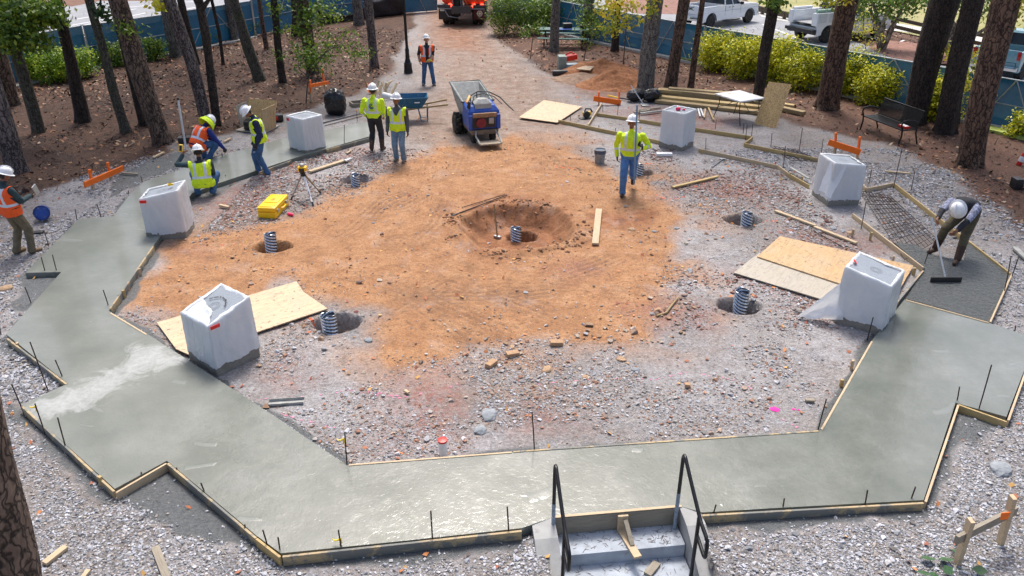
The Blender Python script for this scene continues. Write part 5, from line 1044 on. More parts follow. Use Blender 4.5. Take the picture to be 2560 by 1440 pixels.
# ================================================================== people
def ik(a, t, l1, l2, pole):
    a, t, pole = Vector(a), Vector(t), Vector(pole); d = t - a; D = d.length
    if D > (l1 + l2) * .995: t = a + d * ((l1 + l2) * .995 / D); d = t - a; D = d.length
    n = d.normalized(); x = (l1 * l1 - l2 * l2 + D * D) / (2 * D); h = math.sqrt(max(0, l1 * l1 - x * x)); p = pole - n * pole.dot(n)
    if p.length < 1e-4: p = Vector((0, 1, 0)) - n * n.y
    return a + n * x + p.normalized() * h, t
def capsule(mb, a, b, ra, rb, n=12, sx=1.0, ax=None):
    a, b = Vector(a), Vector(b); d = b - a; L_ = max(d.length, 1e-4); dn = d.normalized() if d.length > 1e-5 else Vector((0, 0, 1))
    ref = Vector(ax) if ax is not None else (Vector((0, 0, 1)) if abs(dn.z) < .9 else Vector((1, 0, 0)))
    x = (ref - dn * ref.dot(dn)).normalized(); y = dn.cross(x); rings = []
    for k in range(4): q = math.pi / 2 * k / 4; rings.append((a - dn * ra * math.cos(q), ra * max(.02, math.sin(q))))
    rings += [(a, ra), (b, rb)]
    for k in range(1, 5): q = math.pi / 2 * k / 4; rings.append((b + dn * rb * math.sin(q), rb * max(.02, math.cos(q))))
    vs = []; fs = []
    for c, r in rings:
        for j in range(n): th = 2 * math.pi * j / n; vs.append(c + x * math.cos(th) * r * sx + y * math.sin(th) * r)
    k = len(rings)
    for i in range(k - 1):
        for j in range(n): fs.append((i * n + j, i * n + (j + 1) % n, (i + 1) * n + (j + 1) % n, (i + 1) * n + j))
    fs.append(tuple(range(n - 1, -1, -1))); fs.append(tuple((k - 1) * n + j for j in range(n))); mb.add(vs, fs)
def person(label, loc, rz, pelvis=(0, 0, .93), lean=0, side=0, twist=0, head=(0, 0), hands=None, feet=None, knee=((0, 1, 0), (0, 1, 0)), elbow=((-.5, -1, -.3), (.5, -1, -.3)), fit=None, scale=1.0, curl=(.6, .6), hdir=(None, None), zoff=0):
    F_ = dict(torso='yellowv', sleeve='navy', fore=None, hand=('glove', 'glove'), trouser='jeans', boot='boot', tall=False, vest=None, open_=False, skin='skin', neck=None, bands=False, hat=True, bulk=1.0); F_.update(fit)
    pel = Vector(pelvis); Rt = Euler((-R(lean), R(side), 0), 'XYZ').to_matrix()
    up = Rt @ Vector((0, 0, 1)); rt_ = Rt @ Euler((0, 0, R(twist))).to_matrix() @ Vector((1, 0, 0)); hipr = Rt @ Vector((1, 0, 0)) if abs(lean) < 1 else Vector((1, 0, 0)); hipr = Vector((1, 0, 0))
    upP = (up * .5 + Vector((0, 0, .5))).normalized()
    fw = up.cross(rt_) * -1; fw = rt_.cross(up) * -1; fw = up.cross(rt_)   # forward
    sh = pel + upP * .16 + up * .29; nk = sh + up * .06; hb = nk + up * .05
    hp, hy = head; Hm = Rt @ Euler((0, 0, R(twist))).to_matrix() @ Euler((0, 0, R(hy))).to_matrix() @ Euler((-R(hp), 0, 0)).to_matrix()
    hc = hb + Hm @ Vector((0, .02, .115)) * 1.0
    caps = []; mb = MB()
    def cap(a, b, ra, rb, tg, **k): capsule(mb, a, b, ra, rb, **k); caps.append((Vector(a), Vector(b), ra, rb, tg))
    bk = F_['bulk'] * 1.15
    # torso loft
    secs = [(-.09, .12, .10), (-.03, .165, .125), (.06, .168, .125), (.16, .160, .122), (.27, .175, .13), (.36, .19, .125), (.42, .175, .11), (.47, .11, .085), (.50, .06, .06)]
    vs = []; n = 20
    for (s_, hw, hd) in secs:
        c = pel + upP * min(s_, .16) + up * max(0, s_ - .16); f = min(1, max(0, s_ / .36)); rx = (hipr.lerp(rt_, f)).normalized(); uu = upP.lerp(up, f).normalized(); fy = uu.cross(rx).normalized()
        for j in range(n):
            th = 2 * math.pi * j / n; cx, cy = math.cos(th), math.sin(th); cx = math.copysign(abs(cx) ** .8, cx); cy = math.copysign(abs(cy) ** .85, cy)
            vs.append(c + rx * cx * hw * bk + fy * cy * hd * bk)
    k = len(secs); fs = [(i * n + j, i * n + (j + 1) % n, (i + 1) * n + (j + 1) % n, (i + 1) * n + j) for i in range(k - 1) for j in range(n)] + [tuple(range(n - 1, -1, -1)), tuple((k - 1) * n + j for j in range(n))]
    mb.add(vs, fs)
    caps.append((pel - upP * .08, pel + upP * .0, .15, .15, 'trouser')); caps.append((pel + upP * .03, pel + upP * .16, .15, .15, 'torso')); caps.append((pel + upP * .16, sh - up * .02, .15, .16, 'torso'))
    cap(nk - up * .03, hb + Hm @ Vector((0, .01, .02)), .058, .052, 'neck')
    # head: skull, jaw, nose, ears
    cap(hc + Hm @ Vector((0, -.015, .02)), hc + Hm @ Vector((0, .005, .03)), .083, .082, 'head'); cap(hc + Hm @ Vector((0, .03, -.065)), hc + Hm @ Vector((0, .02, -.02)), .045, .062, 'head')
    cap(hc + Hm @ Vector((0, .085, -.012)), hc + Hm @ Vector((0, .098, -.032)), .011, .014, 'head')
    for s_ in (-1, 1): cap(hc + Hm @ Vector((s_ * .08, -.01, -.03)), hc + Hm @ Vector((s_ * .083, -.012, .01)), .014, .018, 'head')
    # arms
    HW = .185 * bk; wr = []
    for i, s_ in ((0, -1), (1, 1)):
        S0 = sh - up * .03 + rt_ * s_ * HW; tgt = hands[i]; el, wt = ik(S0, tgt, .295, .255, rt_ * elbow[i][0] + fw * elbow[i][1] + up * elbow[i][2])
        cap(S0, el, .072, .058, 'sleeve'); cap(el, el.lerp(wt, .93), .056, .044, 'fore'); wr.append((el, wt))
        d = (wt - el).normalized() if hdir[i] is None else Vector(hdir[i]).normalized()
        side_ = rt_ * s_; pn = (side_ - d * side_.dot(d));  pn = pn.normalized() if pn.length > .05 else fw; ac = d.cross(pn).normalized()
        kk = wt + d * .085
        for q_ in (-.022, 0, .022): cap(wt + ac * q_ * .7, kk + ac * q_ * 1.2, .020, .017, 'hand%d' % i, n=8)
        for q_, ln in ((-.036, .055), (-.012, .075), (.012, .08), (.036, .068)):
            c_ = curl[i]; b0 = kk + ac * q_; m_ = b0 + (d * math.cos(c_) - pn * math.sin(c_)) * ln * .55; e_ = m_ + (d * math.cos(2 * c_) - pn * math.sin(2 * c_)) * ln * .5
            cap(b0 - d * .01, m_, .0105, .0098, 'hand%d' % i, n=8); cap(m_, e_, .0096, .0085, 'hand%d' % i, n=8)
        tb = wt + d * .03 + ac * .03 * (1 if s_ > 0 else 1); m_ = tb + ac * .03 + d * .03; cap(tb, m_, .013, .012, 'hand%d' % i, n=8); cap(m_, m_ + d * .03 - pn * .012, .011, .009, 'hand%d' % i, n=8)
    # legs
    for i, s_ in ((0, -1), (1, 1)):
        h0 = pel + hipr * s_ * .09 - Vector((0, 0, .03)); fx, fy, fz, fyaw = feet[i]; kn, an = ik(h0, (fx, fy, fz), .425, .42, knee[i])
        cap(h0, kn, .106, .080, 'trouser'); cap(kn, kn.lerp(an, .45), .079, .075, 'trouser'); cap(kn.lerp(an, .45), an, .074, .062, 'boot' if F_['tall'] else 'trouser')
        if not F_['tall']: cap(kn.lerp(an, .75), an + (an - kn).normalized() * .02, .070, .076, 'trouser')
        fd = Vector((-math.sin(R(fyaw)), math.cos(R(fyaw)), 0)); low = feet[i][2]; pitch = min(.9, max(0, (low - .09) * 2.2))
        fd2 = (fd * math.cos(pitch) - Vector((0, 0, 1)) * math.sin(pitch)).normalized(); dn = Vector((0, 0, -1)) if pitch < .2 else (Vector((0, 0, -1)) * math.cos(pitch) - fd * math.sin(pitch))
        cap(an, an + dn * .02, .050, .05, 'boot', n=10); heel = an + dn * .045 - fd2 * .03; toe = an + dn * .052 + fd2 * .155; cap(heel, toe, .043, .038, 'boot', n=10)
    # merge into one continuous skin
    me = bpy.data.meshes.new('body'); me.from_pydata([tuple(v) for v in mb.v], [], mb.f); me.update()
    o = bpy.data.objects.new('body', me); COL.objects.link(o)
    md = o.modifiers.new('r', 'REMESH'); md.mode = 'VOXEL'; md.voxel_size = .0082; md.use_smooth_shade = True
    md = o.modifiers.new('s', 'SMOOTH'); md.iterations = 2; md.factor = .5
    bpy.context.view_layer.update(); dg = bpy.context.evaluated_depsgraph_get(); me2 = bpy.data.meshes.new_from_object(o.evaluated_get(dg)); o.modifiers.clear(); o.data = me2; me2.name = 'body'; bpy.data.meshes.remove(me)
    nvx = len(me2.vertices); co = np.empty(nvx * 3, np.float32); me2.vertices.foreach_get('co', co); co = co.reshape(-1, 3).astype(float)
    nm = np.empty(nvx * 3, np.float32); me2.vertex_normals.foreach_get('vector', nm); nm = nm.reshape(-1, 3)
    npol = len(me2.polygons); lv = np.empty(npol * 4, np.int32); me2.loops.foreach_get('vertex_index', lv); lv = lv.reshape(-1, 4)
    fc = co[lv].mean(1)
    best = np.full(npol, 1e9); bi = np.zeros(npol, int)
    for ci, (a, b, ra, rb, tg) in enumerate(caps):
        a_, b_ = np.array(a), np.array(b); ab = b_ - a_; L2 = ab @ ab + 1e-12; tt = np.clip(((fc - a_) @ ab) / L2, 0, 1); dd = np.linalg.norm(fc - a_ - tt[:, None] * ab, axis=1) - (ra + (rb - ra) * tt)
        if tg == 'torso': dd -= .004
        m_ = dd < best; best[m_] = dd[m_]; bi[m_] = ci
    tags = np.array([c[4] for c in caps])[bi]
    mats = []; 
    def mi(nm_):
        if nm_ not in mats: mats.append(nm_)
        return mats.index(nm_)
    idx = np.zeros(npol, np.int32)
    tx = (fc - np.array(pel)) @ np.array(rt_); ty = (fc - np.array(pel)) @ np.array(fw); tz = (fc - np.array(pel)) @ np.array(up)
    for tg, mn in (('trouser', F_['trouser']), ('torso', F_['torso']), ('sleeve', F_['sleeve']), ('fore', F_['fore'] or F_['sleeve']), ('hand0', F_['hand'][0]), ('hand1', F_['hand'][1]), ('boot', F_['boot']), ('neck', F_['neck'] or F_['skin']), ('head', F_['skin'])): idx[tags == tg] = mi(mn)
    hl = (fc - np.array(hc)) @ np.array(Hm)  # head local
    hd_ = tags == 'head'; idx[hd_ & ((hl[:, 1] < -.01) & (hl[:, 2] > -.05) | (hl[:, 2] > .045) & (hl[:, 1] < .055)) & (np.abs(hl[:, 0]) < .088)] = mi('hair')
    for s_ in (-1, 1): idx[hd_ & ((hl[:, 0] - s_ * .032) ** 2 + (hl[:, 2] - .005) ** 2 * 3 < .0115 ** 2) & (hl[:, 1] > .04)] = mi('eye')
    idx[hd_ & (np.abs(hl[:, 0]) < .025) & (np.abs(hl[:, 2] + .062) < .006) & (hl[:, 1] > .04)] = mi('lip')
    if F_['bands']:
        to = (tags == 'torso'); idx[to & (np.abs(tz - .14) < .026)] = mi('refl'); idx[to & (np.abs(np.abs(tx) - .10) < .025) & (tz > .16)] = mi('refl')
        for i in (0, 1):
            el, wt = wr[i]; q = np.linalg.norm(fc - np.array(el.lerp(wt, .35)), axis=1); ax_ = np.array((wt - el).normalized()); al = (fc - np.array(el)) @ ax_
            idx[(tags == 'fore') & (q < .12) & (np.abs(al - .09) < .022)] = mi('refl')
    # cloth folds
    soft = np.isin(tags, ['torso', 'sleeve', 'fore', 'trouser']); fv = np.zeros(nvx); fv[lv[soft].ravel()] = 1
    fold = fbm(co[:, 0] * 1.0 + co[:, 1] * .6, co[:, 2] * .8 + co[:, 1] * .5, 11, 3, 3) * .011 + fbm(co[:, 1] + co[:, 0] * .3, co[:, 2], 22, 2, 6) * .004
    co2 = co + nm * (fold * fv)[:, None]
    for q in mats: me2.materials.append(M[q])
    while len(me2.materials) and me2.materials[0] is None: me2.materials.pop(index=0)
    me2.vertices.foreach_set('co', co2.astype(np.float32).ravel()); me2.polygons.foreach_set('material_index', idx); me2.polygons.foreach_set('use_smooth', np.ones(npol, bool)); me2.update()
    o.name = 'body'
    # root
    g = GG(*loc) if not isinstance(loc, Vector) else loc
    rt = thing('person', label, 'person', (g.x, g.y, g.z + zoff), R(rz)); rt.scale = (scale,) * 3; o.parent = rt
    if F_['vest']:
        sel = ((tags == 'torso') & (tz > -.02) & (tz < .455)) | ((tags == 'trouser') & (tz > -.085) & (tz < .06) & (np.abs(tx) < .24) & (np.linalg.norm(fc - np.array(pel), axis=1) < .24)) | ((tags == 'sleeve') & (np.abs(tx) < .205 * bk) & (tz > .30))
        if F_['open_']: sel &= ~((np.abs(tx) < .055) & (ty > 0))
        sel &= ~((np.abs(tx) < .02 + (tz - .32) * .55) & (ty > 0) & (tz > .32))
        sel &= ~((np.abs(tx) < .07) & (tz > .44))
        sf = lv[sel]; uq, inv = np.unique(sf.ravel(), return_inverse=True)
        tzv = (co2[uq] - np.array(pel)) @ np.array(up); off = .016 + .02 * np.clip((.15 - tzv) / .15, 0, 1)
        V2 = co2[uq] + nm[uq] * off[:, None] ; stx, stz, sty = tx[sel], tz[sel], ty[sel]; m2 = np.zeros(len(sf), np.int32)
        m2[np.abs(stz - .13) < .026] = 1; m2[(np.abs(np.abs(stx) - .105) < .026) & (stz > .15)] = 1
        arr_mesh('safety_vest', V2, inv.reshape(-1, 4), [M[F_['vest']], M['refl']], mi=m2, smooth=True, parent=rt)
    if F_['hat']:
        mbh = MB(); MH = Matrix.Translation(hc + Hm @ Vector((0, -.012, .062))) @ Hm.to_4x4() @ Euler((R(4), 0, 0)).to_matrix().to_4x4()
        prof = [(.112, -.008), (.152, -.014), (.158, -.008), (.152, -.002), (.126, .004), (.120, .03), (.112, .065), (.09, .10), (.055, .122), (.02, .130), (0.0001, .131)]
        mbh.lathe(prof, 26, (0, 0, 0), MH, sx=.93, sy=1.08)
        # ridge
        pts = [MH @ Vector((0, 1.08 * r_ * s_, z_ + .004)) for s_, r_, z_ in ((-1, .12, .045), (-1, .10, .095), (-1, .05, .13), (1, .0, .138), (1, .05, .13), (1, .10, .095), (1, .12, .045))]
        hh = mbh.build('hard_hat', M['hat'], rt); mr = MB(); mr.tube(pts, .012, 6); mr.build('hat_ridge', M['hat'], hh)
    return rt, dict(hc=hc, Hm=Hm, wr=wr, pel=pel, up=up, fw=fw, rt=rt_, sh=sh)
P1, d1 = person('man in orange vest and khaki trousers at the left edge looking at his trowel', (60, 634), -28, hands=((-.12, .36, 1.14), (.10, .38, 1.10)), feet=((-.12, -.05, .09, 5), (.13, .10, .09, -10)), head=(30, -18), lean=0,
 fit=dict(torso='teal_c', sleeve='teal_c', vest='orangev', trouser='khaki', boot='boot'), elbow=((-.5, -1, -.6), (.5, -1, -.6)), scale=1.0)
P2, d2 = person('man in yellow vest squatting with his back turned, raising a yellow laser receiver', (514, 492), 14, pelvis=(0, -.02, .34), lean=14, head=(12, 12), hands=((-.36, .30, .92), (.12, .42, .46)), feet=((-.17, .16, .09, 20), (.17, .06, .12, -12)), knee=((-.35, 1, .9), (.45, 1, .6)),
 fit=dict(torso='black_c', sleeve='teal_c', vest='yellowv', trouser='jeans', boot='boot_g', hand=('skin', 'skin')), elbow=((-.8, -.3, -.8), (.5, -1, -.3)), scale=1.03)
P3, d3 = person('man in orange vest and yellow neck shade crouching over the concrete edge', (512, 402), -32, pelvis=(0, -.12, .42), lean=42, head=(20, -6), hands=((.10, .55, .22), (.42, .42, .12)), feet=((-.15, .12, .09, 10), (.18, .02, .12, -15)), knee=((-.5, 1, .8), (.5, 1, .6)),
 fit=dict(torso='blue_c', sleeve='blue_c', vest='orangev', trouser='jeans', boot='boot_g'), scale=1.05)
# neck shade
mb = MB(); MH = Matrix.Translation(d3['hc'] + d3['Hm'] @ Vector((0, -.01, .02))) @ d3['Hm'].to_4x4(); mb.lathe([(.12, .03), (.165, .0), (.20, -.07), (.215, -.13), (.21, -.132), (.16, -.06), (.115, .0)], 24, (0, 0, 0), MH); mb.build('neck_shade', M['yellowv'], P3)
P4, d4 = person('man in a yellow vest with navy sleeves standing and looking down at the wet path', (662, 436), 112, hands=((-.20, .10, .84), (.24, .12, .82)), feet=((-.10, -.06, .09, 5), (.12, .12, .09, -8)), head=(42, 4), lean=8,
 fit=dict(torso='navy', sleeve='navy', vest='yellowv', trouser='jeans', boot='boot', bulk=1.04), scale=1.02)
P5, d5 = person('man in a long sleeved yellow shirt with a round C logo seen from behind', (942, 377), -6, hands=((-.24, .10, .92), (.22, .20, .90)), feet=((-.13, -.02, .09, 12), (.14, .06, .09, -10)), head=(4, -10), lean=2,
 fit=dict(torso='yellowv', sleeve='yellowv', bands=True, trouser='black_c', boot='boot_b', tall=True, hand=('skin', 'skin'), bulk=1.08), scale=1.02)
P6, d6 = person('man in yellow vest over grey sleeves beside the man with the C logo', (1001, 403), 176, hands=((-.26, .06, .80), (.27, .08, .82)), feet=((-.10, .02, .09, 6), (.12, -.08, .09, -6)), head=(-4, -22), lean=1,
 fit=dict(torso='grey_c', sleeve='grey_c', vest='yellowv', trouser='jeans_l', boot='boot_g'), scale=1.0)
P7, d7 = person('man in open orange vest over dark shirt at the back holding yellow gloves', (1071, 212), 188, hands=((-.10, .26, .95), (.27, .05, .86)), feet=((-.20, .05, .09, 14), (.17, -.03, .09, -14)), head=(-8, 10), lean=0,
 fit=dict(torso='black_c', sleeve='black_c', fore='skin_l', vest='orangev', open_=True, trouser='jeans', boot='boot_g', hand=('skin_l', 'skin_l'), skin='skin_l', bulk=1.06), scale=1.0)
mb = MB(); wt = d7['wr'][0][1]; mb.tube([wt + Vector((-.06, .08, -.04)), wt + Vector((0, .09, 0)), wt + Vector((.08, .08, .01)), wt + Vector((.14, .07, -.06))], [.03, .035, .03, .02], 8)
gl = mb.build('work_gloves', M['glove_y']); gl.location = P7.location; gl.rotation_euler = P7.rotation_euler; tag(gl, 'pair of yellow work gloves held by the man in the open orange vest', 'gloves')
P8, d8 = person('man in a bright yellow shirt and blue jeans walking while carrying a tall pole', (1568, 485), 168, pelvis=(0, 0, .92), hands=((-.26, .16, 1.10), (.28, -.04, .84)), feet=((-.08, -.42, .26, 0), (.10, .12, .09, 0)), head=(-10, -8), lean=3, side=0, hdir=((0, .4, .9), None), curl=(1.3, .6),
 fit=dict(torso='yellowv', sleeve='yellowv', bands=True, trouser='jeans_b', boot='boot_b', bulk=1.12), elbow=((-.8, -.8, -.6), (.6, -1, -.3)), scale=1.06)
g9 = G(2372, 648, .06); rz9 = 132
def to9(p): return Euler((0, 0, R(-rz9))).to_matrix() @ (p - g9) / 1.08
hd2 = G(2364, 703, .09); hA = at(2333, 560, g9.y - .30); hB = at(2351, 612, g9.y - .42); hB = hd2.lerp(hA, .52)
P9, d9 = person('man in dark clothes and camouflage sleeves bending over to rake the fresh concrete', g9, rz9, pelvis=(.02, -.42, .80), lean=74, head=(22, 10), hands=(to9(hB), to9(hA)), feet=((-.16, .08, .09, 5), (.30, -.12, .09, -15)), knee=((-.1, 1, .1), (.1, 1, .2)),
 fit=dict(torso='black_c', sleeve='camo', fore='black_c', trouser='olive', boot='boot_b', tall=True, hand=('skin', 'skin')), elbow=((-1, -.5, .2), (1, -.5, .3)), scale=1.08)
# shirt logo of worker 5
mb = MB(); bc = d5['pel'] + d5['up'] * .31 - d5['fw'] * .188
def arc(mb, c, r0, r1, a0, a1, X_, Y_, N_=16, th=.004, nrm=None):
    vs = []; 
    for k in range(N_ + 1):
        a = a0 + (a1 - a0) * k / N_
        for r in (r0, r1): vs.append(c + X_ * math.cos(a) * r + Y_ * math.sin(a) * r)
    mb.add(vs, [(2 * k, 2 * k + 1, 2 * k + 3, 2 * k + 2) for k in range(N_)])
# (from behind, local -x is on the left of the picture)
arc(mb, bc, .048, .072, R(60), R(330), d5['rt'], d5['up']); mb.mi = 1; arc(mb, bc + d5['up'] * -.005 + d5['rt'] * .005, .02, .036, R(50), R(340), d5['rt'], d5['up'])
lg = mb.build('shirt_logo', [M['teal_i'], M['ink']], P5); md = lg.modifiers.new('t', 'SOLIDIFY'); md.thickness = .008
mb = MB(); 
for k in range(9): mb.box(bc + d5['up'] * -.095 + d5['rt'] * (-.06 + k * .015), (.009, .006, .010))
mb.build('shirt_lettering', M['ink'], P5)
# things in hands
def held(name, label, cat, rt, mb, mats):
    o = mb.build(name, mats); o.location = rt.location; o.rotation_euler = rt.rotation_euler; o.scale = rt.scale; return tag(o, label, cat)
wt = d1['wr'][1][1]; mb = MB(); mb.box(wt + Vector((.0, .14, .08)), (.02, .12, .20), Euler((.3, 0, .4)).to_matrix()); mb.mi = 1; mb.tube([wt + Vector((0, .06, .0)), wt + Vector((0, .13, .02))], .014, 8)
held('trowel', 'steel trowel held up by the man in the orange vest at the left edge', 'trowel', P1, mb, [M['alum'], M['board_t']])
wt = d2['wr'][0][1]; mb = MB(); mb.box(wt + Vector((-.02, .05, .14)), (.09, .03, .18), Euler((.1, .2, .0)).to_matrix(), bev=.012); mb.mi = 1; mb.box(wt + Vector((-.02, .034, .145)), (.05, .01, .12), Euler((.1, .2, .0)).to_matrix())
held('laser_receiver', 'yellow laser receiver held up by the squatting man in the yellow vest', 'laser receiver', P2, mb, [M['yellow'], M['black_p']])
wt = d4['wr'][0][1]; mb = MB(); mb.box(wt + Vector((0, .05, -.13)), (.02, .10, .05), bev=.004); mb.mi = 1; mb.box(wt + Vector((.0, .08, -.20)), (.12, .05, .012), Euler((0, .5, 0)).to_matrix())
held('hand_edger', 'small hand edging tool held by the standing man with navy sleeves', 'hand tool', P4, mb, [M['black_p'], M['alum']])
# pole of walker
wt = P8.matrix_basis @ d8['wr'][0][1]; pt = at(1593, 262, wt.y - .10); pb_ = at(1585, 462, wt.y - .10); mb = MB(); mb.tube([(0, 0, 0), pt - pb_], .019, 10)
pole = single('long_pole', 'tall blue grey metal pole carried upright by the walking man', 'pole', mb, pm('blue_metal_pole', (.16, .30, .48), .4, .15, 10, .5), pb_)
# rake
ha = P9.matrix_basis @ d9['wr'][0][1]; hb_ = P9.matrix_basis @ d9['wr'][1][1]; rk = thing('concrete_rake', 'long handled concrete rake pushed by the bending man', 'rake', hd2, 0)
topp = hd2.lerp(hA, 1.12)
mb = MB(); mb.tube([(0, 0, .02), topp - hd2], .015, 8); mb.build('handle', M['alum'], rk); mb = MB(); mb.box((0, 0, .035), (.56, .03, .10), bev=.008); mb.build('blade', M['black_p'], rk)
print('person9 hands', ha, hb_, 'pole', hd2, topp)

# ================================================================== site objects
def board(px0, px1, w_, th, z0, name, label, cat, mat, group=None, dz=0, z1=None):
    a = G(*px0, z0); b = G(*px1, z0 if z1 is None else z1); 
    if z1 is None: a.z += gz(a.x, a.y); b.z += gz(b.x, b.y)
    d = b - a; L_ = d.length; mb = MB(); mb.box((L_ / 2, 0, th / 2), (L_, w_, th), bev=min(.004, th / 4)); o = mb.build(name, M[mat])
    q_ = d.to_track_quat('X', 'Z'); o.rotation_mode = 'XYZ'; o.rotation_euler = q_.to_euler(); o.location = a; return tag(o, label, cat, group)
board((1497, 525), (1488, 611), .135, .04, .03, 'plank', 'pale wooden plank lying upright in the picture right of the clay crater', 'plank', 'lumber')
board((1681, 470), (1795, 444), .085, .04, .03, 'plank', 'yellowish plank on the ground right of the walking man', 'plank', 'lumber_y')
board((1938, 529), (2038, 566), .085, .04, .02, 'plank', 'upper half of the broken plank line left of the far right pedestal', 'plank', 'lumber')
board((2036, 569), (2141, 609), .085, .04, .02, 'plank', 'lower half of the broken plank line left of the far right pedestal', 'plank', 'lumber')
board((774, 430), (862, 403), .12, .04, .03, 'plank', 'pale plank lying behind the laser level tripod', 'plank', 'lumber')
board((862, 405), (879, 399), .10, .05, .04, 'putty_knife', 'grey metal trowel resting at the end of the pale plank', 'trowel', 'alum')
board((867, 384), (878, 377), .05, .03, .03, 'wood_offcut', 'small pale wood offcut between the pedestal and the man with the C logo', 'wood offcut', 'lumber')
board((549, 515), (573, 521), .06, .05, .03, 'wood_offcut', 'small notched pale wood block on the red mulch behind the left pedestal', 'wood offcut', 'lumber')
board((2212, 430), (2276, 436), .06, .03, .03, 'wood_offcut', 'thin pale stick on the gravel beyond the mesh', 'wood offcut', 'lumber')
board((305, 434), (345, 436), .07, .03, .03, 'wood_offcut', 'flat grey stick beside the left orange batter board', 'wood offcut', 'lumber_g')
board((383, 396), (410, 382), .07, .04, .03, 'wood_offcut', 'weathered pale block at the mulch edge left of the crouching men', 'wood offcut', 'lumber')
board((560, 357), (577, 348), .07, .04, .03, 'wood_offcut', 'pale block on the grey patch behind the crouching men', 'wood offcut', 'lumber')
board((112, 1412), (166, 1370), .075, .04, .01, 'wood_offcut', 'pale pointed stake lying on the gravel near the bottom left trunk', 'wood offcut', 'lumber')
board((388, 1368), (418, 1445), .085, .03, .01, 'wood_offcut', 'long grey plank end pointing out of the bottom edge of the photo', 'wood offcut', 'lumber_g')
board((206, 1445), (222, 1425), .05, .03, .01, 'wood_offcut', 'pale splinter of wood at the bottom edge near the trunk', 'wood offcut', 'lumber')
board((1012, 978), (1022, 984), .045, .03, .02, 'wood_offcut', 'tiny pale wood chip in the inner rubble', 'wood offcut', 'lumber')
board((1712, 965), (1726, 967), .07, .05, .02, 'brick', 'small tan brick piece on the gravel right of centre', 'brick', 'brick')
board((2013, 1002), (2036, 1004), .06, .03, .02, 'wood_offcut', 'grey wood chip on the gravel left of the lower right path', 'wood offcut', 'lumber_g')
for i, (p, an, lb) in enumerate((((1228, 914), 1.0, 'buff brick with a hole, nearest of the three below the tyre tracks'), ((1281, 889), .35, 'buff brick lying in the rubble in the middle of the three'), ((1391, 863), .05, 'buff brick farthest right of the three below the tyre tracks'))):
    g = GG(*p); mb = MB(); mb.box((0, 0, .035), (.20, .10, .07), bev=.006); o = mb.build('brick', M['brick']); o.location = g; o.rotation_euler = (.05, .03, an); tag(o, lb, 'brick', 'buff bricks in the rubble')
def rock(p, s_, mat, lb, seed):
    r_ = random.Random(seed); bm = bmesh.new(); bmesh.ops.create_icosphere(bm, subdivisions=3, radius=1)
    for v in bm.verts:
        n_v = v.co.normalized(); k = 1 + .35 * float(fbm(np.array([n_v.x * 1.2 + seed * 3]), np.array([n_v.y * 1.2 + n_v.z]), 1.2, 3, seed)[0]); v.co = Vector((n_v.x * s_ * k, n_v.y * s_ * .75 * k, max(-.3, n_v.z) * s_ * .38 * k))
    me = bpy.data.meshes.new('rock'); bm.to_mesh(me); bm.free(); me.materials.append(M[mat]); g = GG(*p); o = bpy.data.objects.new('rock', me); COL.objects.link(o); o.location = (g.x, g.y, g.z + s_ * .1); o.rotation_euler = (0, 0, r_.random() * 6); tag(o, lb, 'rock')
for i, (p, s_, m_, lb) in enumerate([((1222, 1041), .17, 'stone_l', 'large flat grey rock half buried in the front inner gravel'), ((1200, 1078), .13, 'stone_l', 'grey rock just below the large flat one'), ((15, 722), .17, 'stone_o', 'tan rock at the left edge of the photo'), ((1280, 868 + 0), .07, 'stone_o', 'tan stone beside the middle buff brick'), ((2083, 572), .10, 'stone_l', 'pale blue rock below the far right pedestal'), ((2106, 578), .09, 'stone_l', 'pale rock next to the tan block below the far right pedestal'), ((2125, 583), .11, 'stone_o', 'tan block rock below the far right pedestal'),
     ((934, 558), .055, 'stone_l', 'lone grey pebble in the middle of the tan dirt'), ((1578, 573), .10, 'stone_o', 'flat tan rock beside the orange clay patch'), ((1636, 579), .07, 'stone_l', 'pale rock right of the orange clay patch'), ((1724, 675), .08, 'stone_l', 'pale rock left of the grey plywood sheet'), ((1692, 572), .08, 'stone_l', 'flat grey rock right of the clay patch'), ((1553, 900), .10, 'stone_o', 'tan rock in the rubble at the lower centre'),
     ((1465, 945), .08, 'stone_o', 'pinkish rock on the pink chalk line'), ((1588, 925), .08, 'stone_l', 'white rock on the gravel below the tyre tracks'), ((1368, 925), .11, 'stone_o', 'tan slab rock below the right buff brick'), ((2050, 700 + 360), .0, 'stone_l', ''), ((1475, 437), .08, 'stone_o', 'reddish clod beside the walking man'), ((2500, 1175), .2, 'stone_l', 'pale flat rock in the gravel at the right edge'), ((1385, 1035), .0, 'stone_l', ''), ((920, 852), .10, 'stone_l', 'flat pale rock right of the front hole')]):
    if s_ > 0: rock(p, s_ * .8, m_, lb, i + 3)
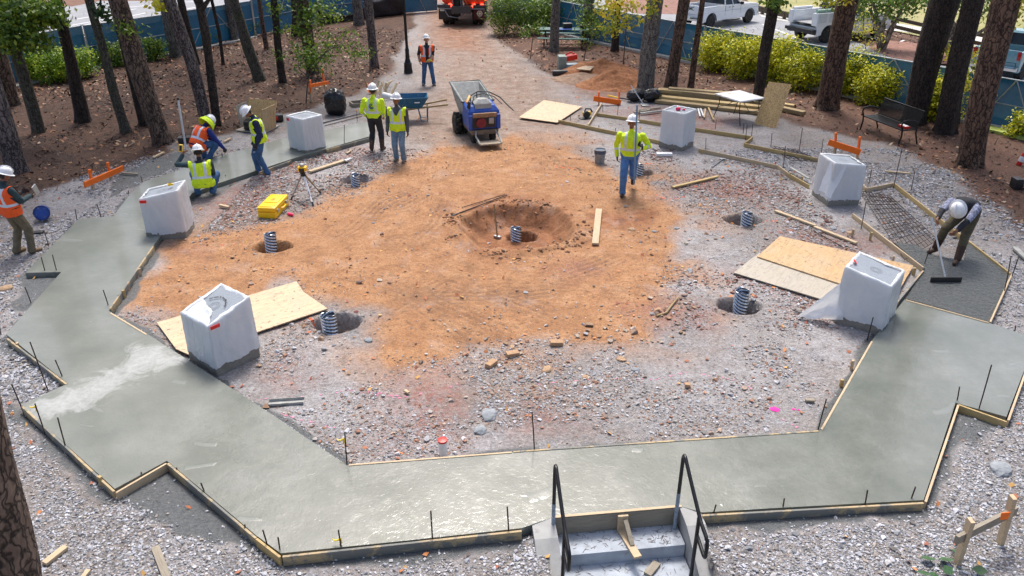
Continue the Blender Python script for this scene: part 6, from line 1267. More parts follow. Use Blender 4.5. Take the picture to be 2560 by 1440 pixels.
# plywood sheets
def plyflat(name, label, pts, z0, th, mat, cat='plywood sheet'):
    P_ = [G(a, b, z0 + th) for a, b in pts]; c = sum(P_, Vector()) / len(P_); rz = math.atan2((P_[1] - P_[0]).y, (P_[1] - P_[0]).x); Mi = Euler((0, 0, -rz)).to_matrix(); mb = MB()
    mb.prism([tuple((Mi @ (p - c))[:2]) for p in P_], 0, th); o = mb.build(name, M[mat]); o.location = (c.x, c.y, z0); o.rotation_euler = (0, 0, rz); tag(o, label, cat); return o
plyflat('plywood_sheet', 'big pale plywood sheet lying under the near left pedestal', [(392, 806), (741, 703), (757, 728), (819, 771), (472, 886), (440, 872)], .035, .018, 'ply')
plyflat('plywood_sheet', 'weathered grey plywood sheet lying lowest on the right', [(1895, 634), (1834, 681), (2068, 752), (2140, 690)], .03, .018, 'ply2')
plyflat('plywood_sheet', 'warm orange plywood sheet stacked on the grey one behind the near right pedestal', [(1950, 590), (1893, 641), (2232, 752), (2284, 664)], .055, .02, 'ply3')
o = plyflat('plywood_sheet', 'pale plywood sheet lying on the dirt left of the orange batter board at the back', [(1360, 250), (1455, 266), (1393, 306), (1297, 293)], .05, .02, 'ply'); 
# pink roll on the back right pedestal, tape measure on left pedestal, white sheet scraps
def on_top(ped, lx, ly, z_): return ped.matrix_basis @ Vector((lx, ly, z_))
bpy.context.view_layer.update()
p = on_top(pd_, -.02, -.05, 1.06); mb = MB(); mb.tube([(-.05, 0, 0), (.05, 0, 0)], .045, 12); single('flagging_roll', 'roll of pink flagging tape on top of the back right pedestal', 'tape roll', mb, M['pink'], p, .6)
mb = MB(); mb.box((0, 0, .0), (.07, .05, .035), bev=.008); single('flagging_scrap', 'small pink flagging bundle beside the pink roll on the pedestal', 'flagging', mb, M['pink'], on_top(pd_, .1, .06, 1.04), .2)
mb = MB(); mb.box((0, 0, .02), (.10, .07, .045), bev=.015); mb.mi = 1; mb.box((.0, .0, .045), (.06, .04, .006)); single('tape_measure', 'yellow and black tape measure on the stone top of the left pedestal', 'tape measure', mb, [M['yellow'], M['black_p']], on_top(pb, .05, -.16, 1.03), .5)
g = GG(1660, 392); mb = MB(); mb.box((0, 0, .06), (.42, .14, .08), bev=.01); mb.mi = 1; mb.box((0, 0, .01), (.42, .16, .03)); single('plastic_block', 'white plastic covered block at the foot of the back right pedestal', 'block', mb, [M['white_p'], M['lumber_g']], (g.x, g.y, g.z), 0)
# capped white pipe
g = G(1108, 1136); mb = MB(); mb.lathe([(.056, -.05), (.056, .21), (.048, .21)], 18); rt = thing('capped_pipe', 'short white pipe with a red cap in the gravel by the front inner form', 'pipe', g); mb.build('pipe_stub', M['white_p'], rt); mb = MB(); mb.lathe([(.046, .208), (.062, .209), (.062, .235), (.04, .24), (.0001, .241)], 18); mb.build('cap', M['red'], rt)
# bent metal channel
a, b = GG(672, 1012), GG(760, 1006); mb = MB(); L_ = (b - a).length; mb.box((L_ / 2, 0, .02), (L_, .11, .004)); mb.box((L_ / 2, .055, .04), (L_, .004, .045)); mb.box((L_ / 2, -.055, .035), (L_, .004, .035)); single('metal_channel', 'bent dusty grey metal channel lying on the rubble by the lower left path', 'metal scrap', mb, M['cement'], a, math.atan2((b - a).y, (b - a).x))
# rods beside the crater
for k, (p0, p1, r_, mt, lb) in enumerate((((1128, 546), (1262, 491), .014, 'steel_dk', 'grey steel rod lying over the crater rim'), ((1150, 540), (1268, 489), .012, 'rebar', 'rusty rod just behind the grey one at the crater rim'), ((1155, 522), (1262, 488), .010, 'rebar', 'thin rusty rod farthest from the crater'), ((2034, 580), (2110, 622), .009, 'rebar', 'thin rebar on the red mulch beside the broken plank'), ((805, 310), (915, 282), .02, 'steel_dk', 'long grey pipe on the gravel behind the bin bag'), ((812, 317), (905, 292), .012, 'rebar', 'rusty pipe beside the long grey pipe by the bin bag'), ((1779, 421), (1806, 401), .016, 'steel', 'short steel bar with a dark head on the ground by the pale form board'))):
    a, b = GG(*p0), GG(*p1); a.z = max(a.z, -.02) + .03 ; b.z = max(b.z, -.02) + .03; mb = MB(); mb.tube([(0, 0, 0), (b - a)], r_, 8)
    if k == 6: mb.box((b - a), (.16, .05, .05), bev=.01)
    single('steel_rod', lb, 'rod', mb, M[mt], a)
# sledge hammer
g = GG(1243, 556); rt = thing('sledge_hammer', 'sledge hammer standing on its head in the clay crater', 'hammer', (g.x, g.y, g.z)); mb = MB(); mb.box((0, 0, .035), (.17, .07, .07), Euler((0, 0, -.5)).to_matrix(), bev=.015); mb.build('head', M['steel'], rt); tp = at(1235, 510, g.y); mb = MB(); mb.tube([(0, 0, .03), tp - g], [.018, .016], 8); mb.build('handle', M['board_t'], rt)
# stick (root) and shovel stick
g = GG(1640, 793); e1, e2 = GG(1665, 785), GG(1695, 748); mb = MB(); mb.tube([Vector((0, 0, .02)), e1 - g + Vector((0, 0, .03)), e2 - g + Vector((0, 0, .04))], [.02, .022, .015], 7); single('bent_stick', 'bent brown stick with an orange tip on the rubble at lower centre right', 'stick', mb, M['board_t'], g)
g = GG(927, 235); tp = at(887, 143, g.y + .3); mb = MB(); mb.tube([(0, 0, 0), tp - g], [.02, .018], 8); single('broomstick', 'long wooden handle leaning up behind the stake pile and the man with the C logo', 'handle', mb, M['board_t'], g)
g = G(465, 372); tp = at(445, 248, g.y); mb = MB(); mb.tube([(0, 0, 0), tp - g], .028, 12); mb.mi = 1; mb.tube([tp - g - Vector((0, 0, .02)), (tp - g) * 1.03], .033, 12); single('grade_rod', 'tall white grade rod with a black top standing by the crouching men', 'rod', mb, [M['pvc'], M['black_p']], g)
g = G(463, 357); mb = MB(); mb.box((0, 0, .09), (.34, .24, .18), bev=.03); mb.box((0, 0, .2), (.12, .03, .03), bev=.01); single('tool_case', 'small black tool case behind the grade rod', 'case', mb, M['black_p'], g, .3)
g = GG(92, 583); mb = MB(); mb.box((0, 0, .03), (.26, .13, .05), Euler((0, 0, .2)).to_matrix(), bev=.02); single('rubber_glove', 'black glove lying on the gravel behind the orange vest man', 'glove', mb, M['black_p'], g)

# laser level on tripod
g = G(762, 496); hd_ = at(757, 432, g.y); rt = thing('laser_level', 'yellow rotating laser level on a tripod beside the yellow case', 'laser level', g); H_ = hd_ - g
for k, (f, mt) in enumerate((((727, 500), 'steel'), ((784, 517), 'alum'), ((804, 485), 'board_t'))):
    e_ = G(*f) - g; mb = MB(); mid = H_.lerp(e_, .55); mb.bar(H_ + (e_ - H_) * .04, mid, .045, .03); mb.bar(mid - (e_ - H_) * .05, e_, .028, .022)
    lg = mb.build('leg', M['white_p'] if k == 1 else M[mt], rt); mb = MB(); mb.bar(H_.lerp(e_, .86), e_ + Vector((0, 0, -.01)), .04, .035); mb.bar(H_.lerp(e_, .02), H_.lerp(e_, .12), .055, .04); mb.build('leg_joint', M['black_p'], rt)
    if k == 1:
        mb = MB(); d = (e_ - H_)
        for j in range(11): c_ = H_ + d * (.22 + j * .045); mb.box(c_ + Vector((0, -.020, .0)), (.026, .004, .018))
        mb.build('leg_lettering', M['blue_p'], rt)
mb = MB(); mb.lathe([(.06, -.02), (.065, 0), (.03, .02)], 14, H_); mb.build('tripod_head', M['black_p'], rt)
mb = MB(); mb.box(H_ + Vector((0, 0, .10)), (.20, .15, .11), bev=.025); mb.build('level_body', M['yellow'], rt); mb = MB(); mb.box(H_ + Vector((0, -.076, .075)), (.12, .02, .10), bev=.01); mb.build('dark_panel', M['black_p'], rt)
mb = MB(); mb.lathe([(.055, .15), (.06, .16), (.06, .20), (.045, .215), (.0001, .218)], 14, H_); mb.build('rotor_head', M['steel'], rt)
# yellow hard case
a = G(667, 556); d = G(705, 497) - G(650, 553); an = math.atan2(d.y, d.x) - math.pi / 2; c = (G(646, 553) + G(692, 555) + G(722, 506)  + G(680, 505)) / 4
rt = thing('equipment_case', 'bright yellow hard equipment case lying on the dirt below the tripod', 'case', c, an)
mb = MB(); mb.box((0, 0, .075), (.40, .86, .15), bev=.03); mb.build('lower_shell', M['yellow'], rt); mb = MB(); mb.box((0, 0, .205), (.41, .87, .105), bev=.035); mb.box((0, .10, .262), (.30, .45, .02), bev=.008); mb.box((0, -.3, .262), (.30, .18, .02), bev=.008); mb.build('lid', M['yellow'], rt)
for yy in (-.28, .25): mb = MB(); mb.box((.213, yy, .15), (.02, .06, .07), bev=.006); mb.build('latch', M['alum'], rt)
mb = MB(); mb.tube([(.21, -.10, .14), (.255, -.09, .14), (.255, .09, .14), (.21, .10, .14)], .015, 8); mb.build('handle', M['yellow'], rt)
mb = MB(); arc(mb, Vector((0, .05, .274)), .035, .046, 0, 2 * math.pi, Vector((1, 0, 0)), Vector((0, 1.4, 0)), 20); mb.box((0, .05, .274), (.03, .06, .003)); mb.build('emblem', pm('brown_emblem', (.35, .13, .02), .5, .1), rt)
g = GG(727, 539); mb = MB(); mb.tube([(-.07, 0, .035), (.05, 0, .035)], .034, 12); mb.tube([(.05, 0, .035), (.075, 0, .035)], [.03, .018], 10); single('spray_can', 'pink spray can lying beside the yellow case', 'spray can', mb, M['pink'], g, -.5)
# buckets
def bucket(lb, loc, rot, r_, h, outer, rim, parent_mat2=None):
    rt = thing('bucket', lb, 'bucket', loc); rt.rotation_euler = rot; mb = MB(); mb.lathe([(.0001, 0), (r_ * .86, 0), (r_, h), (r_ + .012, h), (r_ + .012, h + .012), (r_ - .008, h + .012), (r_ * .84, .01), (.0001, .012)], 24); mb.build('tub', outer, rt)
    mb = MB(); mb.lathe([(r_ * .985, h * .72), (r_ + .008, h * .73), (r_ + .010, h * .97), (r_ * 1.0, h * .98)], 24); mb.build('band', rim, rt); mb = MB(); mb.tube([(-r_, 0, h * .8), (-r_ * .8, -r_ * .75, h * .75), (0, -r_ * 1.12, h * .72), (r_ * .8, -r_ * .75, h * .75), (r_, 0, h * .8)], .005, 6); mb.build('handle', M['steel'], rt); return rt
bucket('cement splashed bucket with a dark blue rim standing left of the walking man', GG(1499, 407), (0, 0, .3), .145, .36, pm('bucket_splashed', (.26, .26, .25), .75, .35, 8, bump=.4, dirt=((.05, .09, .16), 7, .60)), pm('bucket_rim', (.07, .10, .15), .6, .4, 8))
g = GG(97, 552); bucket('dirty blue bucket tipped on its side behind the orange vest man', (g.x + .02, g.y + .22, g.z + .15), (R(78), 0, R(25)), .15, .34, pm('bucket_blue', (.025, .04, .16), .5, .3, 8, dirt=((.28, .28, .26), 5, .55)), M['blue_p'])
# bin bag
g = G(841, 286); bm = bmesh.new(); bmesh.ops.create_icosphere(bm, subdivisions=5, radius=1)
for v in bm.verts:
    n_v = v.co.normalized(); k = 1 + .10 * float(fbm(np.array([n_v.x * 2 + 3]), np.array([n_v.z * 2 + n_v.y]), 2.6, 4, 4)[0]); zz_ = n_v.z
    sq = (abs(n_v.x) ** 3 + abs(n_v.y) ** 3 + abs(zz_) ** 3) ** (-1 / 3); v.co = Vector((n_v.x * sq * .33 * k, n_v.y * sq * .28 * k, .38 + zz_ * sq * .40 * k)); 
    if v.co.z < .02: v.co.z = .02
    if zz_ > .86: v.co.z += .05 * (zz_ - .86) / .14
me = bpy.data.meshes.new('rubbish_bag'); bm.to_mesh(me); bm.free(); me.materials.append(M['bag']); me.polygons.foreach_set('use_smooth', [True] * len(me.polygons)); o = bpy.data.objects.new('rubbish_bag', me); COL.objects.link(o); o.location = g; tag(o, 'full shiny black rubbish bag standing at the mulch edge', 'rubbish bag')
for p, s_, lb in (((1588, 253), .34, 'dark duffel bag at the foot of the big grey tree, left one'), ((1628, 254), .36, 'shiny black bag right of the duffel at the big grey tree')):
    g = G(*p); bm = bmesh.new(); bmesh.ops.create_icosphere(bm, subdivisions=4, radius=1)
    for v in bm.verts: n_v = v.co.normalized(); k = 1 + .22 * float(fbm(np.array([n_v.x * 2 + s_ * 9]), np.array([n_v.z * 2 + n_v.y]), 2.2, 3, 4)[0]); v.co = Vector((n_v.x * s_ * k, n_v.y * s_ * .6 * k, max(.0, s_ * .6 + n_v.z * s_ * .62 * k)))
    me = bpy.data.meshes.new('duffel_bag'); bm.to_mesh(me); bm.free(); me.materials.append(M['bag'] if s_ > .35 else M['black_p']); me.polygons.foreach_set('use_smooth', [True] * len(me.polygons)); o = bpy.data.objects.new('duffel_bag', me); COL.objects.link(o); o.location = g; o.rotation_euler = (0, 0, .5); tag(o, lb, 'bag')
# shovel leaning at the tree
g = G(1608, 264); tp = at(1577, 213, g.y + .1); rt = thing('shovel', 'shovel with a pale shaft leaning beside the black bags', 'shovel', g); mb = MB(); mb.tube([(0, 0, .05), tp - g], .016, 8); mb.build('shaft', M['alum'], rt); mb = MB(); mb.box((.05, -.05, .03), (.28, .2, .03), Euler((.2, .1, .3)).to_matrix(), bev=.012); mb.build('blade', M['steel'], rt)
# orange batter boards
def batter(lb, legs, brd, w_=.13, lw=.075, mats=('orange', 'orange'), foot=True, bz=None):
    """legs: [(base px),(top px)] ; brd: [(p0),(p1)] height center line"""
    g = G(*legs[0][0]); rt = thing('batter_board', lb, 'batter board', g, 0, 'orange painted batter boards'); Ys = []
    for (b_, t_) in legs:
        a = G(*b_); e_ = at(t_[0], t_[1], a.y); Ys.append((b_[0], a.y)); mb = MB(); L_ = e_ - a; mb.bar(a - g - Vector((0, 0, .05)), a - g + L_ * .42, lw, .045); mb.mi = 1; mb.bar(a - g + L_ * .42, e_ - g, lw, .045)
        mb.build('post', [M['lumber'], M[mats[0]]], rt)
    f = lambda px: Ys[0][1] + (Ys[1][1] - Ys[0][1]) * (px - Ys[0][0]) / (Ys[1][0] - Ys[0][0])
    a, b = at(brd[0][0], brd[0][1], f(brd[0][0]) - .05), at(brd[1][0], brd[1][1], f(brd[1][0]) - .05); mb = MB(); d = (b - a); mb.bar(a - g, b - g, .04, w_); mb.build('cross_board', M[mats[1]], rt); return rt
batter('orange batter board standing between the left trunks and the path', [((233, 473), (223, 424)), ((277, 448), (269, 406))], [(211, 462), (308, 420)])
batter('tall orange batter board behind the black rubbish bag', [((777, 255), (775, 200)), ((815, 237), (805, 172))], [(773, 215), (821, 206)], w_=.11)
batter('orange batter board with wide post gap behind the two form boards', [((1497, 262), (1497, 230)), ((1547, 262), (1548, 228))], [(1484, 246), (1552, 257)], w_=.17)
batter('orange batter board hung on rebar beyond the far right pedestal', [((2086, 396), (2090, 332)), ((2142, 402), (2150, 342))], [(2071, 355), (2151, 381)], w_=.16)
batter('weathered batter board with sprayed orange ends at the bottom right corner', [((2392, 1408), (2428, 1300)), ((2500, 1360), (2533, 1242))], [(2390, 1350), (2540, 1275)], w_=.11, lw=.085, mats=('lumber', 'lumber_g'))
mb = MB(); a = at(2533, 1242, G(2500, 1360).y - .06); 
mb.box((0, 0, 0), (.10, .008, .10)); single('paint_patch', 'orange sprayed patch on the end of the bottom right batter board', 'paint mark', mb, M['orange'], at(2512, 1290, G(2500, 1360).y - .075), .15)
# stakes pile behind the men
r_ = random.Random(5); g0 = G(962, 262)
for k, (p0, p1) in enumerate((((925, 232), (917, 208)), ((937, 240), (947, 202)), ((950, 238), (952, 212)), ((952, 246), (975, 204)), ((962, 248), (966, 208)), ((958, 215), (980, 202)), ((978, 236), (992, 208)), ((945, 230), (934, 212)), ((968, 235), (955, 205)))):
    a = G(*p0, .06); b = at(p1[0], p1[1], a.y + .25); board_ = MB(); board_.bar((0, 0, 0), b - a, .085, .035); o = single('wooden_stake', 'wooden stake %s from left in the heap behind two yellow shirted men' % ORD[k], 'stake', board_, M['orange' if k == 0 else 'lumber'], a, 0, 'loose stakes heaped behind the two men')
# wooden form crate
g = G(905, 262); rt = thing('shallow_crate', 'shallow grey wooden frame box lying left of the stake heap', 'wooden frame', g, .45)
for c_, d_ in (((0, .22, .06), (.75, .04, .12)), ((0, -.22, .06), (.75, .04, .12)), ((-.36, 0, .06), (.04, .42, .12)), ((.36, 0, .06), (.04, .42, .12)), ((0, 0, .05), (.04, .42, .08))):
    mb = MB(); mb.box(c_, d_, bev=.004); mb.build('side_board', M['lumber_g'], rt)
g = G(985, 268); mb = MB(); mb.tube([(-.4, .1, .35), (.15, -.05, .30)], .10, 14); single('paper_roll', 'white roll of sheeting lying on the stakes between the two men', 'roll', mb, M['white_p'], g, -.3)
# plywood box left
g = G(640, 326); rt = thing('plywood_box', 'open plywood box with tools at the mulch edge behind the navy sleeved man', 'box', g, -.28)
mb = MB(); mb.box((-.46, .32, .42), (.02, .85, .62), Euler((0, -.12, 0)).to_matrix()); mb.build('side_panel', M['ply2'], rt); mb = MB(); mb.box((.0, .42, .55), (1.0, .02, .55), Euler((-.5, 0, 0)).to_matrix()); mb.build('back_panel', M['osb'], rt)
mb = MB(); mb.box((.50, .0, .38), (.02, .7, .72), Euler((0, .10, 0)).to_matrix()); mb.build('side_panel', M['ply3'], rt); mb = MB(); mb.box((0, .1, .04), (.96, .8, .03)); mb.build('floor_panel', M['ply2'], rt)
mb = MB(); mb.box((0, -.05, .17), (.55, .45, .26), Euler((0, 0, .3)).to_matrix(), bev=.06); single('tool_bag', 'black tool bag inside the open plywood box', 'bag', mb, M['bag'], g + Vector((0, 0, .04)), -.2)
g = G(697, 303); mb = MB(); mb.box((0, 0, .12), (.3, .3, .22), bev=.05); mb.mi = 1; mb.box((-.08, -.16, .13), (.14, .02, .12), bev=.01); single('tool_bag', 'black and red tool bag right of the plywood box', 'bag', mb, [M['black_p'], M['red']], g, .3)
# dirt piles
def pile(lb, px, py, rx, ry, h, mat, seed, ru=.3):
    g = G(px, py); n = 64; V = []; xs_ = np.linspace(-1.25, 1.25, n); Xp, Yp = np.meshgrid(xs_, xs_); rr = np.sqrt(Xp ** 2 + Yp ** 2) + .16 * fbm(Xp, Yp, 1.6, 4, seed)
    zz_ = h * np.clip(1 - rr, -.05, 1) ** 1.0 if False else h * (np.clip(1 - rr, 0, 1) ** 1.15); zz_ = zz_ * (1 + ru * fbm(Xp, Yp, 3, 4, seed + 2)) + .05 * fbm(Xp, Yp, 7, 3, seed) * (rr < 1) - .03 * (rr > 1)
    V = np.stack([Xp.ravel() * rx, Yp.ravel() * ry, zz_.ravel() + .01], 1); ii = (np.arange(n - 1)[:, None] * n + np.arange(n - 1)[None, :]).ravel(); o = arr_mesh('dirt_pile', V, np.stack([ii, ii + 1, ii + n + 1, ii + n], 1), mat, smooth=True); o.location = (g.x, g.y + ry * .5, gz(g.x, g.y)); tag(o, lb, 'dirt pile', 'heaps of excavated dirt')
t = NT('orange_dirt'); n2 = t.noise(7, 8, .75); c = t.ramp(n2, [(.3, (.20, .075, .03)), (.5, (.36, .15, .065)), (.75, (.50, .25, .12))]); M_dirt = t.out(c, .95, t.bump(n2, 1.0, .06))
t = NT('pale_dirt'); n2 = t.noise(7, 8, .75); c = t.ramp(n2, [(.3, (.20, .13, .09)), (.5, (.34, .22, .15)), (.75, (.45, .33, .24))]); M_dirt2 = t.out(c, .95, t.bump(n2, 1.0, .05))
pile('rear orange dirt pile rising to a peak behind the nearer heap', 1505, 192, 1.75, 1.3, .62, M_dirt, 3); pile('rough reddish dirt heap in front of the big grey tree', 1545, 222, 1.45, 1.15, .55, M_dirt, 8, .5); pile('low spill of pale dirt left of the orange heap', 1462, 205, 1.25, .9, .26, M_dirt2, 6)
# generator group
g = G(1405, 178); mb = MB(); mb.box((0, .1, .3), (.32, .5, .58), bev=.04); single('tool_chest', 'grey green upright tool chest behind the dark bag by the dirt pile', 'tool chest', mb, pm('grey_green', (.22, .28, .25), .5, .2), g, .1)
g = G(1425, 165); mb = MB(); mb.box((0, 0, .34), (.55, .30, .22), Euler((0, -.15, .2)).to_matrix(), bev=.06); mb.tube([(-.2, 0, .44), (0, 0, .55), (.2, 0, .46)], .03, 8); single('red_power_tool', 'red power tool resting on the grey tool chest', 'power tool', mb, M['red'], g)
g = G(1430, 178); mb = MB(); mb.box((0, 0, .15), (.5, .35, .3), bev=.05); single('grey_tool_box', 'grey tool box right of the upright tool chest', 'tool box', mb, pm('blue_grey', (.25, .33, .38), .5, .3), g, .1)
g = G(1400, 188); mb = MB(); mb.box((0, 0, .10), (.62, .26, .2), bev=.08); single('drill_bag', 'black bag with yellow trim in front of the grey tool boxes', 'bag', mb, [M['black_p']], g, .05)
plyflat('plywood_sheet', 'narrow plywood strip behind the rear dirt pile', [(1440, 172), (1455, 166), (1492, 160), (1475, 175)], .3, .03, 'ply')
# circular saw
g = G(1466, 297); rt = thing('circular_saw', 'black and yellow cordless saw on the mulch by the form boards', 'power tool', g, .3); mb = MB(); mb.lathe([(.0001, -.03), (.11, -.03), (.11, .03), (.0001, .03)], 20, (0, 0, .13), Euler((R(90), 0, 0)).to_matrix().to_4x4()); mb.build('blade_guard', M['black_p'], rt); mb = MB(); mb.box((.05, .10, .14), (.28, .14, .12), bev=.04); mb.build('motor', M['yellow'], rt); mb = MB(); mb.tube([(-.05, .08, .18), (.0, .08, .30), (.16, .08, .28), (.22, .08, .18)], .025, 8); mb.build('grip', M['black_p'], rt); mb = MB(); mb.box((0, .04, .01), (.42, .22, .02)); mb.build('base_plate', M['black_p'], rt)
# lumber pile
for k, (p0, p1, z_, w_, th, lb, mt) in enumerate([((1640, 255), (1900, 285), .02, .30, .10, 'lowest front board of the long lumber pile', 'board_t'), ((1632, 243), (1900, 272), .10, .28, .09, 'second board of the long lumber pile', 'lumber_y'), ((1650, 236), (1880, 262), .02, .26, .22, 'stacked boards in the middle of the lumber pile', 'board_t'), ((1645, 228), (1850, 246), .14, .28, .10, 'upper board of the lumber pile behind the table', 'lumber_y'), ((1672, 224), (1900, 243), .20, .25, .08, 'rear top board of the lumber pile', 'board_t'), ((1880, 260), (2010, 288), .02, .22, .12, 'board end sticking out right of the leaning sheet', 'board_t'), ((1900, 256), (1985, 268), .06, .2, .08, 'short board right of the lumber pile', 'lumber_y')]):
    board(p0, p1, w_, th, z_, 'lumber_board', lb, 'lumber', mt, 'long boards stacked behind the back right pedestal')
for k, (p0, p1, w_, mt, lb) in enumerate([((1762, 252), (1784, 302), .05, 'lumber_y', 'long yellow lath leaning forward beside the white pipes'), ((1745, 274), (1750, 293), .05, 'pvc', 'pale pipe piece, left of the three in front of the lumber'), ((1751, 274), (1758, 292), .05, 'pvc', 'pale pipe piece, middle of the three in front of the lumber'), ((1763, 275), (1760, 296), .05, 'lumber', 'short stake right of the pale pipe pieces'),
        ((1590, 278), (1650, 270), .09, 'lumber_g', 'upper grey strip in the small pile beside the back right pedestal'), ((1600, 285), (1652, 278), .09, 'cement', 'lower grey strip in the small pile beside the back right pedestal'), ((1585, 283), (1625, 276), .09, 'lumber_g', 'leftmost grey strip in the small pile beside the back right pedestal'), ((2536, 620), (2566, 650), .10, 'cement', 'grey steel strip propped on stakes at the right edge'), ((1550, 246), (1572, 250), .06, 'black_p', 'black tool handle behind the orange batter board'), ((1520, 240), (1546, 246), .05, 'yellow', 'yellow tool lying behind the orange batter board')]):
    board(p0, p1, w_, .04, .04, 'lath', lb, 'lath', mt)
board((1977, 420), (2022, 447), .07, .02, .125, 'spirit_level', 'dark grey level resting on the right form board', 'level', 'cement')
# folding table
tp = [G(1797, 232 + 6, .74), G(1850, 222 + 4, .74), G(1905, 238 + 4, .74), G(1848, 252 + 2, .74)]
c = sum(tp, Vector()) / 4; g = Vector((c.x, c.y, 0)); ax_ = (tp[3] - tp[0]).normalized(); rt = thing('folding_table', 'folding table with a stained white top standing by the lumber pile', 'table', g, math.atan2(ax_.y, ax_.x)); Lt = (tp[3] - tp[0]).length; Wt = (tp[1] - tp[0]).length
mb = MB(); mb.box((0, 0, .73), (1.15, 1.0, .045), bev=.012); mb.build('table_top', pm('stained_table_top', (.78, .78, .77), .5, .05, 5, bump=.05, dirt=((.50, .26, .10), 2.2, .52)), rt)
for sx in (-.45, .45):
    for sy in (-.38, .38): mb = MB(); mb.tube([(sx, sy, .71), (sx * 1.02, sy, .45), (sx * 1.35, sy * 1.08, 0)], .013, 7); mb.build('leg', M['black_m'], rt)
    mb = MB(); mb.tube([(sx * 1.1, -.38, .35), (sx * 1.1, .38, .35)], .011, 6); mb.tube([(sx * .1, 0, .69), (sx * 1.1, 0, .35)], .010, 6); mb.build('cross_bar', M['black_m'], rt)
# OSB leaning
a, b, c_, d_ = G(1886, 311), G(1940, 321), None, None; t1, t2 = at(1979, 211, b.y + .45), at(1922, 204, a.y + .45); mb = MB(); nn = (b - a).cross(t2 - a).normalized() * .012
vs = [a, b, t1, t2]; mb.add([Vector(v) - a for v in vs] + [Vector(v) - a + nn for v in vs], [(0, 1, 2, 3), (7, 6, 5, 4), (0, 4, 5, 1), (1, 5, 6, 2), (2, 6, 7, 3), (3, 7, 4, 0)])
single('leaning_board', 'brown strand board with marked lines leaning up right of the folding table', 'board', mb, M['osb'], a)
# stones bench etc
def bench():
    L0, R0 = G(2152, 322), G(2262, 352); # front feet
    a, b = G(2150, 324), G(2219, 352); d = (b - a); an = math.atan2(d.y, d.x); Lb = d.length
    rt = thing('park_bench', 'black slatted metal bench facing the plaza under the dark leaning pine', 'bench', a, an); mt = M['black_m']
    dep = .62; Lb = 1.65
    for k in range(2): x_ = .0 + k * Lb
    for x_ in (0, Lb):
        mb = MB(); mb.tube([(x_, 0, 0), (x_, .04, .25), (x_, .02, .43), (x_, -.04, .56), (x_, .0, .66), (x_, .14, .69), (x_, .36, .66), (x_, .50, .60)], .024, 8); mb.build('arm_and_leg', mt, rt)
        mb = MB(); mb.tube([(x_, .62, 0), (x_, .50, .30), (x_, .50, .42)], .022, 8); mb.build('leg', mt, rt)
        mb = MB(); mb.tube([(x_, .02, .41), (x_, .50, .41)], .02, 8); mb.build('seat_rail', mt, rt)
    mb = MB(); 
    for j in range(40):
        x_ = .03 + (Lb - .06) * j / 39; mb.box((x_, .26, .435), (.026, .50, .008))
    mb.box((Lb / 2, .0, .425), (Lb, .035, .03)); mb.box((Lb / 2, .52, .425), (Lb, .035, .03)); mb.build('seat', mt, rt)
    mb = MB(); rot = Euler((R(-14), 0, 0)).to_matrix()
    for j in range(40):
        x_ = .03 + (Lb - .06) * j / 39; mb.box((x_, .575, .68), (.026, .008, .44), rot)
    mb.box((Lb / 2, .52, .47), (Lb, .03, .03)); mb.box((Lb / 2, .635, .90), (Lb, .04, .04), bev=.01); mb.build('backrest', mt, rt)
    p = rt.matrix_basis @ Vector((Lb - .18, .22, .47)); mb = MB(); mb.box((0, 0, 0), (.30, .16, .06), bev=.008); mb.mi = 1; mb.box((0, .0, .032), (.24, .12, .006)); single('red_box', 'small red and white box lying on the right end of the bench seat', 'box', mb, [M['red'], M['white_p']], p, an)
bench()
# picnic table
g = G(1402, 122); rt = thing('picnic_table', 'dark green metal picnic table between the hedge and the pale trunks', 'picnic table', g, -.12); mt = M['green_p']
mb = MB(); mb.box((.1, .6, .76), (2.3, .75, .05), bev=.012); mb.build('table_top', mt, rt)
for yy in (-.15, 1.35): mb = MB(); mb.box((.1, yy, .46), (2.3, .28, .045), bev=.012); mb.build('bench_seat', mt, rt)
for x_ in (-.75, .95):
    for yy in (-.15, 1.35): mb = MB(); mb.tube([(x_, yy, .44), (x_, yy, .04), (x_ + .2, yy, .02)], .03, 7); mb.build('leg', M['black_m'], rt)
    mb = MB(); mb.tube([(x_, -.15, .40), (x_, 1.35, .40)], .025, 7); mb.tube([(x_, .6, .4), (x_, .6, .74)], .03, 7); mb.build('support', M['black_m'], rt)
mb = MB(); mb.box((0, 0, .12), (.42, .3, .24), bev=.05); single('cool_bag', 'black bag standing on the picnic table', 'bag', mb, M['black_p'], g + Vector((.3, .6, .79)), .2)
mb = MB(); mb.box((0, 0, .09), (.26, .22, .18), bev=.05); single('cool_bag', 'smaller black bag at the right end of the picnic table', 'bag', mb, M['black_p'], g + Vector((1.0, .5, .79)), .2)
mb = MB(); mb.box((0, 0, .01), (.5, .35, .02)); single('blue_folder', 'blue folder lying on the picnic table', 'folder', mb, M['blue_p'], g + Vector((.2, .35, .79)), .2)
# lamp post
g = G(1021, 183); rt = thing('lamp_post', 'black cast iron lamp post beside the dirt track', 'lamp post', g); mb = MB(); mb.lathe([(.17, 0), (.175, .1), (.16, .14), (.15, .35), (.16, .38), (.12, .42), (.11, .48), (.085, .55), (.075, .85), (.09, .88), (.07, .92), (.055, 1.0)], 16); mb.build('base', M['black_m'], rt)
mb = MB(); mb.tube([(0, 0, .9), (-.02, 0, 4.2)], [.055, .042], 14); mb.build('pole', M['black_m'], rt); mb = MB(); mb.lathe([(.06, 4.2), (.12, 4.3), (.2, 4.4), (.22, 4.75), (.05, 4.95), (.0001, 5.0)], 14); mb.build('lantern', M['lampw'], rt)
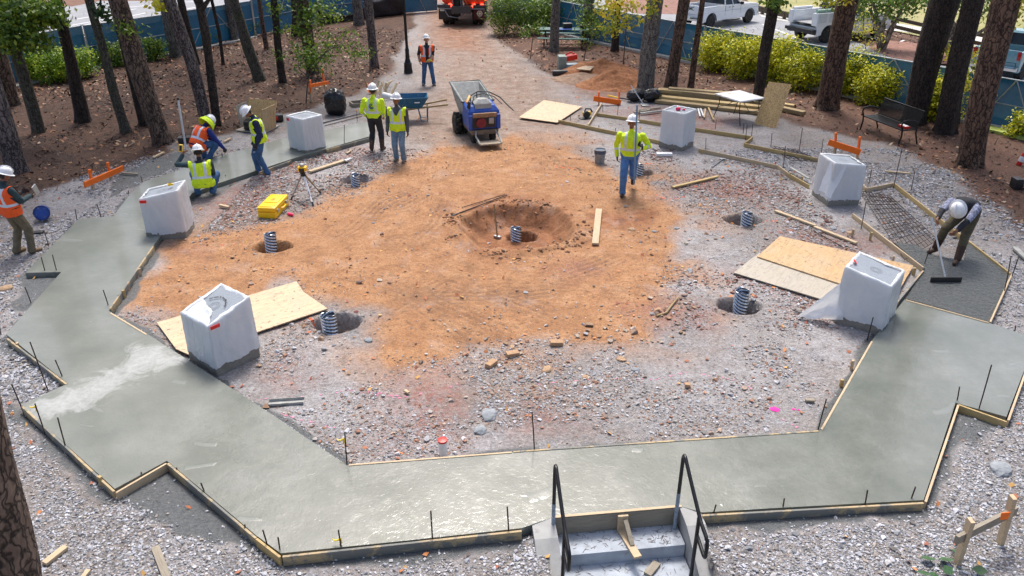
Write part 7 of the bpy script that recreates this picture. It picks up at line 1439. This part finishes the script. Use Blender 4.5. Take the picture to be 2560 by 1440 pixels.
# fire extinguisher
g = G(2546, 413); rt = thing('fire_extinguisher', 'small red fire extinguisher standing on the mulch at the right edge', 'fire extinguisher', g); mb = MB(); mb.lathe([(.06, 0), (.066, .02), (.066, .30), (.04, .35), (.02, .37), (.0001, .38)], 16); mb.build('cylinder', M['red'], rt); mb = MB(); mb.lathe([(.067, .10), (.068, .11), (.068, .23), (.067, .24)], 16); mb.build('label', M['white_p'], rt); mb = MB(); mb.tube([(0, 0, .37), (0, 0, .43), (.07, 0, .45)], .014, 7); mb.build('valve', M['black_p'], rt); rt.rotation_euler = (0, .25, 0)
# drain pipe end
g = G(2535, 470); rt = thing('drain_pipe', 'corrugated pipe with a black square collar entering at the right edge', 'pipe', g); mb = MB(); n, k = 20, 40; vs = []
for a in range(k):
    for j in range(n): th = 2 * math.pi * j / n; rr = .10 + .008 * math.sin(a * 1.3); vs.append((.12 + a * .02, rr * math.cos(th), .13 + rr * math.sin(th)))
mb.add(vs, [(a * n + j, a * n + (j + 1) % n, (a + 1) * n + (j + 1) % n, (a + 1) * n + j) for a in range(k - 1) for j in range(n)], True); mb.build('corrugated_tube', M['galv'], rt); mb = MB(); mb.box((.03, 0, .13), (.20, .25, .25), bev=.03); mb.build('collar', M['black_p'], rt)
# rebar mesh on the right
def mesh_mat(lb, corners, nx, ny, z_, r_=.005, name='steel_mesh'):
    A_, B_, C_, D_ = [G(*q_, z_) for q_ in corners]; mb = MB()
    for i in range(nx + 1):
        f = i / nx; a, b = A_.lerp(B_, f), D_.lerp(C_, f); mb.bar(a - A_, b - A_ , r_ * 2, r_ * 2)
    for j in range(ny + 1):
        f = j / ny; a, b = A_.lerp(D_, f), B_.lerp(C_, f); mb.bar(a - A_ + Vector((0, 0, r_ * 1.9)), b - A_ + Vector((0, 0, r_ * 1.9)), r_ * 2, r_ * 2)
    single(name, lb, 'steel mesh', mb, M['rebar'], A_)
mesh_mat('steel reinforcing mesh lying between the pale form board and the bending man', [(2150, 478), (2225, 490), (2345, 600), (2262, 650)], 10, 13, .045)
mesh_mat('faint steel mesh in the form bay behind the far right pedestal', [(1925, 365), (1990, 375), (2060, 405), (1980, 402)], 6, 6, .03)
# yellow road sign at top left
g = G(398, 95); rt = thing('road_sign', 'yellow road sign on a thin post behind the left fence', 'sign', g); mb = MB(); tp = at(404, 25, g.y); mb.tube([(0, 0, 0), tp - g], .03, 7); mb.build('post', M['steel'], rt); mb = MB(); mb.box((tp - g) + Vector((-.1, -.03, .3)), (.42, .02, .75)); mb.build('sign_face', pm('sign_yellow', (.75, .78, .02), .5, .05), rt)

# ================================================================== wheelbarrow
g = G(1030, 300); rt = thing('wheelbarrow', 'blue wheelbarrow with wooden handles beside the two men', 'wheelbarrow', g, R(8))
mb = MB(); lo = [(-.30, -.22), (.32, -.22), (.32, .22), (-.30, .22)]; hi = [(-.50, -.36), (.52, -.33), (.52, .33), (-.50, .36)]
vs = [(x_, y_, .42) for x_, y_ in lo] + [(x_, y_, .74) for x_, y_ in hi] + [(x_ * .97, y_ * .96, .44) for x_, y_ in lo] + [(x_ * .975, y_ * .96, .745) for x_, y_ in hi]
mb.add(vs, [(3, 2, 1, 0), (0, 1, 5, 4), (1, 2, 6, 5), (2, 3, 7, 6), (3, 0, 4, 7), (8, 9, 10, 11), (9, 8, 12, 13), (10, 9, 13, 14), (11, 10, 14, 15), (8, 11, 15, 12), (4, 5, 13, 12), (5, 6, 14, 13), (6, 7, 15, 14), (7, 4, 12, 15)]); tr_ = mb.build('tray', M['blue_wb'], rt)
mb = MB(); mb.tube([Vector(p) for p in ((-.5, -.36, .745), (.52, -.33, .745), (.52, .33, .745), (-.5, .36, .745), (-.5, -.36, .745))], .014, 6); mb.build('rim', M['blue_wb'], rt)
mb = MB(); mb.box((.18, -.348, .62), (.16, .006, .035)); mb.build('maker_lettering', M['white_i'], rt)
for s_ in (-1, 1):
    mb = MB(); mb.bar((-.62, s_ * .06, .30), (1.12, s_ * .32, .52), .04, .045); mb.build('handle', M['board_t'], rt)
    mb = MB(); mb.tube([(.20, s_ * .2, .42), (.28, s_ * .24, .02), (.48, s_ * .24, .02), (.50, s_ * .22, .42)], .016, 7); mb.build('leg', M['blue_wb'], rt)
mb = MB(); mb.lathe([(.06, -.04), (.16, -.05), (.20, -.03), (.20, .03), (.16, .05), (.06, .04)], 24, (-.62, 0, .20), Euler((R(90), 0, 0)).to_matrix().to_4x4()); wh = mb.build('wheel', M['rubber'], rt)
mb = MB(); mb.lathe([(.0001, -.035), (.10, -.04), (.10, .04), (.0001, .035)], 16, (-.62, 0, .20), Euler((R(90), 0, 0)).to_matrix().to_4x4()); mb.build('rim', M['blue_p'], wh)
# ================================================================== concrete buggy (skip tipping loader)
g = G(1194, 338); rt = thing('concrete_buggy', 'stand-on concrete buggy with a cement caked hopper and blue engine cowl', 'concrete buggy', g, R(16)); rt.scale = (1.1, 1.05, 1.05)
# local: +y = away (hopper front), -y = toward camera (operator platform)
Mh = M['cement']
def loft(mb, rings, cap=True, smooth=False):
    n = len(rings[0]); vs = [v for r in rings for v in r]; fs = []
    for i in range(len(rings) - 1):
        for j in range(n): fs.append((i * n + j, i * n + (j + 1) % n, (i + 1) * n + (j + 1) % n, (i + 1) * n + j))
    if cap: fs.append(tuple(range(n - 1, -1, -1))); fs.append(tuple((len(rings) - 1) * n + j for j in range(n)))
    mb.add(vs, fs, smooth)
def rect(x0, x1, y0, y1, z_, z2=None): z2 = z_ if z2 is None else z2; return [(x0, y0, z_), (x1, y0, z_), (x1, y1, z2), (x0, y1, z2)]
mb = MB(); r0 = rect(-.30, .30, .05, .70, .38); r1 = rect(-.38, .38, -.05, 1.05, .70, .80); r2 = rect(-.42, .42, -.12, 1.45, .98, 1.18); i2 = rect(-.375, .375, -.07, 1.38, .985, 1.18); i1 = rect(-.32, .32, .0, .98, .72, .80); i0 = rect(-.25, .25, .1, .66, .45)
loft(mb, [r0, r1, r2, i2, i1, i0]); hp = mb.build('hopper', Mh, rt)
mb = MB(); mb.tube([Vector(v) for v in r2] + [Vector(r2[0])], .028, 8); mb.build('hopper_rim', pm('dark_rim', (.10, .12, .13), .6, .3, 10, dirt=((.35, .36, .35), 8, .55)), hp)
mb = MB(); loft(mb, [rect(-.40, .40, -.80, -.10, .40), rect(-.42, .42, -.82, -.10, .66), rect(-.40, .40, -.76, -.12, .86, .95), rect(-.30, .30, -.66, -.16, .98, 1.02)]); cw = mb.build('engine_cowl', M['blue_p'], rt)
mb = MB(); loft(mb, [rect(-.20, .20, -.72, -.30, .82, .98), rect(-.22, .22, -.70, -.26, 1.04, 1.08), rect(-.10, .10, -.60, -.36, 1.14, 1.14)]); mb.build('fuel_tank', Mh, rt)
mb = MB(); mb.box((-.02, -.80, .58), (.60, .06, .30), bev=.01); mb.build('engine_bay', M['black_p'], rt)
mb = MB(); mb.lathe([(.0001, -.04), (.11, -.04), (.13, .0), (.13, .04), (.0001, .04)], 18, (-.10, -.86, .58), Euler((R(90), 0, 0)).to_matrix().to_4x4()); mb.build('engine', pm('dull_red', (.20, .01, .02), .5, .2), rt)
mb = MB(); mb.box((.17, -.85, .62), (.13, .05, .16), bev=.01); mb.build('control_panel', M['steel'], rt)
for s_ in (-1, 1): mb = MB(); mb.box((s_ * .37, -.80, .58), (.10, .12, .40), bev=.03); mb.build('cowl_side', M['blue_p'], rt)
mb = MB(); mb.box((0, -.86, .78), (.62, .05, .12), Euler((.2, 0, 0)).to_matrix(), bev=.015); mb.build('dash', pm('orange_brown_dirty', (.30, .18, .10), .8, .3, 10), rt)
mb = MB(); loft(mb, [rect(-.34, .34, -.85, .85, .26), rect(-.36, .36, -.87, .85, .38)]); mb.build('chassis', pm('muddy_frame', (.20, .15, .11), .85, .35, 10, bump=.5), rt)
mb = MB(); mb.box((.02, -1.22, .13), (.56, .46, .04), Euler((-.08, 0, 0)).to_matrix(), bev=.008); 
pf_ = mb.build('operator_platform', pm('muddy_platform', (.33, .27, .20), .85, .3, 14, bump=.5), rt)
mb = MB()
for sx in (-.26, .30): mb.tube([(sx * .9, -.85, .36), (sx * 1.05, -1.0, .26), (sx, -1.42, .16)], .022, 7)
mb.build('platform_arm', M['cement'], rt)
for ix in range(7):
    for iy in range(4):
        pass
for (x_, y_, rr, wd) in ((-.46, .42, .27, .18), (.46, .42, .27, .18), (-.27, .42, .27, .14), (.27, .42, .27, .14), (-.25, -.62, .17, .12), (.25, -.62, .17, .12)):
    Mw = Matrix.Translation((x_, y_, rr)) @ Matrix.Rotation(R(90), 4, 'Y'); mb = MB(); mb.lathe([(rr * .5, -wd / 2), (rr * .9, -wd / 2), (rr, -wd * .32), (rr, wd * .32), (rr * .9, wd / 2), (rr * .5, wd / 2)], 26, (0, 0, 0), Mw)
    for q_ in range(20):
        a = q_ * .314; c_ = Mw @ Vector((math.cos(a) * rr, math.sin(a) * rr, 0)); mb.box(c_, (wd * .85, .05, .05), Matrix.Rotation(-a, 3, 'X') @ Euler((0, 0, .5 if q_ % 2 else -.5)).to_matrix())
    wl = mb.build('wheel', M['rubber'], rt); mb = MB(); mb.lathe([(.0001, -wd * .35), (rr * .5, -wd * .42), (rr * .5, wd * .42), (.0001, wd * .35)], 18, (0, 0, 0), Mw); mb.build('rim', pm('tan_rim', (.5, .36, .20), .7, .2), wl)
mb = MB(); mb.tube([(-.30, -.55, 1.02), (-.26, -.40, 1.20), (-.05, -.30, 1.28), (.25, -.35, 1.26), (.48, -.55, 1.15), (.62, -.85, .98), (.70, -1.05, .90)], .016, 8); mb.tube([(-.25, -.5, 1.0), (-.15, -.35, 1.18), (.1, -.3, 1.22), (.35, -.45, 1.15), (.5, -.7, 1.0)], .012, 8); mb.tube([(-.08, -.35, 1.27), (-.1, -.45, 1.05)], .014, 7); mb.build('control_lever', M['black_p'], rt)
p = rt.matrix_basis @ Vector((-.34, -.62, 1.02)); mb = MB(); mb.box((-.02, -.04, 0), (.08, .10, .20), Euler((0, .2, 0)).to_matrix(), bev=.02); mb.mi = 1; mb.box((0, .10, .12), (.07, .28, .07), Euler((.5, 0, -.6)).to_matrix(), bev=.02); single('cordless_drill', 'orange brown cordless tool hung on the side of the blue cowl', 'drill', mb, [M['black_p'], pm('tool_orange', (.75, .36, .06), .5, .2)], p, .3)

# ================================================================== vehicles
def wheel(rt, c, r_, wd, hub, name='wheel'):
    Mw = Matrix.Translation(c) @ Matrix.Rotation(R(90), 4, 'X'); mb = MB(); mb.lathe([(r_ * .62, -wd / 2), (r_ * .93, -wd / 2), (r_, -wd * .36), (r_, wd * .36), (r_ * .93, wd / 2), (r_ * .62, wd / 2)], 32, (0, 0, 0), Mw); wl = mb.build('wheel', M['rubber'], rt)
    mb = MB(); mb.lathe([(.0001, -wd * .30), (r_ * .2, -wd * .46), (r_ * .56, -wd * .34), (r_ * .64, -wd * .5), (r_ * .64, wd * .5), (r_ * .56, wd * .34), (r_ * .2, wd * .46), (.0001, wd * .30)], 24, (0, 0, 0), Mw)
    mb.build('rim', hub, wl)
    mb = MB()
    for k in range(6):
        a = k * 1.047
        for s_ in (-1, 1): mb.box(Mw @ Vector((math.cos(a) * r_ * .38, math.sin(a) * r_ * .38, s_ * wd * .42)), (r_ * .14, .02, r_ * .14), Matrix.Rotation(a, 3, 'Y'))
    mb.build('rim_holes', M['black_p'], wl)
def arch_side(L0, L1, zb_, zt_, arches, r_):
    pts = [(L0, zb_)]
    for cx in arches:
        pts += [(cx + r_ * math.cos(math.pi - a), zb_ + .02 + r_ * math.sin(a) * 1.0) for a in [k * math.pi / 12 for k in range(13)]]
    pts += [(L1, zb_), (L1, zt_), (L0, zt_)]; return pts
def xprism(mb, pts, y0, y1):
    n = len(pts); vs = [(p[0], y0, p[1]) for p in pts] + [(p[0], y1, p[1]) for p in pts]; area = sum(pts[i][0] * pts[(i + 1) % n][1] - pts[(i + 1) % n][0] * pts[i][1] for i in range(n))
    A_ = tuple(range(n)); B_ = tuple(range(2 * n - 1, n - 1, -1)); fs = [A_, B_] + [((i + 1) % n, i, n + i, n + (i + 1) % n) for i in range(n)]
    if area < 0: fs = [f[::-1] for f in fs]
    mb.add(vs, fs)
def pickup(lb, g, rz, paint, scale=1, hub='alum', service=False):
    """local +x = nose"""
    rt = thing('pickup_truck', lb, 'truck', g, rz); rt.scale = (scale,) * 3; W = .98
    rw, fw_ = -1.75, 1.90
    body = MB(); side = arch_side(-2.55, 2.72, .38, .92, [rw, fw_], .46)
    for y0, y1 in ((-W, -W + .16), (W - .16, W)): xprism(body, side, y0, y1)
    body.box((0.05, 0, .62), (5.2, 2 * W - .34, .34))
    xprism(body, [(.95, .92), (2.72, .92), (2.74, 1.05), (2.55, 1.14), (1.1, 1.22), (.95, 1.22)], -W + .01, W - .01)
    xprism(body, [(-.55, .92), (.97, .92), (.97, 1.22), (-.55, 1.24)], -W + .005, W - .005)
    bo = body.build('body', paint, rt); md = bo.modifiers.new('b', 'BEVEL'); md.width = .03; md.segments = 2; md.limit_method = 'ANGLE'; md.angle_limit = R(40)
    if not service:
        bed = MB()
        for s_ in (-1, 1): bed.box((-1.57, s_ * (W - .06), 1.08), (2.02, .12, .34), bev=.02)
        bed.box((-.62, 0, 1.08), (.08, 2 * W - .2, .34)); o = bed.build('bed_sides', paint, rt); mb = MB(); mb.box((-2.53, 0, 1.05), (.07, 2 * W - .12, .50), bev=.02); mb.build('tailgate', paint, rt); mb = MB(); mb.box((-1.57, 0, .935), (1.85, 2 * W - .26, .02)); mb.build('bed_liner', M['black_p'], rt)
    else:
        for s_ in (-1, 1):
            mb = MB(); mb.box((-1.6, s_ * (W - .16), 1.18), (2.15, .36, .62), bev=.03); bx = mb.build('tool_cabinet', paint, rt)
            for x_ in (-2.3, -1.6, -.9): mb = MB(); mb.box((x_, s_ * (W + .022), 1.24), (.55, .006, .44)); mb.box((x_ + .18, s_ * (W + .028), 1.24), (.08, .006, .06)); mb.build('cabinet_door', pm('panel_grey', (.62, .64, .67), .3, .05), bx)
        mb = MB(); mb.box((-1.6, 0, .95), (2.1, 1.3, .03)); mb.build('bed_floor', pm('grey_deck', (.25, .25, .26), .7, .3), rt); mb = MB(); mb.box((-2.72, 0, .62), (.22, 1.98, .16), bev=.02); mb.build('step_bumper', M['black_p'], rt)
        mb = MB(); mb.box((-.56, 0, 1.35), (.06, 1.9, .75)); mb.build('headboard', M['black_p'], rt)
        mb = MB(); mb.tube([(-2.6, -W + .16, 1.58), (-1.15, -W + .16, 1.58)], .085, 14); mb.build('green_pipe_roll', pm('mint_roll', (.30, .45, .36), .5, .1), rt); mb = MB(); mb.tube([(-2.6, W - .16, 1.56), (-1.3, W - .16, 1.56)], .07, 14); mb.build('white_pipe_roll', M['white_p'], rt)
    # greenhouse
    mb = MB(); a = [(-.55, -W + .05, 1.22), (.98, -W + .05, 1.20), (.98, W - .05, 1.20), (-.55, W - .05, 1.22)]; b = [(-.42, -W + .24, 1.74), (.30, -W + .24, 1.76), (.30, W - .24, 1.76), (-.42, W - .24, 1.74)]
    loft(mb, [a, b]); gh = mb.build('cab_glass', M['glass'], rt)
    mb = MB(); loft(mb, [[(v[0] * 1.02 - (.02 if v[0] < 0 else 0), v[1] * 1.02, v[2] - .01) for v in b], [(v[0] * .9, v[1] * .88, v[2] + .07) for v in b]]); ro = mb.build('roof', paint, rt)
    mb = MB()
    for s_ in (-1, 1):
        for (x0, x1) in ((-.56, -.43), (.98, .31), (.22, .10)): mb.bar((x0, s_ * (W - .035), 1.21), (x1, s_ * (W - .225), 1.75), .07, .05)
    mb.build('roof_pillars', paint, rt)
    for s_ in (-1, 1):
        mb = MB(); mb.box((.88, s_ * (W + .10), 1.27), (.12, .20, .17), bev=.03); mb.build('side_mirror', M['black_p'], rt)
        mb = MB(); mb.box((-2.555, s_ * (W - .10), 1.08), (.06, .16, .34), bev=.02); mb.build('tail_light', M['lens_red'], rt); mb = MB(); mb.box((2.70, s_ * (W - .22), .95), (.08, .34, .16), bev=.02); mb.build('headlight', M['white_p'], rt)
        for x_ in (.18, -.45 + .3): mb = MB(); mb.box((x_, s_ * (W + .004), 1.10), (.14, .02, .03)); mb.build('door_handle', M['black_p'] if not service else M['chrome'], rt)
        for x_ in (.93, .12, -.52): mb = MB(); mb.box((x_, s_ * (W - .003), .92), (.012, .012, .55)); mb.build('door_gap', M['black_p'], rt)
        for cx in (rw, fw_):
            mb = MB(); pts = [(cx + .47 * math.cos(math.pi * k / 14), s_ * (W + .005), .40 + .47 * math.sin(math.pi * k / 14)) for k in range(15)]; mb.tube(pts, .022, 6); mb.build('arch_trim', M['black_p'], rt); wheel(rt, (cx, s_ * (W - .13), .40), .40, .26, M[hub])
        mb = MB(); mb.box((.2, s_ * (W - .02), .34), (1.6, .12, .05), bev=.01); mb.build('side_step', M['black_p'], rt)
    mb = MB(); mb.box((-2.63, 0, .55), (.16, 1.9, .20), bev=.03); mb.build('rear_bumper', M['black_p'] if service else M['chrome'], rt); mb = MB(); mb.box((2.76, 0, .58), (.14, 1.9, .3), bev=.04); mb.build('front_bumper', M['chrome'], rt)
    mb = MB(); mb.box((-2.72, 0, .62), (.01, .32, .16)); mb.build('number_plate', M['white_p'], rt)
    return rt
g1 = G(1808, 62, zb); pu = pickup('white pickup truck parked beyond the right fence', (g1.x - .3, g1.y + .3, zb), R(38), M['white_car'], .86)
g2 = G(2085, 96, zb); us = pickup('white utility truck with side tool cabinets parked behind the crape myrtle', (g2.x + .2, g2.y + .2, zb), R(26), M['white_car'], .90, 'black_p', True)
# door lettering on the utility truck
mb = MB()
for k, ch in enumerate('SERVICES'):
    pass
g3 = G(2555, 190, zb); tp_ = pickup('teal grey pickup truck cropped by the right edge', (g3.x + .1, g3.y + .9, zb), R(42), M['teal_car'], .86, 'steel')
# letters helper (5x7 strokes through font objects turned to mesh)
def text_mesh(name, s_, size, mat, parent, loc, rot, ext=.003):
    cu = bpy.data.curves.new(name, 'FONT'); cu.body = s_; cu.size = size; cu.extrude = ext; cu.align_x = 'CENTER'; cu.align_y = 'CENTER'; cu.offset = size * .012
    o = bpy.data.objects.new(name, cu); COL.objects.link(o); bpy.context.view_layer.update(); me = bpy.data.meshes.new_from_object(o.evaluated_get(bpy.context.evaluated_depsgraph_get())); bpy.data.objects.remove(o); me.materials.append(mat)
    o = bpy.data.objects.new(name, me); COL.objects.link(o); o.parent = parent; o.location = loc; o.rotation_euler = rot; return o
text_mesh('door_lettering', 'LANDSCAPE', .20, M['ink'], us, (.15, -.995, 1.02), (R(90), 0, 0))
text_mesh('tailgate_lettering', 'GMC', .26, M['ink'], pu, (-2.575, 0, 1.10), (R(90), 0, R(-90)))
# lettering engraved on the pedestal tops
def engrave_arc(ped, txt, size, zc, sl, rad, spread):
    hold = MB(); n = len(txt); MT = Matrix.Translation((0, .06, zc)) @ Matrix.Rotation(sl, 4, 'X')
    objs = []
    for i, ch in enumerate(txt):
        if ch == ' ': continue
        an = (i - (n - 1) / 2) / (n - 1) * spread; o = text_mesh('engraved_letter', ch, size, M['ink'], None, (0, 0, 0), (0, 0, 0), .0015)
        Ml = MT @ Matrix.Rotation(math.pi, 4, 'Z') @ Matrix.Rotation(-an, 4, 'Z') @ Matrix.Translation((0, rad, .003))
        hold.add([Ml @ v.co for v in o.data.vertices], [list(p.vertices) for p in o.data.polygons]); bpy.data.objects.remove(o)
    hold.build('engraved_lettering', M['ink'], ped)
engrave_arc(pa, 'Dedicated To Those Who Served', .042, .905, math.atan2(-.20, .70), .22, 2.1)
# rear of the big truck
g = G(1155, 66); rt = thing('vacuum_truck', 'red and black truck seen from behind with lit tail lamps', 'truck', (g.x, g.y, 0), R(-4))
mb = MB(); mb.box((0, 3.2, .85), (1.0, 7.0, .35)); mb.build('chassis', M['truck_dk'], rt)
for s_ in (-1, 1):
    for y_ in (.9, 2.3):
        for off in (0, .32): 
            Mw = Matrix.Translation((s_ * (.95 - off), y_, .52)) @ Matrix.Rotation(R(90), 4, 'Y'); mb = MB(); mb.lathe([(.25, -.14), (.46, -.14), (.52, -.09), (.52, .09), (.46, .14), (.25, .14)], 24, (0, 0, 0), Mw); wl = mb.build('wheel', M['rubber'], rt)
            if off == 0: mb = MB(); mb.lathe([(.0001, -.02), (.30, -.10), (.30, .10), (.0001, .02)], 18, (0, 0, 0), Mw); mb.build('rim', M['alum'], wl)
    mb = MB(); mb.box((s_ * .92, .25, .60), (.66, .05, .60), bev=.01); fl = mb.build('mud_flap', pm('dark_red_flap', (.09, .012, .02), .6, .3, 8) if s_ > 0 else M['black_p'], rt)
    mb = MB(); mb.box((s_ * .93, .45, .98), (.70, .7, .16), bev=.04); mb.build('fender', M['truck_dk'], rt)
    for x_ in ((.62, 1.05) if s_ > 0 else (.62,)): mb = MB(); mb.lathe([(.0001, 0), (.11, 0), (.11, .05), (.0001, .05)], 16, (s_ * x_, .20, 1.02), Euler((R(90), 0, 0)).to_matrix().to_4x4()); mb.build('tail_lamp', M['lamp_red'], rt)
    mb = MB(); mb.box((s_ * 1.22, .3, 1.32), (.09, .06, .09), bev=.01); mb.build('marker_lamp', M['amber'], rt)
mb = MB(); arc(mb, Vector((.92, .218, .62)), .11, .16, 0, 2 * math.pi, Vector((1, 0, 0)), Vector((0, 0, 1)), 6); arc(mb, Vector((.92, .218, .62)), .0, .07, 0, 2 * math.pi, Vector((1, 0, 0)), Vector((0, 0, 1)), 6); mb.build('hexagon_emblem', M['alum'], rt)
mb = MB(); mb.box((.62, 1.1, 1.62), (1.15, 1.8, 1.1), bev=.15); mb.build('red_tank_housing', M['truck_or'], rt); mb = MB(); mb.tube([(-.75, .50, 1.42), (-.75, 2.2, 1.45)], .40, 20); mb.build('red_drum', M['truck_or'], rt)
mb = MB(); mb.tube([(-.22, .30, 2.3), (-.22, .20, .85)], .26, 18); mb.tube([(-.22, .20, .9), (-.22, .18, .5)], [.24, .13], 16); mb.build('black_chute', M['black_m'], rt)
mb = MB()
for x_ in (-.45, -.02): mb.tube([(x_, .0, .6), (x_, .0, 2.3)], .025, 6)
mb.tube([(-1.2, .1, .86), (1.2, .1, .86)], .035, 7); mb.tube([(-.9, .12, .8), (-.7, .0, .5), (-.2, .0, .42), (.1, .1, .6)], .03, 7); mb.build('grey_frame', M['steel'], rt)
mb = MB(); mb.tube([(.3, .1, 1.6), (.2, .0, 1.3), (.35, .0, 1.0), (.6, .0, 1.1), (.75, .1, 1.5)], .022, 7); mb.tube([(.55, .15, 2.0), (.5, .02, 1.6), (.7, .02, 1.5), (.9, .1, 1.9)], .018, 7); mb.build('hose', M['amber'] if False else pm('orange_hose', (.75, .18, .05), .5, .1), rt)
mb = MB(); mb.box((-1.05, .20, .84), (.24, .04, .22), bev=.02); mb.build('white_reflector', M['white_p'], rt)
mb = MB(); mb.box((0, 5.2, 2.2), (2.4, 3.0, 1.6), bev=.15); mb.build('front_body', M['truck_or'], rt)
